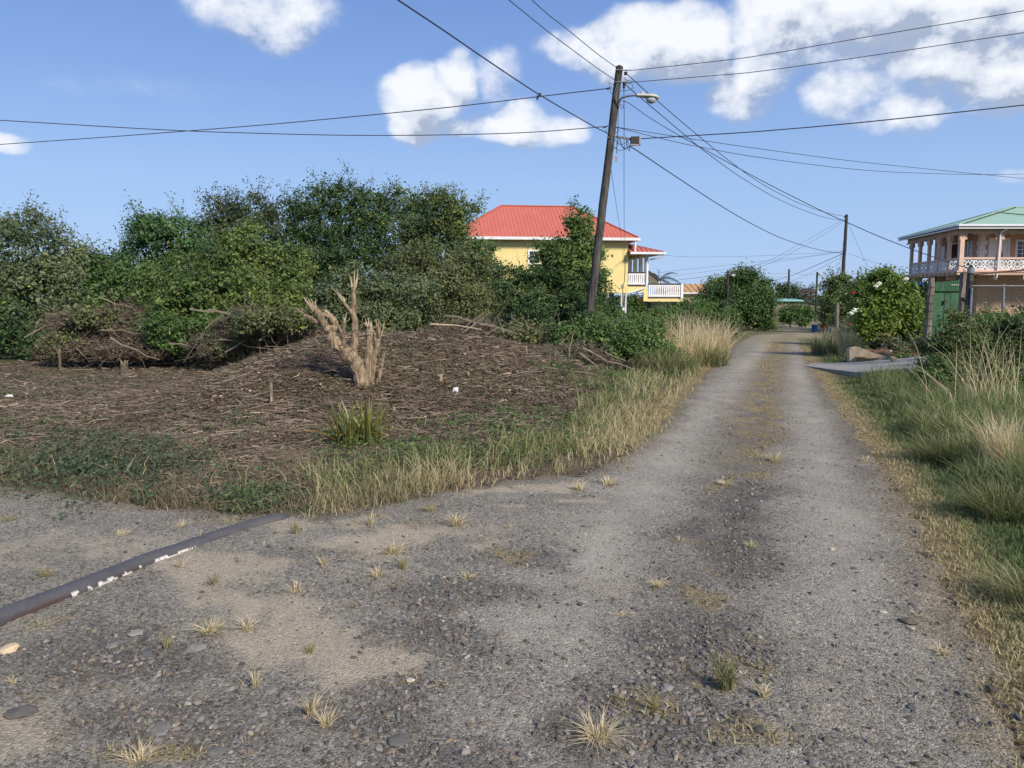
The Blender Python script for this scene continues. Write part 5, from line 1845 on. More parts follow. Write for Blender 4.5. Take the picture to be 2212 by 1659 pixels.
# ------------------------------------------------------------------ building helpers
def hip_roof(root, name, mat, x0, x1, y0, y1, ze, rx0, rx1, ry, zr, spacing, capmat, world, z_soff=True, skew=0.0, ribs=('front', 'left', 'right'), th=.06, rib_r=.022, label=None):
    """sheet metal hip roof; skew shifts x by skew*(y-y0)"""
    S = lambda x, y, z: (x + skew * (y - y0), y, z)
    mb = MB()
    A, B, C, D_ = S(x0, y0, ze), S(x1, y0, ze), S(x1, y1, ze), S(x0, y1, ze)
    E, F_ = S(rx0, ry, zr), S(rx1, ry, zr)
    lo = [(p[0], p[1], p[2] - th) for p in (A, B, C, D_)]
    mb.add([A, B, C, D_, E, F_] + lo, [(0, 1, 5, 4), (1, 2, 5), (2, 3, 4, 5), (3, 0, 4), (6, 9, 8, 7), (0, 6, 7, 1), (1, 7, 8, 2), (2, 8, 9, 3), (3, 9, 6, 0)])
    rf = mb.build(name, M[mat], root, world=world)
    if label: rf['label'] = label
    def rib(a, b):
        a = np.array(a); b = np.array(b)
        if np.linalg.norm(b - a) < .15: return
        m2 = MB(); m2.bar(a + [0, 0, .012], b + [0, 0, .012], rib_r * 1.6, rib_r * 1.8)
        m2.build('roof_rib', M[mat], rf, world=world)
    if 'front' in ribs:
        x = x0 + spacing * .5
        while x < x1:
            t = min(1, (x - x0) / max(1e-6, rx0 - x0), (x1 - x) / max(1e-6, x1 - rx1))
            rib(S(x, y0, ze), S(x, y0 + (ry - y0) * t * .985, ze + (zr - ze) * t * .985)); x += spacing
    for side in ('left', 'right'):
        if side in ribs:
            y = y0 + spacing * .5
            while y < y1:
                t = min((y - y0) / (ry - y0), (y1 - y) / (y1 - ry)) * .985
                xe, xr = (x0, rx0) if side == 'left' else (x1, rx1)
                rib(S(xe, y, ze), S(xe + (xr - xe) * t, y, ze + (zr - ze) * t)); y += spacing
    for (a, b) in ((A, E), (B, F_), (C, F_), (D_, E), (E, F_)):
        m2 = MB(); a = np.array(a) + [0, 0, .03]; b = np.array(b) + [0, 0, .03]
        m2.bar(a, b, .16, .05)
        m2.build('ridge_cap', M[mat], rf, world=world)
    return rf


def window(root, o, e, wd, ht, nx, nz, world, proud=.05, fw=.09, frame='white', glass='glass', name='window', bar=.03, label=None, dbl=False):
    """window on a wall: o = lower left corner, e = unit horizontal direction seen left to right"""
    o = np.array(o, float); e = np.array(e, float); up = np.array((0, 0, 1.)); n = np.array((e[1], -e[0], 0))
    mb = MB()
    def b(a0, a1, z0, z1, d0, d1, mb=mb):
        V = [o + e * x + up * z + n * d for (x, z) in ((a0, z0), (a1, z0), (a1, z1), (a0, z1)) for d in (d0, d1)]
        mb.add(V, [(0, 2, 4, 6), (7, 5, 3, 1), (0, 1, 3, 2), (2, 3, 5, 4), (4, 5, 7, 6), (6, 7, 1, 0)])
    b(-fw, 0, -fw, ht + fw, -.01, proud); b(wd, wd + fw, -fw, ht + fw, -.01, proud)
    b(0, wd, ht, ht + fw, -.01, proud); b(0, wd, -fw, 0, -.01, proud + .03)
    f = mb.build(name, M[frame], root, world=world)
    if label: f['label'] = label
    m2 = MB(); b(0, wd, 0, ht, -.01, .015, m2)
    m2.build('pane', M[glass], f, world=world)
    m3 = MB()
    for i in range(1, nx):
        x = wd * i / nx; b(x - bar / 2, x + bar / 2, 0, ht, .017, .04, m3)
    for i in range(1, nz):
        z = ht * i / nz; k = bar / 2 * (2 if dbl and i == nz // 2 else 1); b(0, wd, z - k, z + k, .018, .042, m3)
    if nx > 1 or nz > 1:
        m3.build('glazing_bar', M[frame], f, world=world)
    return f


def simple_box(root, name, mat, x0, x1, y0, y1, z0, z1, world, label=None):
    mb = MB(); mb.box(x0, x1, y0, y1, z0, z1)
    o = mb.build(name, M[mat], root, world=world)
    if label: o['label'] = label
    return o


def pipe(root, name, mat, pts, r, world, sides=8):
    mb = MB(); mb.tube(pts, r, sides)
    return mb.build(name, M[mat], root, world=world)


# ------------------------------------------------------------------ yellow house
gz = Hs(7.4, 50)
yh = empty('yellow_house', (7.40, 50, gz), 'yellow house on stilts with red metal hip roof and white balustrades', 'house', None, R(7))
o_ = -gz
mb = MB(); mb.box(-10.9, 0, 0, 7, 1.8 + o_, 5.12 + o_)
mb.build('wall', M['yellow'], yh, world=False)
hip_roof(yh, 'roof', 'red_roof', -11.4, .52, -.5, 7.5, 5.27 + o_, -7.75, -2.95, 3.5, 7.58 + o_, .24, 'red_roof', False, ribs=('front', 'right'), rib_r=.011)
for (a, b) in (((-11.45, -.54), (.56, -.54)), ((.58, -.54), (.58, 7.5)), ((-11.44, -.54), (-11.44, 7.5))):
    mb = MB(); mb.bar((a[0], a[1], 5.17 + o_), (b[0], b[1], 5.17 + o_), .12, .17); mb.build('gutter', M['gutter'], yh, world=False)
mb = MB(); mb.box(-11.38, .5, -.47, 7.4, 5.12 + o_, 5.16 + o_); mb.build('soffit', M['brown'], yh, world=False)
window(yh, (-6.35, 0, 3.68 + o_), (1, 0, 0), .52, .72, 2, 3, False, fw=.1, label='small white framed window half hidden by leaves')
window(yh, (-10.3, 0, 3.2 + o_), (1, 0, 0), .75, 1.25, 2, 4, False, fw=.1, label='tall white window behind the branches')
# stilts and underfloor
for (x, y) in ((-.18, .2), (-.18, 3.4), (-.18, 6.8), (-3.8, .2), (-3.8, 6.8), (-7.4, .2), (-7.4, 6.8), (-10.7, .2), (-10.7, 6.8)):
    simple_box(yh, 'stilt', 'concrete', x - .15, x + .15, y - .15, y + .15, -.2, 1.8 + o_, False)
simple_box(yh, 'underfloor_wall', 'concrete', -10.7, -1.2, 3.3, 3.5, -.2, 1.8 + o_, False)
# upper veranda: slab, beam, columns, rail
simple_box(yh, 'veranda_floor', 'yellow', 0.003, 1.33, 0, 6.6, 1.86 + o_, 2.26 + o_, False)
simple_box(yh, 'wall', 'yellow', -.12, .003, -.02, 6.6, 2.0 + o_, 2.2 + o_, False)
for i in range(6):
    y = .08 + i * 1.28
    simple_box(yh, 'column', 'white', 1.12, 1.34, y - .1, y + .1, 2.26 + o_, 4.22 + o_, False)
simple_box(yh, 'veranda_beam', 'white', 1.1, 1.36, -.03, 6.8, 4.10 + o_, 4.26 + o_, False)
mb = MB()
V = [(0.003, -.55, 4.38 + o_), (2.18, -.55, 4.38 + o_), (2.18, 7, 4.38 + o_), (.003, 7, 4.38 + o_), (.003, 1.0, 5.0 + o_), (.003, 7, 5.0 + o_)]
lo = [(p[0], p[1], p[2] - .05) for p in V[:4]]
mb.add(V + lo, [(0, 1, 4), (1, 2, 5, 4), (2, 3, 5), (3, 0, 4, 5), (6, 9, 8, 7), (0, 6, 7, 1), (1, 7, 8, 2), (2, 8, 9, 3)])
vr = mb.build('veranda_roof', M['red_roof'], yh, world=False)
for i in range(7):
    x = .25 + i * .3
    t = 1 - x / 2.18
    mb = MB(); mb.bar((x, -.55, 4.40 + o_), (x, -.55 + 1.55 * t, 4.40 + .62 * t + o_), .035, .04); mb.build('roof_rib', M['red_roof'], vr, world=False)
mb = MB(); mb.bar((2.18, -.55, 4.42 + o_), (.0, 1.0, 5.04 + o_), .14, .05); mb.build('ridge_cap', M['red_roof'], vr, world=False)
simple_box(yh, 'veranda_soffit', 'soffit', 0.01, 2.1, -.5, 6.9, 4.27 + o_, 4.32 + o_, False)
mb = MB(); mb.bar((-.02, -.6, 4.31 + o_), (2.24, -.6, 4.31 + o_), .12, .14); mb.build('gutter', M['gutter'], yh, world=False)
mb = MB(); mb.bar((2.24, -.6, 4.31 + o_), (2.24, 7, 4.31 + o_), .12, .14); mb.build('gutter', M['gutter'], yh, world=False)
pipe(yh, 'downpipe', 'gutter', [(2.14, -.55, 4.24 + o_), (2.08, -.5, 4.08 + o_), (1.75, -.35, 3.98 + o_), (1.4, -.12, 3.93 + o_)], .05, False)
pipe(yh, 'downpipe', 'gutter', [(1.22, -.08, 4.1 + o_), (1.22, -.08, 3 + o_), (1.20, -.08, 2.25 + o_), (1.1, -.08, 2.12 + o_), (.5, -.08, 1.92 + o_), (.05, -.08, 1.82 + o_), (-.12, -.08, 1.7 + o_), (-.14, -.08, 1.2 + o_), (-.14, -.08, -.3 + o_), (-.14, -.08, -.05)], .045, False)
pipe(yh, 'downpipe', 'gutter', [(.32, -.45, 5.1 + o_), (.32, -.45, 4.4 + o_)], .07, False)
pipe(yh, 'conduit', 'white', [(-.42, -.05, 1.82 + o_), (-.42, -.05, .05)], .035, False)
pipe(yh, 'cable', 'wire', [(-.2, -.03, 4.2 + o_), (-.18, -.03, 3.2 + o_), (-.22, -.03, 2.5 + o_), (-.32, -.03, 2.32 + o_), (-.3, -.03, 1.8 + o_)], .012, False, 5)
simple_box(yh, 'meter_box', 'galv', -.38, -.24, -.06, .0, 2.14 + o_, 2.36 + o_, False, 'small grey junction box on the yellow wall')
mm = simple_box(yh, 'meter_box', 'galv', -.40, -.16, -.14, -.04, .55 + o_, .95 + o_, False, 'electricity meter on the white conduit below the house')
mb = MB(); mb.lathe([(.0, -.15), (.08, -.16), (.08, -.10)], (-.28, 0, .78 + o_), 14, 'y'); mb.build('meter_dial', M['white'], mm, world=False)


def balustrade(root, x0, x1, y, z0, z1, n, rail='brown'):
    """white slotted balustrade between a dark base and a dark rail, each baluster its own mesh"""
    simple_box(root, 'handrail', rail, x0, x1, y - .09, y + .09, z1 - .07, z1, False)
    simple_box(root, 'base_rail', 'white', x0, x1, y - .05, y + .05, z0 + .09, z0 + .17, False)
    simple_box(root, 'top_rail', 'white', x0, x1, y - .05, y + .05, z1 - .19, z1 - .075, False)
    simple_box(root, 'plinth', rail, x0, x1, y - .07, y + .07, z0, z0 + .085, False)
    zb, zt = z0 + .16, z1 - .18
    w = (x1 - x0) / n
    prof = [(-.5, 0), (-.30, .12), (-.26, .5), (-.30, .88), (-.5, 1), (.5, 1), (.30, .88), (.26, .5), (.30, .12), (.5, 0)]
    m0 = MB(); m0.prism([(a * w, zb + b * (zt - zb)) for (a, b) in prof], 'y', -.035, .035)
    me = m0.mesh('baluster', M['white'])
    for i in range(n):
        link('baluster', me, root, (x0 + (i + .5) * w, y, 0))


balustrade(yh, .02, 1.12, .02, 2.26 + o_, 3.15 + o_, 8)
balustrade(yh, 1.36, 2.0, 2.6, 2.4 + o_, 3.22 + o_, 5)
# lower landing
simple_box(yh, 'landing_floor', 'yellow', 1.335, 3.66, -.05, 2.6, 1.26 + o_, 1.46 + o_, False)
simple_box(yh, 'landing_beam', 'yellow', 1.05, 1.333, -.05, .1, 1.28 + o_, 1.86 + o_, False)
balustrade(yh, 1.36, 3.5, -.02, 1.48 + o_, 2.42 + o_, 15)
simple_box(yh, 'newel_post', 'white', 3.5, 3.66, -.12, .1, 1.46 + o_, 2.38 + o_, False)
mb = MB(); mb.bar((2.05, 2.3, 3.26 + o_), (2.2, .4, 2.6 + o_), .16, .10); mb.build('stair_parapet_cap', M['brown'], yh, world=False)
mb = MB(); mb.bar((2.05, 2.3, 2.95 + o_), (2.2, .4, 2.3 + o_), .1, .5); mb.build('stair_parapet', M['white'], yh, world=False)
mb = MB(); mb.add([(1.55, .1, 1.26 + o_), (3.4, .1, 1.26 + o_), (3.4, 2.3, 1.26 + o_), (1.55, 2.3, 1.26 + o_), (2.2, .8, .76 + o_), (2.7, .8, .76 + o_), (2.7, 1.5, .76 + o_), (2.2, 1.5, .76 + o_)],
                [(0, 1, 5, 4), (1, 2, 6, 5), (2, 3, 7, 6), (3, 0, 4, 7), (7, 6, 5, 4)])
mb.build('landing_bracket', M['concrete'], yh, world=False)
for x in (1.62, 3.32):
    simple_box(yh, 'stilt', 'brown', x - .09, x + .09, .5, .7, -.2, 1.26 + o_, False)

# ------------------------------------------------------------------ peach house with the green roof
ph = empty('peach_house', (31, 50, Hs(31, 50)), 'peach two storey house with green hip roof and arcaded upper veranda', 'house')
SK = 1.4 / 8.5
Wd = True
def quad_prism(root, name, mat, x0, x1, y0, y1, z0, z1, yk=48.0, label=None):
    """block whose left and right sides follow the skewed flank of the house"""
    s = lambda x, y: x + SK * (y - yk)
    mb = MB()
    V = [(s(x0, y0), y0, z0), (s(x1, y0), y0, z0), (s(x1, y1), y1, z0), (s(x0, y1), y1, z0), (s(x0, y0), y0, z1), (s(x1, y0), y0, z1), (s(x1, y1), y1, z1), (s(x0, y1), y1, z1)]
    mb.add(V, [(0, 3, 2, 1), (4, 5, 6, 7), (0, 1, 5, 4), (1, 2, 6, 5), (2, 3, 7, 6), (3, 0, 4, 7)])
    o = mb.build(name, M[mat], root)
    if label: o['label'] = label
    return o


quad_prism(ph, 'balcony_floor', 'peach', 27.25, 41, 47.85, 57.2, 2.90, 3.10)
quad_prism(ph, 'floor_trim', 'pink', 27.2, 41, 47.80, 57.25, 3.08, 3.16)
quad_prism(ph, 'upper_wall', 'peach', 29.5, 41, 50.0, 57.8, 3.162, 5.70)
quad_prism(ph, 'lower_wall', 'peach', 29.5, 41, 50.05, 57.8, -1.3, 2.898)
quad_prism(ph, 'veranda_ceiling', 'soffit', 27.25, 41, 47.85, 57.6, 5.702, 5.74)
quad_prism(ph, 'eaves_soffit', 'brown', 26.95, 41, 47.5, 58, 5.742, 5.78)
hip_roof(ph, 'roof', 'green_roof', 26.9, 46, 47.45, 58.2, 5.90, 32.9, 45, 53.6, 7.60, .8, 'green_roof', True, skew=SK, ribs=(), rib_r=.012)
# ridge cap stitched with dark gaps, as sheet metal shows along a hip
rfo = [c for c in ph.children if c.name.startswith('roof')][0]
def hipline(a, b, n=40):
    a = np.array(a, float); b = np.array(b, float)
    for i in range(n):
        p = a + (b - a) * (i + .15) / n; q2 = a + (b - a) * (i + .75) / n
        m2 = MB(); m2.bar(p + [0, 0, .02], q2 + [0, 0, .02], .05, .05)
        m2.build('hip_closer', M['brown'], rfo)
c0 = (26.9, 47.45, 5.90); e0 = (32.9 + SK * 6.15, 53.6, 7.60)
hipline(np.array(c0) + [.28, 0.0, .02], np.array(e0) + [.2, -.2, -.03], 30)
ap = np.array(c0) + .67 * (np.array(e0) - np.array(c0))
hipline(ap + [.1, -.05, 0], (36.6, 47.5, 5.95), 26)
m2 = MB(); m2.bar(ap + [0, 0, .03], (36.8, 47.5, 5.97), .2, .03); m2.build('ridge_cap', M['green_roof'], rfo)
for (a, b) in (((26.85, 47.4), (41, 47.4)), ((26.85, 47.4), (26.85 + SK * 10.7, 58.2))):
    mb = MB(); mb.bar((a[0], a[1], 5.86), (b[0], b[1], 5.86), .14, .12); mb.build('gutter', M['gutter'], ph)
    mb = MB(); mb.bar((a[0] + .06, a[1] + .06, 5.72), (b[0] + .06, b[1] + .06, 5.72), .06, .13); mb.build('fascia', M['gutter'], ph)
# veranda head beams
mb = MB(); mb.box(27.35, 41, 47.93, 48.09, 5.40, 5.70); mb.build('head_beam', M['peach'], ph)
mb = MB(); mb.bar((27.42, 48.09, 5.54), (27.42 + SK * 9.2, 57.3, 5.54), .16, .30); mb.build('head_beam', M['peach'], ph)
cols_f = [(27.45, .26), (29.78, .17), (32.1, .17), (34.4, .17)]
spand = [(0, 5.05), (.20, 5.05), (.15, 5.2), (.16, 5.30), (.26, 5.41), (.42, 5.44), (.58, 5.39), (.72, 5.33), (.72, 5.40), (0, 5.40)]
for i, (x, w) in enumerate(cols_f):
    c = simple_box(ph, 'column', 'pink', x - w / 2, x + w / 2, 48.0 - w / 2, 48.0 + w / 2, 3.16, 5.06, True)
    mb = MB(); mb.add([(x - w / 2 - .05, 47.9, 5.04), (x + w / 2 + .05, 47.9, 5.04), (x + w / 2 + .05, 48.1, 5.04), (x - w / 2 - .05, 48.1, 5.04), (x - w / 2, 47.93, 5.40), (x + w / 2, 47.93, 5.40), (x + w / 2, 48.08, 5.40), (x - w / 2, 48.08, 5.40)],
                    [(0, 3, 2, 1), (4, 5, 6, 7), (0, 1, 5, 4), (1, 2, 6, 5), (2, 3, 7, 6), (3, 0, 4, 7)])
    mb.build('capital', M['peach'], c)
    for s in ((1,) if i == 0 else (-1, 1)):
        mb = MB(); mb.prism([(x + s * (w / 2 + a), b) for (a, b) in spand], 'y', 47.94, 48.08); mb.build('arch_bracket', M['peach'], ph)
for i in range(1, 6):
    y = 48.0 + i * 1.72; x = 27.42 + SK * (y - 48.0)
    c = simple_box(ph, 'column', 'pink', x - .09, x + .09, y - .1, y + .1, 3.16, 5.06, True)
    simple_box(c, 'capital', 'peach', x - .11, x + .11, y - .2, y + .2, 5.05, 5.40, True)
    for s in (-1, 1):
        mb = MB()
        pr = [(y + s * (.1 + a * .85), b) for (a, b) in spand]
        mb.prism(pr, 'x', x - .07, x + .07); mb.build('arch_bracket', M['peach'], ph)


def lattice(root, a, b, z0, z1):
    """white diamond lattice panel between points a and b"""
    a = np.array(a, float); b = np.array(b, float)
    L = np.linalg.norm(b - a); e = (b - a) / L; n = np.array((e[1], -e[0], 0)); h = z1 - z0
    mb = MB()
    def bar(x0, y0, x1, y1, w=.058):
        p = a + e * (x0 * L) + np.array((0, 0, z0 + y0 * h)); q_ = a + e * (x1 * L) + np.array((0, 0, z0 + y1 * h))
        d = q_ - p; d /= np.linalg.norm(d); s = np.cross(d, n)
        V = []
        for pt in (p, q_):
            for (i, j) in ((-1, -1), (1, -1), (1, 1), (-1, 1)):
                V.append(pt + s * i * w / 2 + n * j * .025)
        mb.add(V, [(0, 1, 2, 3), (7, 6, 5, 4), (0, 4, 5, 1), (1, 5, 6, 2), (2, 6, 7, 3), (3, 7, 4, 0)])
    for q_ in ((0.03, 0, 0.03, 1), (.97, 0, .97, 1), (0, .02, 1, .02), (0, .98, 1, .98)): bar(*q_)
    l, r_, t_, bt = (.24, .5), (.76, .5), (.5, .80), (.5, .20)
    for (p, q_) in ((l, t_), (t_, r_), (r_, bt), (bt, l)): bar(p[0], p[1], q_[0], q_[1], .05)
    for (p, q_) in (((0, .5), l), ((1, .5), r_), ((.5, 1), t_), ((.5, 0), bt)): bar(p[0], p[1], q_[0], q_[1])
    for sx in (0, 1):
        for sy in (0, 1):
            bar(sx, sy, .5 + (.13 if sx else -.13) * 1.0, .5 + (.15 if sy else -.15))
    # the solid infill behind the ribs is a pale board on the flank, open on the front
    return mb.build('lattice_panel', M['white'], root)


bays = [(27.58, 29.69), (29.87, 32.01), (32.19, 34.3)]
for (xa, xb) in bays:
    simple_box(ph, 'handrail', 'pink', xa, xb, 47.93, 48.07, 3.86, 3.97, True)
    simple_box(ph, 'base_rail', 'pink', xa, xb, 47.94, 48.06, 3.16, 3.24, True)
    w = (xb - xa) / 3
    for i in range(3):
        lattice(ph, (xa + i * w + .02, 48.0, 0), (xa + (i + 1) * w - .02, 48.0, 0), 3.25, 3.85)
for i in range(5):
    ya, yb = 48.0 + i * 1.72 + .12, 48.0 + (i + 1) * 1.72 - .1
    xa, xb = 27.42 + SK * (ya - 48), 27.42 + SK * (yb - 48)
    mb = MB(); mb.bar((xa, ya, 3.91), (xb, yb, 3.91), .14, .11); mb.build('handrail', M['pink'], ph)
    mb = MB(); mb.bar((xa, ya, 3.20), (xb, yb, 3.20), .12, .08); mb.build('base_rail', M['pink'], ph)
    for k in range(2):
        t0, t1 = k / 2 + .01, (k + 1) / 2 - .01
        lattice(ph, (xa + (xb - xa) * t1, ya + (yb - ya) * t1, 0), (xa + (xb - xa) * t0, ya + (yb - ya) * t0, 0), 3.25, 3.85)
for i in range(12):
    y = 48.2 + i * .75; x = 27.2 + SK * (y - 48)
    simple_box(ph, 'dentil', 'pink', x - .04, x + .1, y, y + .3, 3.0, 3.076, True)
# openings of the front wall (y = 50) and the flank wall
window(ph, ((3868 + 5 - 2016) / 3050 * 50, 50, 3.17), (1, 0, 0), 1.12, 2.02, 1, 1, True, fw=.12, glass='white', name='door', label='white front door with an oval glass')
dd = [c for c in ph.children if c.name.startswith('door')][0]
mb = MB(); cx = (3868 + 5 - 2016) / 3050 * 50 + .60
mb.prism([(cx + .19 * cos(t), 4.12 + .42 * sin(t)) for t in np.linspace(0, 2 * pi, 20, endpoint=False)], 'y', 49.93, 49.985)
mb.build('oval_glass', M['glass'], dd)
window(ph, ((3972 + 6 - 2016) / 3050 * 50, 50, 4.05), (1, 0, 0), 2.3, 1.0, 7, 4, True, fw=.13, bar=.035, label='wide window of small dark panes')
window(ph, (34.86 - .15, 50.05, .62), (0, 0, 0) if False else (1, 0, 0), 1.75, 1.2, 5, 4, True, fw=.05, bar=.04, frame='white', name='window', label='barred lower storey window behind the fence')
def flank(u):
    """distance along the recessed flank wall seen at photo column u"""
    k = (u - 1106) / FPX
    # x = 29.5 + SK*(y-48) ; x = k*y
    y = (29.5 - SK * 48) / (k - SK)
    return y
def fl_win(u0, u1, z0, z1, nx, nz, **kw):
    yb, ya = flank(u0), flank(u1)
    xa, xb = 29.5 + SK * (ya - 48), 29.5 + SK * (yb - 48)
    a = np.array((xb, yb, z0)); b = np.array((xa, ya, z0)); L = np.linalg.norm(b - a)
    return window(ph, a, (b - a) / L, L, z1 - z0, nx, nz, True, **kw)
fl_win(2075, 2086, 3.9, 5.12, 2, 4, fw=.10, label='tall window on the flank beside the white quoins', dbl=True)
fl_win(2044, 2058, 3.2, 5.15, 1, 1, glass='brown_door', name='door', label='dark brown door on the flank', fw=.09)
fl_win(2021, 2029, 3.9, 5.05, 1, 2, fw=.10, label='narrow pale window on the flank')
# quoins
xq = 29.5 + SK * 2
for i in range(9):
    z = 3.17 + i * .28
    w = .40 if i % 2 == 0 else .28
    simple_box(ph, 'quoin_block', 'white', xq - .03, xq + w, 49.96, 49.998, z, z + .265, True)
    mb = MB(); L = .50 if i % 2 == 0 else .34
    mb.bar((xq - .02, 49.99, z + .13), (xq - .02 + SK * L, 49.99 + L, z + .13), .04, .265); mb.build('quoin_block', M['white'], ph)
pipe(ph, 'downpipe', 'gutter', [(29.95, 47.4, 5.8), (29.92, 47.5, 5.68), (29.72, 47.75, 5.5), (29.69, 47.84, 5.3), (29.66, 47.84, 3.2), (29.64, 47.84, 2.7)], .05, True)
for x in (28.0, 29.6, 31.4):
    simple_box(ph, 'beam_end', 'peach', x - .08, x + .08, 47.9, 48.5, 2.62, 2.898, True)
for i in range(3):
    y = 49.5 + i * 3.2; x = 27.4 + SK * (y - 48)
    simple_box(ph, 'beam_end', 'peach', x - .1, x + .6, y - .08, y + .08, 2.62, 2.898, True)
for (x, y) in ((27.6, 48.2), (31.9, 48.2), (29.1, 57.0), (28.3, 52.5)):
    simple_box(ph, 'pillar', 'brown', x - .13, x + .13, y - .13, y + .13, -1.3, 2.898, True)

# ------------------------------------------------------------------ far buildings
def gable_house(name, label, D, u0, u1, vr, ve, vb, rmat, wmat, depth=6, rib=.6, wins=(), roofdir='front'):
    x0, x1 = P(u0, 640, D)[0], P(u1, 640, D)[0]
    zr, ze = P(u0, vr, D + depth / 2)[2], P(u0, ve, D)[2]
    zb = Hs((x0 + x1) / 2, D) - .3
    root = empty(name, ((x0 + x1) / 2, D + depth / 2, Hs((x0 + x1) / 2, D)), label, 'house')
    mb = MB(); mb.box(x0 + .3, x1 - .3, D + .35, D + depth - .35, zb, ze - .02); mb.build('wall', M[wmat], root)
    mb = MB()
    V = [(x0, D, ze), (x1, D, ze), (x1, D + depth, ze), (x0, D + depth, ze), (x0, D + depth / 2, zr), (x1, D + depth / 2, zr)]
    lo = [(p[0], p[1], p[2] - .12) for p in V[:4]]
    mb.add(V + lo, [(0, 1, 5, 4), (1, 2, 5), (2, 3, 4, 5), (3, 0, 4), (6, 9, 8, 7), (0, 6, 7, 1), (1, 7, 8, 2), (2, 8, 9, 3), (3, 9, 6, 0)])
    rf = mb.build('roof', M[rmat], root)
    x = x0 + rib / 2
    while rib and x < x1:
        m2 = MB(); m2.bar((x, D, ze + .03), (x, D + depth / 2, zr + .03), .08, .06); m2.build('roof_rib', M[rmat], rf); x += rib
    if rib:
        mb = MB(); mb.bar((x0, D - .06, ze - .05), (x1, D - .06, ze - .05), .1, .16); mb.build('gutter', M['gutter'], root)
    for (wu0, wu1, wv0, wv1) in wins:
        a = P(wu0, wv1, D + .35); b = P(wu1, wv0, D + .35)
        window(root, a, (1, 0, 0), b[0] - a[0], b[2] - a[2], 2, 2, True, fw=.1)
    return root
gable_house('peach_cottage', 'pale peach house with tan metal roof beyond the balcony', 76, 1440, 1560, 613.5, 632, 655, 'tan_roof', 'light_peach', 7, .55, wins=((1498, 1508, 640, 650),))
gable_house('aqua_roofed_house', 'grey white house with pale aqua roof behind the roadside tree', 104, 1590, 1677, 613.5, 625, 645, 'aqua_roof', 'galv', 7, .9, wins=((1666, 1671, 630, 636),))
gable_house('shed', 'low weathered shed with thin aqua roof at the end of the road', 84, 1666, 1737, 644.5, 648.5, 665, 'aqua_roof', 'shed', 5, 0)
gable_house('blue_roofed_house', 'bright blue roof glimpsed between the bright bush and gate', 72, 1955, 2030, 607, 622, 660, 'blue', 'galv', 7, .8)

# ------------------------------------------------------------------ gate, posts, fence
gt = empty('iron_gate', P(2042, 700, 21.5)[:2] + (Hs(P(2042, 700, 21.5)[0], 21.5),), 'tall green corrugated iron double gate', 'gate')
GD = 21.5
def corr(u0, u1, v0a, v0b, v1, D, name, thick=.02, pitch=.15, amp=.003):
    xa, xb = P(u0, 640, D)[0], P(u1, 640, D)[0]
    za, zb_ = P(u0, v0a, D)[2], P(u1, v0b, D)[2]
    zl = P(u0, v1, D)[2]
    n = int((xb - xa) / pitch * 4)
    V = []; F = []
    for i in range(n + 1):
        x = xa + (xb - xa) * i / n; y = D + amp * sin(2 * pi * i / 4); zt = za + (zb_ - za) * i / n
        V += [(x, y, zl), (x, y, zt), (x, y + thick, zt), (x, y + thick, zl)]
    for i in range(n):
        b = 4 * i
        F += [(b, b + 4, b + 5, b + 1), (b + 1, b + 5, b + 6, b + 2), (b + 2, b + 6, b + 7, b + 3), (b + 3, b + 7, b + 4, b)]
    F += [(0, 1, 2, 3), (4 * n + 3, 4 * n + 2, 4 * n + 1, 4 * n)]
    mb = MB(); mb.add(V, F); return mb.build(name, M['green_paint'], gt)
corr(2009, 2040, 627, 626, 772, GD, 'gate_leaf')
corr(2042, 2053, 626, 625, 772, GD + .01, 'gate_leaf')
corr(2054.5, 2078, 625, 624, 772, GD, 'gate_leaf')
corr(2013, 2079, 611, 604, 629, GD - .05, 'head_panel', pitch=.06, amp=.006)
hp = P(2041, 652, GD - .04); mb = MB(); mb.box(hp[0] - .03, hp[0] + .03, hp[1] - .03, hp[1], hp[2] - .06, hp[2] + .06); mb.build('latch', M['iron'], gt)
for i in range(11):       # white squares standing in for daylight through slots in the head panel
    p = P(2056 + i * 1.9, 615.5, GD - .075); s_ = .008
    mb = MB(); mb.box(p[0] - s_, p[0] + s_, p[1], p[1] + .004, p[2] - s_, p[2] + s_); mb.build('daylight_speck', M['white'], gt)

gp = empty('gate_post', G(1999, 774), 'stout grey post bound with wire left of the green gate', 'post')
mb = MB(); pa, pb = np.array(P(1999, 776, GD)), np.array(P(2013, 599, GD))
t = np.linspace(0, 1, 8)[:, None]; W_ = pa * (1 - t) + pb * t + rng.normal(0, .008, (8, 3)); mb.tube(W_, np.linspace(.105, .085, 8), 9, jit=.08)
mb.build('shaft', M['post'], gp)
for k in range(9):
    f = .12 + .095 * k; c = pa * (1 - f) + pb * f; mb = MB()
    ring = [(c[0] + .108 * cos(a_), c[1] + .108 * sin(a_), c[2] + .015 * sin(a_ + k)) for a_ in np.linspace(0, 2 * pi, 13)]
    mb.tube(ring, .006, 4, caps=False); mb.build('binding_wire', M['rust'], gp)

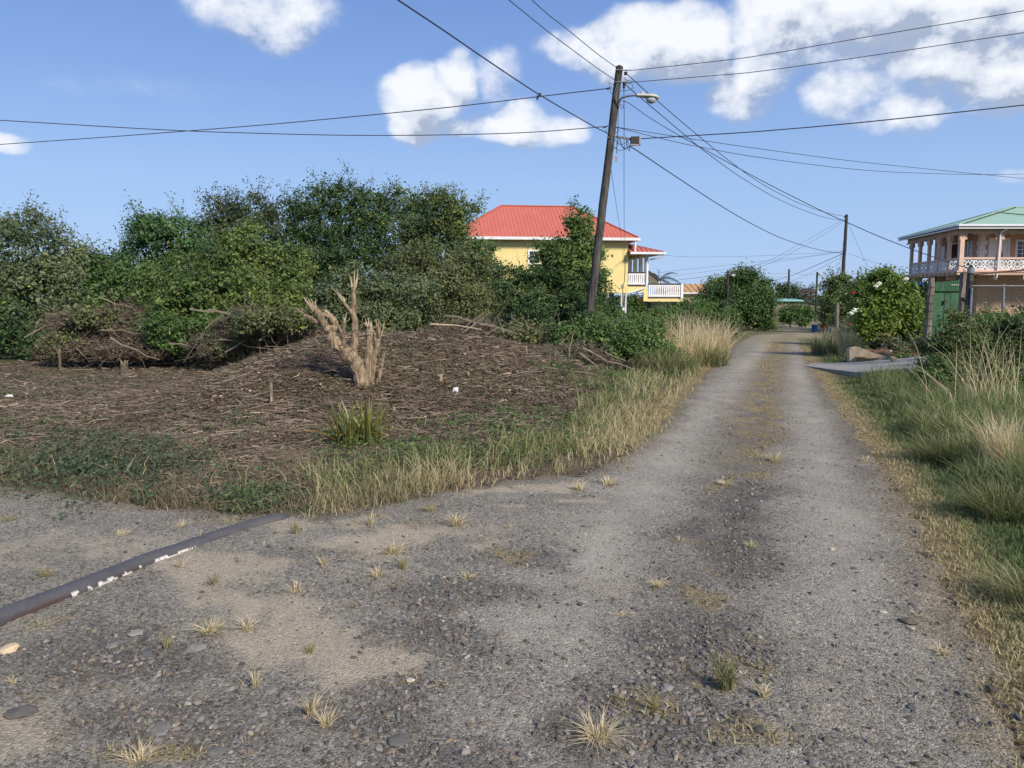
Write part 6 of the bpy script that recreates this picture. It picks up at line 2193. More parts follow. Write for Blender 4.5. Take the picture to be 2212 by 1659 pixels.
f1_ = empty('fence_post', (P(2078, 700, 19.5)[0], 19.5, Hs(P(2078, 700, 19.5)[0], 19.5)), 'square weathered brown post with a nailed grey board right of the gate', 'post')
mb = MB(); a = np.array(P(2075, 745, 19.5)); b = np.array(P(2084, 589, 19.5)); mb.bar(a, b, .15, .15, (0, 1, 0)); mb.build('shaft', M['post'], f1_)
mb = MB(); a = np.array(P(2080, 643, 19.38)); b = np.array(P(2087, 610, 19.38)); mb.bar(a, b, .13, .03, (0, 1, 0)); mb.build('nailed_board', M['shed'], f1_)
mb = MB(); a = np.array(P(2074, 640, 19.40)); b = np.array(P(2090, 650, 19.40)); mb.bar(a, b, .05, .03, (0, 1, 0)); mb.build('nailed_board', M['rust'], f1_)
for u in (2082, 2085):
    pipe(f1_, 'iron_rod', 'iron', [P(u, 592, 19.5), P(u - .5, 580, 19.5)], .008, True, 5)
f2_ = empty('fence_post', (P(2088, 700, 19)[0], 19, Hs(P(2088, 700, 19)[0], 19)), 'leaning timber post topped with a grey metal cap and cable', 'post')
pa, pb = np.array(P(2083, 752, 19)), np.array(P(2097, 589, 19)); t = np.linspace(0, 1, 7)[:, None]
mb = MB(); W_ = pa * (1 - t) + pb * t + rng.normal(0, .005, (7, 3)); mb.tube(W_, np.linspace(.08, .075, 7), 9, jit=.06); mb.build('shaft', M['pole'], f2_)
mb = MB(); mb.tube([P(2096.6, 590, 19), P(2097.8, 578.5, 19)], [.085, .085], 10); mb.build('metal_cap', M['galv'], f2_)
mb = MB(); mb.tube([P(2094, 578.3, 18.98), P(2097, 575.5, 18.98), P(2101, 578, 18.98)], [.03, .05, .025], 7); mb.build('cable_clamp', M['iron'], f2_)
f3_ = MB(); f3_.tube([P(2093, 712, 18.9), P(2099.6, 622, 18.9)], .028, 8)
tag(f3_.build('fence_post', M['galv']), 'thin galvanised tube standing beside the leaning timber post', 'post')

cl = empty('chain_link_fence', (P(2170, 700, 18.7)[0], 18.7, Hs(P(2170, 700, 18.7)[0], 18.7)), 'chain link fence with galvanised rails at the right edge', 'fence')
FD = 18.7
pipe(cl, 'rail', 'rust', [P(2103, 592.5, FD), P(2150, 588.5, FD), P(2260, 579, FD)], .024, True)
pipe(cl, 'rail', 'galv', [P(2100, 617.5, FD), P(2165, 617.6, FD), P(2260, 617.8, FD)], .014, True)
for (u, v0) in ((2168, 613), (2250, 612)):
    pipe(cl, 'fence_post', 'galv', [P(u, v0, FD + .04), P(u - 3, 720, FD + .04)], .034, True)
mw = MB()
xa, xb = P(2104, 640, FD)[0], P(2262, 640, FD)[0]
zl = P(2104, 728, FD)[2]
def ztop(x): return P(2103, 592.5, FD)[2] + (x - xa) * (P(2260, 579, FD)[2] - P(2103, 592.5, FD)[2]) / (xb - xa)
Hh = 1.75; sp_ = .105
i = -20
while xa + i * sp_ < xb:
    for s in (1, -1):
        x0_ = xa + i * sp_ if s == 1 else xa + i * sp_ + Hh * .62
        # wire from bottom to top
        p0 = np.array([x0_, FD, zl]); p1 = np.array([x0_ + s * Hh * .62, FD + .004 * s, zl + Hh])
        t0, t1 = 0, 1
        d = p1 - p0
        if d[0] != 0:
            ta, tb_ = (xa - p0[0]) / d[0], (xb - p0[0]) / d[0]
            t0, t1 = max(0, min(ta, tb_)), min(1, max(ta, tb_))
        if t1 - t0 > .02:
            q0, q1 = p0 + d * t0, p0 + d * t1
            if q1[2] > ztop(q1[0]): q1 = q0 + (q1 - q0) * (ztop(q1[0]) - q0[2]) / (q1[2] - q0[2])
            if q1[2] > q0[2]: mw.tube([q0, q1], .0034, 3, caps=False)
    i += 1
tag(mw.build('wire_mesh', M['rust'], cl), kind='stuff')

# ------------------------------------------------------------------ driveway, low wall, curb
near = [(1738, 791.5, 21.8), (1790, 799, 19.9), (1850, 806, 18.2), (1920, 805, 17.2), (1990, 803, 16.5), (2060, 801, 16.3)]
far = [(1749, 786.5, 22.6), (1800, 786, 22.3), (1850, 783.5, 22.1), (1920, 778, 21.7), (1990, 771, 21.4), (2060, 769, 21.2)]
V = []; F = []; NT = 7
for i in range(6):
    a = np.array(P(*near[i])); b = np.array(P(*far[i]))
    for j in range(NT):
        q_ = a + (b - a) * j / (NT - 1); V.append((q_[0] + rng.normal(0, .01), q_[1] + (rng.normal(0, .05) if j == 0 else 0), q_[2] + .02 + rng.normal(0, .004)))
for i in range(5):
    for j in range(NT - 1):
        b = i * NT + j; F.append((b, b + NT, b + NT + 1, b + 1))
nb = len(V)
for i in range(6):
    V.append((V[i * NT][0], V[i * NT][1] + .02, V[i * NT][2] - .5))
for i in range(5): F.append((i * NT, nb + i, nb + i + 1, (i + 1) * NT))
mb = MB(); mb.add(V, F)
tag(mb.build('driveway', M['concrete']), kind='structure')

cw = [(1835, 757), (1841, 752), (1854, 749.5), (1868, 754), (1884, 761), (1900, 765.5), (1916, 770)]
cb = [(1835, 779), (1841, 782), (1854, 784), (1868, 783.5), (1884, 782.5), (1900, 781.5), (1916, 780.5)]
WD = 22.3
V = []
for (u, v) in cw: V.append(P(u, v, WD - (u - 1835) * .006))
for (u, v) in cb: V.append(P(u, v + 3, WD - (u - 1835) * .006))
n = 7
V2 = [(x + rng.normal(0, .01), y + .22, z) for (x, y, z) in V]
mb = MB(); F = []
for i in range(n - 1):
    F += [(i, i + n, i + n + 1, i + 1), (2 * n + i + 1, 2 * n + i + n + 1, 2 * n + i + n, 2 * n + i), (i, i + 1, 2 * n + i + 1, 2 * n + i)]
F += [(0, 2 * n, 3 * n, n), (n - 1, 2 * n - 1, 4 * n - 1, 3 * n - 1)]
mb.add(V + V2, F)
tag(mb.build('garden_wall', M['cream']), 'low cracked cream plaster wall stained black beside the driveway', 'wall')
mb = MB(); mb.bar(P(1915, 774.5, 21.85), P(2000, 774.5, 21.4), .16, .12)
tag(mb.build('curb', M['green_curb']), 'green painted curb running from the cream wall to the gate post', 'curb')
# planting bed
bm = material('bed soil'); M['bed'] = paint('reddish bed soil', (.13, .065, .035), .95, .4, 8, bump=.6, bscale=30)
V = []; F = []
nx_, ny_ = 12, 6
for i in range(nx_):
    for j in range(ny_):
        a = np.array(P(1848 + (1998 - 1848) * i / (nx_ - 1), 770, 21.9 + j * .55)); V.append((a[0], a[1], P(1920, 773, 21.9)[2] + .015 * j + rng.normal(0, .02)))
for i in range(nx_ - 1):
    for j in range(ny_ - 1):
        b = i * ny_ + j; F.append((b, b + ny_, b + ny_ + 1, b + 1))
mb = MB(); mb.add(V, F); tag(mb.build('planting_bed_soil', M['bed']), kind='structure')


def rock(name, u, v, D, wpx, fl, col, label, cat='stone'):
    p = P(u, v, D); s = wpx / FPX * D / 2
    d = 1 + rng.uniform(-.22, .22, (12, 1)); A = ICV * d
    # one midpoint subdivision
    v0 = [tuple(q_) for q_ in A]; cache = {}; F2 = []
    def mid(i, j):
        k_ = (min(i, j), max(i, j))
        if k_ not in cache:
            q_ = (np.array(v0[i]) + np.array(v0[j])) / 2 * rng.uniform(.98, 1.16); v0.append(tuple(q_)); cache[k_] = len(v0) - 1
        return cache[k_]
    for (i, j, k2) in ICF:
        a, b, c = mid(i, j), mid(j, k2), mid(k2, i); F2 += [(i, a, c), (a, j, b), (c, b, k2), (a, b, c)]
    A = np.array(v0) * np.array([s, s * .85, s * fl])
    c = np.tile(np.array(col), (len(A), 1)) * rng.uniform(.8, 1.2, (len(A), 1))
    o = link(name, raw_mesh(name, A, np.array(F2).ravel(), np.full(len(F2), 3), M['stone'], c), None, p)
    return tag(o, label, cat)
rock('stone', 1928.5, 775, 20.6, 17, .72, (.30, .25, .18), 'brown mottled rock resting on the concrete driveway by the curb')
rock('stone', 1920.5, 761, 22.1, 13, .95, (.62, .52, .36), 'round cream stone in the planting bed at the end of the low wall')
tree('bare_shrub', 'leafless thorny shrub in the planting bed', 'bush', 21.9, [(1908, 735, 16, 12, 0), (1930, 745, 10, 10, 0)], 16, 6, .1, .04, OL, None, 0, .3, 61, .02, 3, twigs=26)
tree('potted_seedling', 'small fresh green plant beside the round cream stone', 'plant', 21.9, [(1938, 760, 9, 8, 0)], 40, 10, .08, .06, BR, None, 6, .2, 62, .01, 1)

# ------------------------------------------------------------------ barrels at the end of the road
def barrel(u, v0, v1, wpx, D, mat, label):
    p = P(u, v1, D); r = wpx / FPX * D / 2; h = (v1 - v0) / FPX * D
    root = empty('barrel', (p[0], D, p[2]), label, 'barrel')
    mb = MB(); mb.lathe([(r * .9, 0), (r, h * .08), (r, h * .30), (r * 1.05, h * .33), (r, h * .36), (r, h * .64), (r * 1.05, h * .67), (r, h * .70), (r, h * .95), (r * .93, h)], p, 18)
    mb.build('drum', M[mat], root, smooth=False)
    mb = MB(); mb.lathe([(r * .95, h * 1.001), (r * .98, h * 1.03), (r * .86, h * 1.03), (r * .85, h * 1.003)], p, 18); mb.build('rim', M[mat], root)
barrel(1760, 702, 717, 14, 56, 'barrel_blue', 'blue plastic barrel standing in grass at the end of the road')
p = P(1779, 709, 57); bk = empty('crate', (p[0], 57, p[2] - .3), 'orange plastic bin on a short post next to the blue barrel', 'bin')
k = 57 / FPX
mb = MB(); mb.add([(p[0] - 6 * k, 56.8, p[2]), (p[0] + 6 * k, 56.8, p[2]), (p[0] + 6 * k, 57.2, p[2]), (p[0] - 6 * k, 57.2, p[2]), (p[0] - 8 * k, 56.7, p[2] + 9 * k), (p[0] + 8 * k, 56.7, p[2] + 9 * k), (p[0] + 8 * k, 57.3, p[2] + 9 * k), (p[0] - 8 * k, 57.3, p[2] + 9 * k)],
                [(0, 3, 2, 1), (0, 1, 5, 4), (1, 2, 6, 5), (2, 3, 7, 6), (3, 0, 4, 7), (4, 5, 6, 7)]); mb.build('tub', M['orange'], bk)
mb = MB(); mb.bar((p[0] - 8.6 * k, 56.68, p[2] + 9 * k), (p[0] + 8.6 * k, 56.68, p[2] + 9 * k), .05, .06); mb.build('rim', M['orange'], bk)
simple_box(bk, 'post', 'post', p[0] + 5 * k, p[0] + 7 * k, 57.3, 57.4, Hs(p[0], 57) - .1, p[2] + 18 * k, True)
# leaning wooden posts among the bushes
for (u, v0, v1, D, r, m_, lb) in [(1807, 655, 712, 50, .14, 'post', 'pale grey post below the thin tree'), (1884, 690, 735, 40, .06, 'pole', 'dark thin post beside the white flowers'),
                              (1780.5, 668, 700, 55, .07, 'pole_far', 'short dark post above the orange bin')]:
    mb = MB(); a, b = P(u, v1, D), P(u + 1.5, v0, D); mb.tube([a, tuple((np.array(a) + b) / 2), b], [r, r * .95, r * .9], 8, jit=.05)
    tag(mb.build('wooden_post', M[m_]), lb, 'post')

# ------------------------------------------------------------------ the half buried pipe
pp = [(-260, 1470), (-60, 1376), (0, 1350), (100, 1310), (200, 1271), (330, 1216), (400, 1190), (480, 1160), (540, 1141), (600, 1126), (636, 1116)]
W_ = np.array([G(u, v) for (u, v) in pp])
t0 = np.linspace(0, 1, len(W_)); tt = np.linspace(0, 1, 500)
W2 = np.stack([np.interp(tt, t0, W_[:, j]) for j in range(3)], 1)
for _ in range(80): W2[1:-1] = (W2[:-2] + 2 * W2[1:-1] + W2[2:]) / 4
W2[:, 2] = H(W2[:, 0], W2[:, 1]) + .022 - .020 * sstep(tt, .35, .8) - .065 * sstep(tt, .90, 1.0)
mb = MB(); mb.tube(W2, .056, 28, caps=True)
V = np.array(mb.v[:]); ring = np.repeat(np.arange(500), 28)
C = np.tile(np.array((.072, .070, .074)), (len(V), 1)) * (.75 + .6 * fbm(V[:, 0] * 9, V[:, 1] * 9 + V[:, 2] * 30, 4, 5))[:, None]
cen = W2[ring]
rel = V[:len(ring)] - cen
sidev = (rel[:, 1] < -.012) & (rel[:, 2] < .030)
uu, vv = proj(cen[:, 0], cen[:, 1], cen[:, 2])
pn = fbm(uu * .09, rel[:, 2] * 70, 5, 15)
wpat = blobs(uu, vv * 0 + 1, [(395, 1, 30, 9, 1), (360, 1, 60, 9, .9), (275, 1, 45, 9, .8), (205, 1, 50, 9, .85), (140, 1, 30, 9, .8), (30, 1, 20, 9, .5), (440, 1, 60, 9, .5), (520, 1, 40, 9, .3)])
wm = sidev & (pn * .9 + .52 * wpat - np.abs(rel[:, 2] + .004) * 9 > .80)
C[:len(ring)][wm] = (.66, .64, .60)
rusty = (fbm(V[:, 0] * 4, V[:, 1] * 4, 3, 25) > .60) & (np.concatenate([rel[:, 2], np.zeros(len(V) - len(ring))]) < .02) & ~np.concatenate([wm, np.zeros(len(V) - len(ring), bool)])
C[rusty] = np.array((.075, .05, .05))
mb.c = [tuple(c) for c in C]
M['pipe'] = attr_mat('old painted pipe', .55, 0, .35, 45, .35, .3)
tag(mb.build('water_pipe', M['pipe'], smooth=True), 'black half buried pipe with flaking white paint crossing the gravel', 'pipe')

# ------------------------------------------------------------------ utility poles
def pole(label, pts, r0, r1, mat='pole', sides=12, name='utility_pole', group='wooden utility poles'):
    """pts bottom to top as world points; returns the thing"""
    a = np.array(pts[0]); b = np.array(pts[-1])
    root = empty(name, (a[0], a[1], Hs(a[0], a[1])), label, 'utility pole', group)
    k = 14; t = np.linspace(0, 1, k)[:, None]
    W_ = a * (1 - t) + b * t; W_[1:-1] += rng.normal(0, r0 * .035, (k - 2, 3)) * np.array([1, 1, 0])
    mb = MB(); mb.tube(W_, np.linspace(r0, r1, k), sides, jit=.035)
    mb.build('shaft', M[mat], root)
    return root


PD = 25.0
mp = pole('tall dark leaning pole carrying the street lamp', [P(1262, 778, PD), P(1338.3, 144, PD)], .150, .112)
mb = MB(); mb.tube([P(1338.3, 144.2, PD), P(1338.8, 141, PD)], [.11, .04], 8); mb.build('pole_cap', M['pole'], mp)
def insul(u, v, r=.055, h=.10, D=PD - .1):
    p = P(u, v, D); mb = MB(); mb.lathe([(r * .6, -h / 2), (r, -h * .35), (r, -h * .1), (r * .55, 0), (r, h * .1), (r, h * .35), (r * .6, h / 2)], p, 10); mb.build('insulator', M['iron'], mp)
insul(1351.6, 158.5); insul(1348.5, 181.5); insul(1347.6, 188.5, .04, .07); insul(1337.5, 154, .04, .12)
for (a, b, r) in [((1331, 150.5), (1358, 152), .018), ((1329, 177), (1356, 177), .018), ((1310, 296), (1322, 298), .015), ((1326, 293.5), (1362, 299), .022), ((1330, 297), (1362, 302), .018)]:
    pipe(mp, 'bracket', 'galv', [P(a[0], a[1], PD - .12), P(b[0], b[1], PD - .12)], r, True, 6)
rl = [[(1325, 195), (1315, 181), (1320, 180), (1327, 184)], [(1318, 192), (1319, 200), (1326, 203)], [(1347, 167), (1353, 173), (1362, 175), (1369, 177)],
      [(1352, 180), (1364, 181), (1367, 190), (1362, 193), (1352, 196), (1340, 196)], [(1340, 226), (1346, 228), (1345, 234), (1339, 233)],
      [(1311, 278), (1308.5, 282), (1312, 285)], [(1329, 275), (1336, 279), (1334, 286), (1328, 285)], [(1327, 297), (1331, 306), (1340, 312), (1352, 308), (1354, 300)],
      [(1325, 309), (1328, 318), (1338, 325), (1347, 322), (1353, 312), (1356, 303)], [(1326, 321), (1332, 318), (1335, 306), (1333, 299)], [(1354, 302), (1355, 316), (1359, 326), (1360, 318), (1356, 304)]]
def smoothpts(A, m=10):
    """Catmull-Rom through points"""
    A = np.array(A, float)
    if len(A) < 3: return A
    E = np.vstack([2 * A[0] - A[1], A, 2 * A[-1] - A[-2]]); out = []
    for i in range(1, len(E) - 2):
        for t in np.linspace(0, 1, m, endpoint=False):
            p0, p1, p2, p3 = E[i - 1], E[i], E[i + 1], E[i + 2]
            out.append(.5 * ((2 * p1) + (-p0 + p2) * t + (2 * p0 - 5 * p1 + 4 * p2 - p3) * t * t + (-p0 + 3 * p1 - 3 * p2 + p3) * t ** 3))
    out.append(A[-1]); return np.array(out)
for q_ in rl:
    W_ = smoothpts([P(u, v, PD - .15) for (u, v) in q_], 6); mb = MB(); mb.tube(W_, .010, 4); mb.build('loose_wire', M['wire'], mp)
W_ = smoothpts([P(1335, 172, PD - .13), P(1330, 190, PD - .15), P(1327, 205, PD - .16), P(1332, 222, PD - .15), P(1336, 232, PD - .12)], 6)
mb = MB(); mb.tube(W_, .018, 5); mb.build('cable', M['wire'], mp)
W_ = smoothpts([P(1336, 232, PD - .1), P(1335, 270, PD - .15), P(1333.5, 300, PD - .15), P(1332, 332, PD - .15)], 5)
mb = MB(); mb.tube(W_, .012, 4); mb.build('cable', M['wire'], mp)
tg = MB(); a = P(1331.6, 343, PD - .15); s_ = PD / FPX; tg.box(a[0] - 2.6 * s_, a[0] + 2.6 * s_, a[1] - .02, a[1] + .02, a[2] - 5.4 * s_, a[2] + 5.4 * s_)
M['tag_grey'] = paint('faded pinkish tag', (.34, .26, .27), .6)
tag(tg.build('cable_tag', M['tag_grey']), 'small pinkish tag hanging from a loop of cable on the pole', 'tag')

lamp = empty('street_lamp', P(1338, 220, PD), 'weathered cream street lamp on a curved arm', 'street lamp')
W_ = smoothpts([P(1337.6, 232, PD - .1), P(1338.5, 219, PD - .13), P(1343, 211.5, PD - .2), P(1352, 208.8, PD - .3), P(1364, 206.6, PD - .42), P(1376, 206.2, PD - .5)], 5)
mb = MB(); mb.tube(W_, .030, 8); mb.build('arm', M['galv'], lamp)
st = [(1374.5, 4.0, .07, 206.8), (1376, 4.6, .09, 207), (1386, 4.8, .11, 207.6), (1396, 5.4, .14, 208.6), (1408, 6.4, .17, 209.8), (1416, 6.2, .16, 211), (1421, 4.5, .11, 212.2), (1423, 1.5, .04, 213)]
V = []; F = []; ns = 12; kk = (PD - .5) / FPX
for (u, hh_, wy, vc) in st:
    c = P(u, vc, PD - .5)
    for j in range(ns):
        a = 2 * pi * j / ns; zz = sin(a); zz = zz if zz > 0 else zz * .55
        V.append((c[0], c[1] + wy * cos(a), c[2] + hh_ * kk * zz))
for i in range(len(st) - 1):
    for j in range(ns): F.append((i * ns + j, i * ns + (j + 1) % ns, (i + 1) * ns + (j + 1) % ns, (i + 1) * ns + j))
F += [tuple(range(ns - 1, -1, -1)), tuple((len(st) - 1) * ns + j for j in range(ns))]
mb = MB(); mb.add(V, F); mb.build('housing', M['lamp_grey'], lamp, smooth=False)
m, q, bs = material('lamp glass'); bs.inputs['Base Color'].default_value = (.38, .42, .44, 1); bs.inputs['Roughness'].default_value = .12; M['lens'] = m
c = P(1407, 213.5, PD - .5); V = []; F = []
for i in range(6):
    f = i / 5 * pi / 2; rr_, zz = cos(f), -sin(f)
    for j in range(14):
        a = 2 * pi * j / 14; V.append((c[0] + 11.5 * kk * rr_ * cos(a), c[1] + .13 * rr_ * sin(a), c[2] + 10 * kk * zz))
for i in range(5):
    for j in range(14): F.append((i * 14 + j, (i + 1) * 14 + j, (i + 1) * 14 + (j + 1) % 14, i * 14 + (j + 1) % 14))
F.append(tuple(range(14)))
mb = MB(); mb.add(V, F); mb.build('globe', M['lens'], lamp, smooth=True)
c = P(1387.5, 202.5, PD - .5); mb = MB(); mb.lathe([(2.6 * kk, -.02), (3.1 * kk, 0), (3.1 * kk, 3.4 * kk), (2.2 * kk, 4 * kk)], c, 10); mb.build('photocell', M['lamp_grey'], lamp)

jb = empty('junction_box', P(1372, 306, PD - .2), 'grey cable junction box hanging at the end of the bracket', 'junction box')
a, b = P(1363, 313, PD - .3), P(1379, 298, PD - .1)
mb = MB(); mb.box(a[0], b[0], PD - .35, PD - .12, a[2], b[2]); mb.build('casing', M['iron'], jb)
mb = MB(); e_ = P(1379, 306, PD - .3); mb.bar((b[0], PD - .34, a[2] - .02), (b[0] + .02, PD - .34, b[2] + .03), .05, .05, (0, 1, 0)); mb.build('frame', M['galv'], jb)
mb = MB(); mb.bar((a[0] - .02, PD - .34, a[2]), (b[0] + .03, PD - .34, a[2] - .02), .05, .04); mb.build('frame', M['galv'], jb)

p2 = pole('second dark pole standing beside the thin tree', [P(1814, 715, 58), P(1829, 463.5, 58)], .145, .105, 'pole_far')
for (u, v, r) in ((1824, 468, .05), (1823.5, 477, .05), (1822, 545, .05)):
    q0 = P(u, v, 57.9); mb = MB(); mb.lathe([(r * .6, -r), (r, -r * .5), (r, r * .5), (r * .6, r)], q0, 8); mb.build('insulator', M['iron'], p2)
p3 = pole('far pole with cross pieces and small lamp beside the peach house', [P(1570, 712, 58.5), P(1572.5, 583.5, 58.5)], .095, .075, 'pole_far', 8)
for v in (589, 593, 596):
    mb = MB(); mb.bar(P(1565.5, v, 58.3), P(1578, v - .5, 58.3), .06, .08); mb.build('cross_piece', M['iron'], p3)
def far_lamp(u0, u1, v, D, label):
    root = empty('street_lamp', P(u0, v, D), label, 'street lamp')
    W_ = smoothpts([P(u0, v + 2, D), P((u0 + u1) / 2, v - 1, D - .1), P(u1, v, D - .2)], 4); mb = MB(); mb.tube(W_, .05, 5); mb.build('arm', M['galv'], root)
    c = P(u1 + 3, v + 1, D - .2); k_ = D / FPX; mb = MB(); mb.lathe([(.5 * k_, -4.5 * k_), (2.2 * k_, -3 * k_), (2.8 * k_, 1 * k_), (1.6 * k_, 4 * k_)], c, 8, 'x'); mb.build('housing', M['lamp_grey'], root)
far_lamp(1574, 1581, 594, 58.5, 'pale round lamp head on the far pole beside the peach house')
p4 = pole('thin far pole above the aqua roofed house', [P(1702.5, 690, 86), P(1704.5, 581, 86)], .12, .095, 'pole_far', 8)
p5 = pole('far pole with a short lamp arm at the end of the road', [P(1761, 695, 74), P(1765.5, 587.5, 74)], .11, .085, 'pole_far', 8)
far_lamp(1766, 1770, 592, 74, 'small dark lamp head on the farthest road pole')
p6 = pole('short far pole showing above the thin tree', [P(1853, 660, 130), P(1853.5, 584, 130)], .15, .12, 'pole_far', 8)

# ------------------------------------------------------------------ overhead wires
WG = 'overhead wires'
def wire(label, pts, Y0, Y1, r, ext=0.0, name='overhead_wire', mat='wire', ext0=0.0):
    """pts: photo pixels along the wire; distance runs from Y0 to Y1 (straight in plan)"""
    A = np.array(pts, float)
    s = np.concatenate([[0], np.cumsum(np.hypot(*(A[1:] - A[:-1]).T))]); s /= s[-1]
    inv = (1 / Y0) * (1 - s) + (1 / Y1) * s
    W_ = smoothpts([P(u, v, 1 / i_) for (u, v), i_ in zip(A, inv)], 9)
    if ext:
        d = W_[-1] - W_[-6]; d /= np.linalg.norm(d); W_ = np.vstack([W_, W_[-1] + d * ext * .5, W_[-1] + d * ext])
    mb = MB(); mb.tube(W_, r * .82, 5)
    o = mb.build(name, M[mat])
    return tag(o, label, 'wire', WG)


wire('thin wire running up left from the very top of the pole', [(1331, 145.5), (1290, 116), (1226, 64), (1185, 32), (1149, 0)], 25, 20.4, .014, 10)
wire('thin wire running up left from just under the pole top', [(1328, 172.8), (1290, 147), (1237, 108), (1185, 69), (1140, 33), (1099.6, 0)], 25, 20, .014, 10)
wire('thick black cable sloping up left from the pole to the top of the picture', [(1322, 300), (1315, 291), (1305, 284), (1282, 272.5), (1171, 208), (1070, 142), (962, 68), (860, 0)], 25, 14.2, .019, 8)
wire('wire crossing left from the upper pole and ending lower at the left edge', [(1316.6, 190.6), (1167, 208.3), (976, 231), (768, 251.4), (590, 268), (403, 283), (208, 297.6), (0, 312)], 25, 33, .019, 14)
wire('wire crossing left from the middle of the pole and rising to the left edge', [(1312, 273), (1150, 285.4), (976, 291), (768, 292.3), (555.5, 287.8), (347, 280), (0, 259.7)], 25, 26, .017, 10)
wire('uppermost wire running right from the pole top', [(1345, 152), (1373.6, 151), (1536, 133.5), (1645.8, 119.2), (1872, 80), (2212, 23.2)], 25, 21, .013, 10)
wire('second wire running right below the uppermost one', [(1342, 178), (1369.6, 177.2), (1536, 163.7), (1645.8, 153.4), (1872, 121.6), (2212, 70.3)], 25, 21.6, .013, 10)
wire('thick black cable running right from the junction box', [(1379.5, 299.8), (1430, 297), (1520, 291.5), (1645.8, 283.3), (1872, 263.3), (2212, 227)], 25, 21.5, .020, 8)
wire('straight thin wire falling right to the edge below the thick cable', [(1330, 274.4), (1455, 294), (1536, 306.4), (1645.8, 322), (1872, 351.3), (2212, 385.8)], 25, 37, .013, 10)
wire('sagging thin wire levelling out at the right edge', [(1330, 274.4), (1415, 296), (1504.5, 316), (1645.8, 340.8), (1872, 368), (2086, 376.7), (2212, 376)], 25, 37, .013, 10)
wire('wire from the pole top passing over the lamp to the second pole', [(1353.7, 159.3), (1402, 203), (1421, 218.8), (1504.5, 290), (1580, 351), (1645.8, 397), (1720, 436), (1780, 458), (1823, 467)], 25, 58, .018)
wire('wire passing under the lamp arm to the second pole', [(1352.7, 184), (1374.6, 203), (1484.7, 296), (1532, 334), (1610, 389), (1689, 434), (1760, 463), (1799, 473.5), (1823, 476)], 25, 58, .018)
wire('long service cable sagging from the lamp bracket to the capped fence post', [(1344, 218), (1360, 224), (1405, 255.5), (1471, 295), (1516.4, 320), (1645.8, 390.5), (1780, 458), (1829, 480), (1890, 507), (1959.5, 534.6), (2030.6, 560), (2085, 577.5), (2094, 578.5)], 25, 19, .013)
wire('thick cable sagging from the junction box loops to the middle of the second pole', [(1359.7, 316), (1380, 328), (1445, 371.6), (1548, 439), (1618.5, 480.6), (1680, 511), (1727.6, 528), (1771, 540), (1821, 547.6)], 25, 58, .022)
wire('black cable loop under the junction box', [(1337, 299), (1340.5, 306), (1343, 315), (1351, 322), (1356, 318), (1359.7, 316)], 24.85, 25, .020, name='cable_loop')
wire('twisted service drop hanging straight down beside the pole to the yellow house', [(1347.6, 190), (1348.2, 250), (1348, 330), (1348, 420), (1348.3, 500), (1348, 560)], 25, 49.8, .014)
wire('thin service drop from the side of the pole to the yellow house roof', [(1318.6, 357.7), (1325, 400), (1333, 455), (1341, 507), (1346, 560)], 25, 49.8, .010)
wire('upper wire from the second pole down left to the far lamp pole', [(1824.8, 471.6), (1776, 500), (1729.6, 526), (1668, 560), (1625, 574), (1573, 587)], 58, 58.5, .012)
wire('lower wire from the second pole down left to the far lamp pole', [(1821.9, 478.6), (1777, 508), (1731.6, 534), (1670, 566), (1620, 583), (1574, 590)], 58, 58.5, .012)
wire('almost level thin wire from the yellow veranda roof to the second pole', [(1426, 551), (1500, 555), (1632, 553), (1740, 548), (1821, 543.5)], 50, 58, .010)
wire('thin wire rising from the white balustrade to the second pole', [(1420, 590), (1453.8, 585), (1540, 576), (1652, 564), (1740, 554), (1799, 546), (1821, 542)], 52, 58, .010)
wire('lower thin wire rising from behind the landing to the second pole', [(1430, 600), (1453.8, 596.6), (1540, 585), (1632, 572.8), (1740, 556), (1799, 547), (1822, 544)], 70, 58, .010)
wire('dark wire from behind the landing to the far lamp pole', [(1435, 609), (1453.8, 606), (1510, 599.5), (1565, 592.7)], 60, 58.5, .016)
wire('thick cable from the second pole down left over the roadside tree', [(1823, 547), (1770, 570), (1711.7, 594.6), (1680, 604), (1654, 611.5), (1630, 618)], 58, 105, .026)
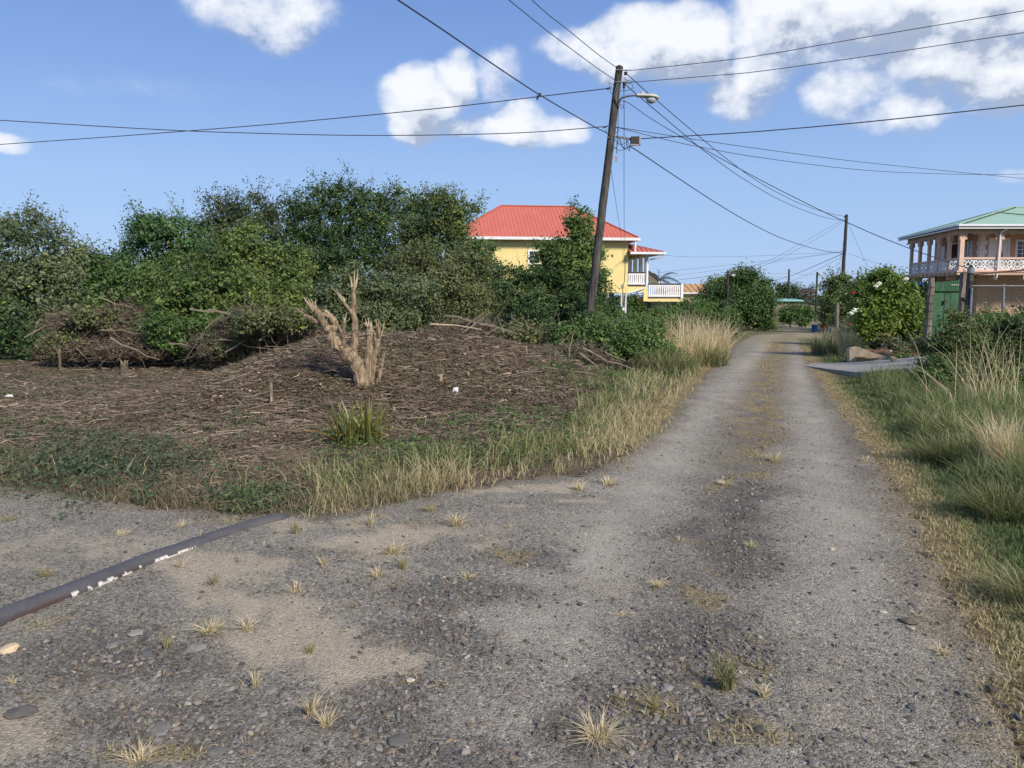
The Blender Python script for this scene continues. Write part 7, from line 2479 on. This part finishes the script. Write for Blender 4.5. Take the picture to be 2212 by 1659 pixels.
wire('thin wire just under the thick cable over the roadside tree', [(1822, 552), (1813, 558), (1765, 583), (1711.7, 606.6), (1675, 620)], 58, 100, .014)
wire('thin wire from the second pole toward the peach house', [(1833.8, 548), (1865, 559), (1892.7, 568), (1925, 577), (1954.6, 584)], 58, 52, .011)
wire('stay wire on the right of the second pole', [(1832, 482), (1850.6, 524), (1870, 566), (1890, 606), (1906, 640)], 58, 52, .010, name='stay_wire')
wire('left stay wire of the second pole', [(1825.8, 498.4), (1817, 550), (1807, 600), (1797, 650)], 58, 56, .010, name='stay_wire')
wire('steep stay wire close to the second pole', [(1822, 530), (1818, 570), (1814, 610), (1809, 660)], 58, 57, .010, name='stay_wire')
wire('faint wire from the far lamp pole to the thin far pole', [(1578, 589), (1640, 592), (1704, 590)], 58.5, 86, .012)
wire('faint lower wire from the far lamp pole to the thin far pole', [(1578, 594), (1640, 599), (1704, 598)], 58.5, 86, .012)
wire('faint wire from the thin far pole to the farthest road pole', [(1706, 586), (1735, 594), (1765, 592)], 86, 74, .011)
wire('faint wire from the farthest road pole to the short far pole', [(1766, 591), (1810, 597), (1853, 590)], 74, 130, .014)
wire('low faint wire between the far poles', [(1706, 612), (1735, 618), (1765, 616), (1800, 614)], 86, 74, .010)
mb = MB(); c = P(1163, 207, 18.9); mb.tube([(c[0] + .05, c[1], c[2] + .06), (c[0] - .01, c[1], c[2] - .02), (c[0] - .04, c[1], c[2] - .10)], [.03, .035, .01], 6)
tag(mb.build('cable_splice', M['wire']), 'small dark splice clipped on the thick cable where two wires cross', 'cable clip')
mb = MB(); a, b = P(1310, 192, 24.9), P(1318, 190, 24.9); mb.tube([a, b], [.03, .03], 6)
tag(mb.build('wire_clamp', M['iron']), 'dark clamp on the wire left of the upper pole', 'cable clip')
mb = MB(); a, b = P(1303, 276, 24.9), P(1313, 272, 24.9); mb.tube([a, b], [.025, .02], 6)
tag(mb.build('wire_clamp', M['iron']), 'grey clamp on the wire left of the middle of the pole', 'cable clip')
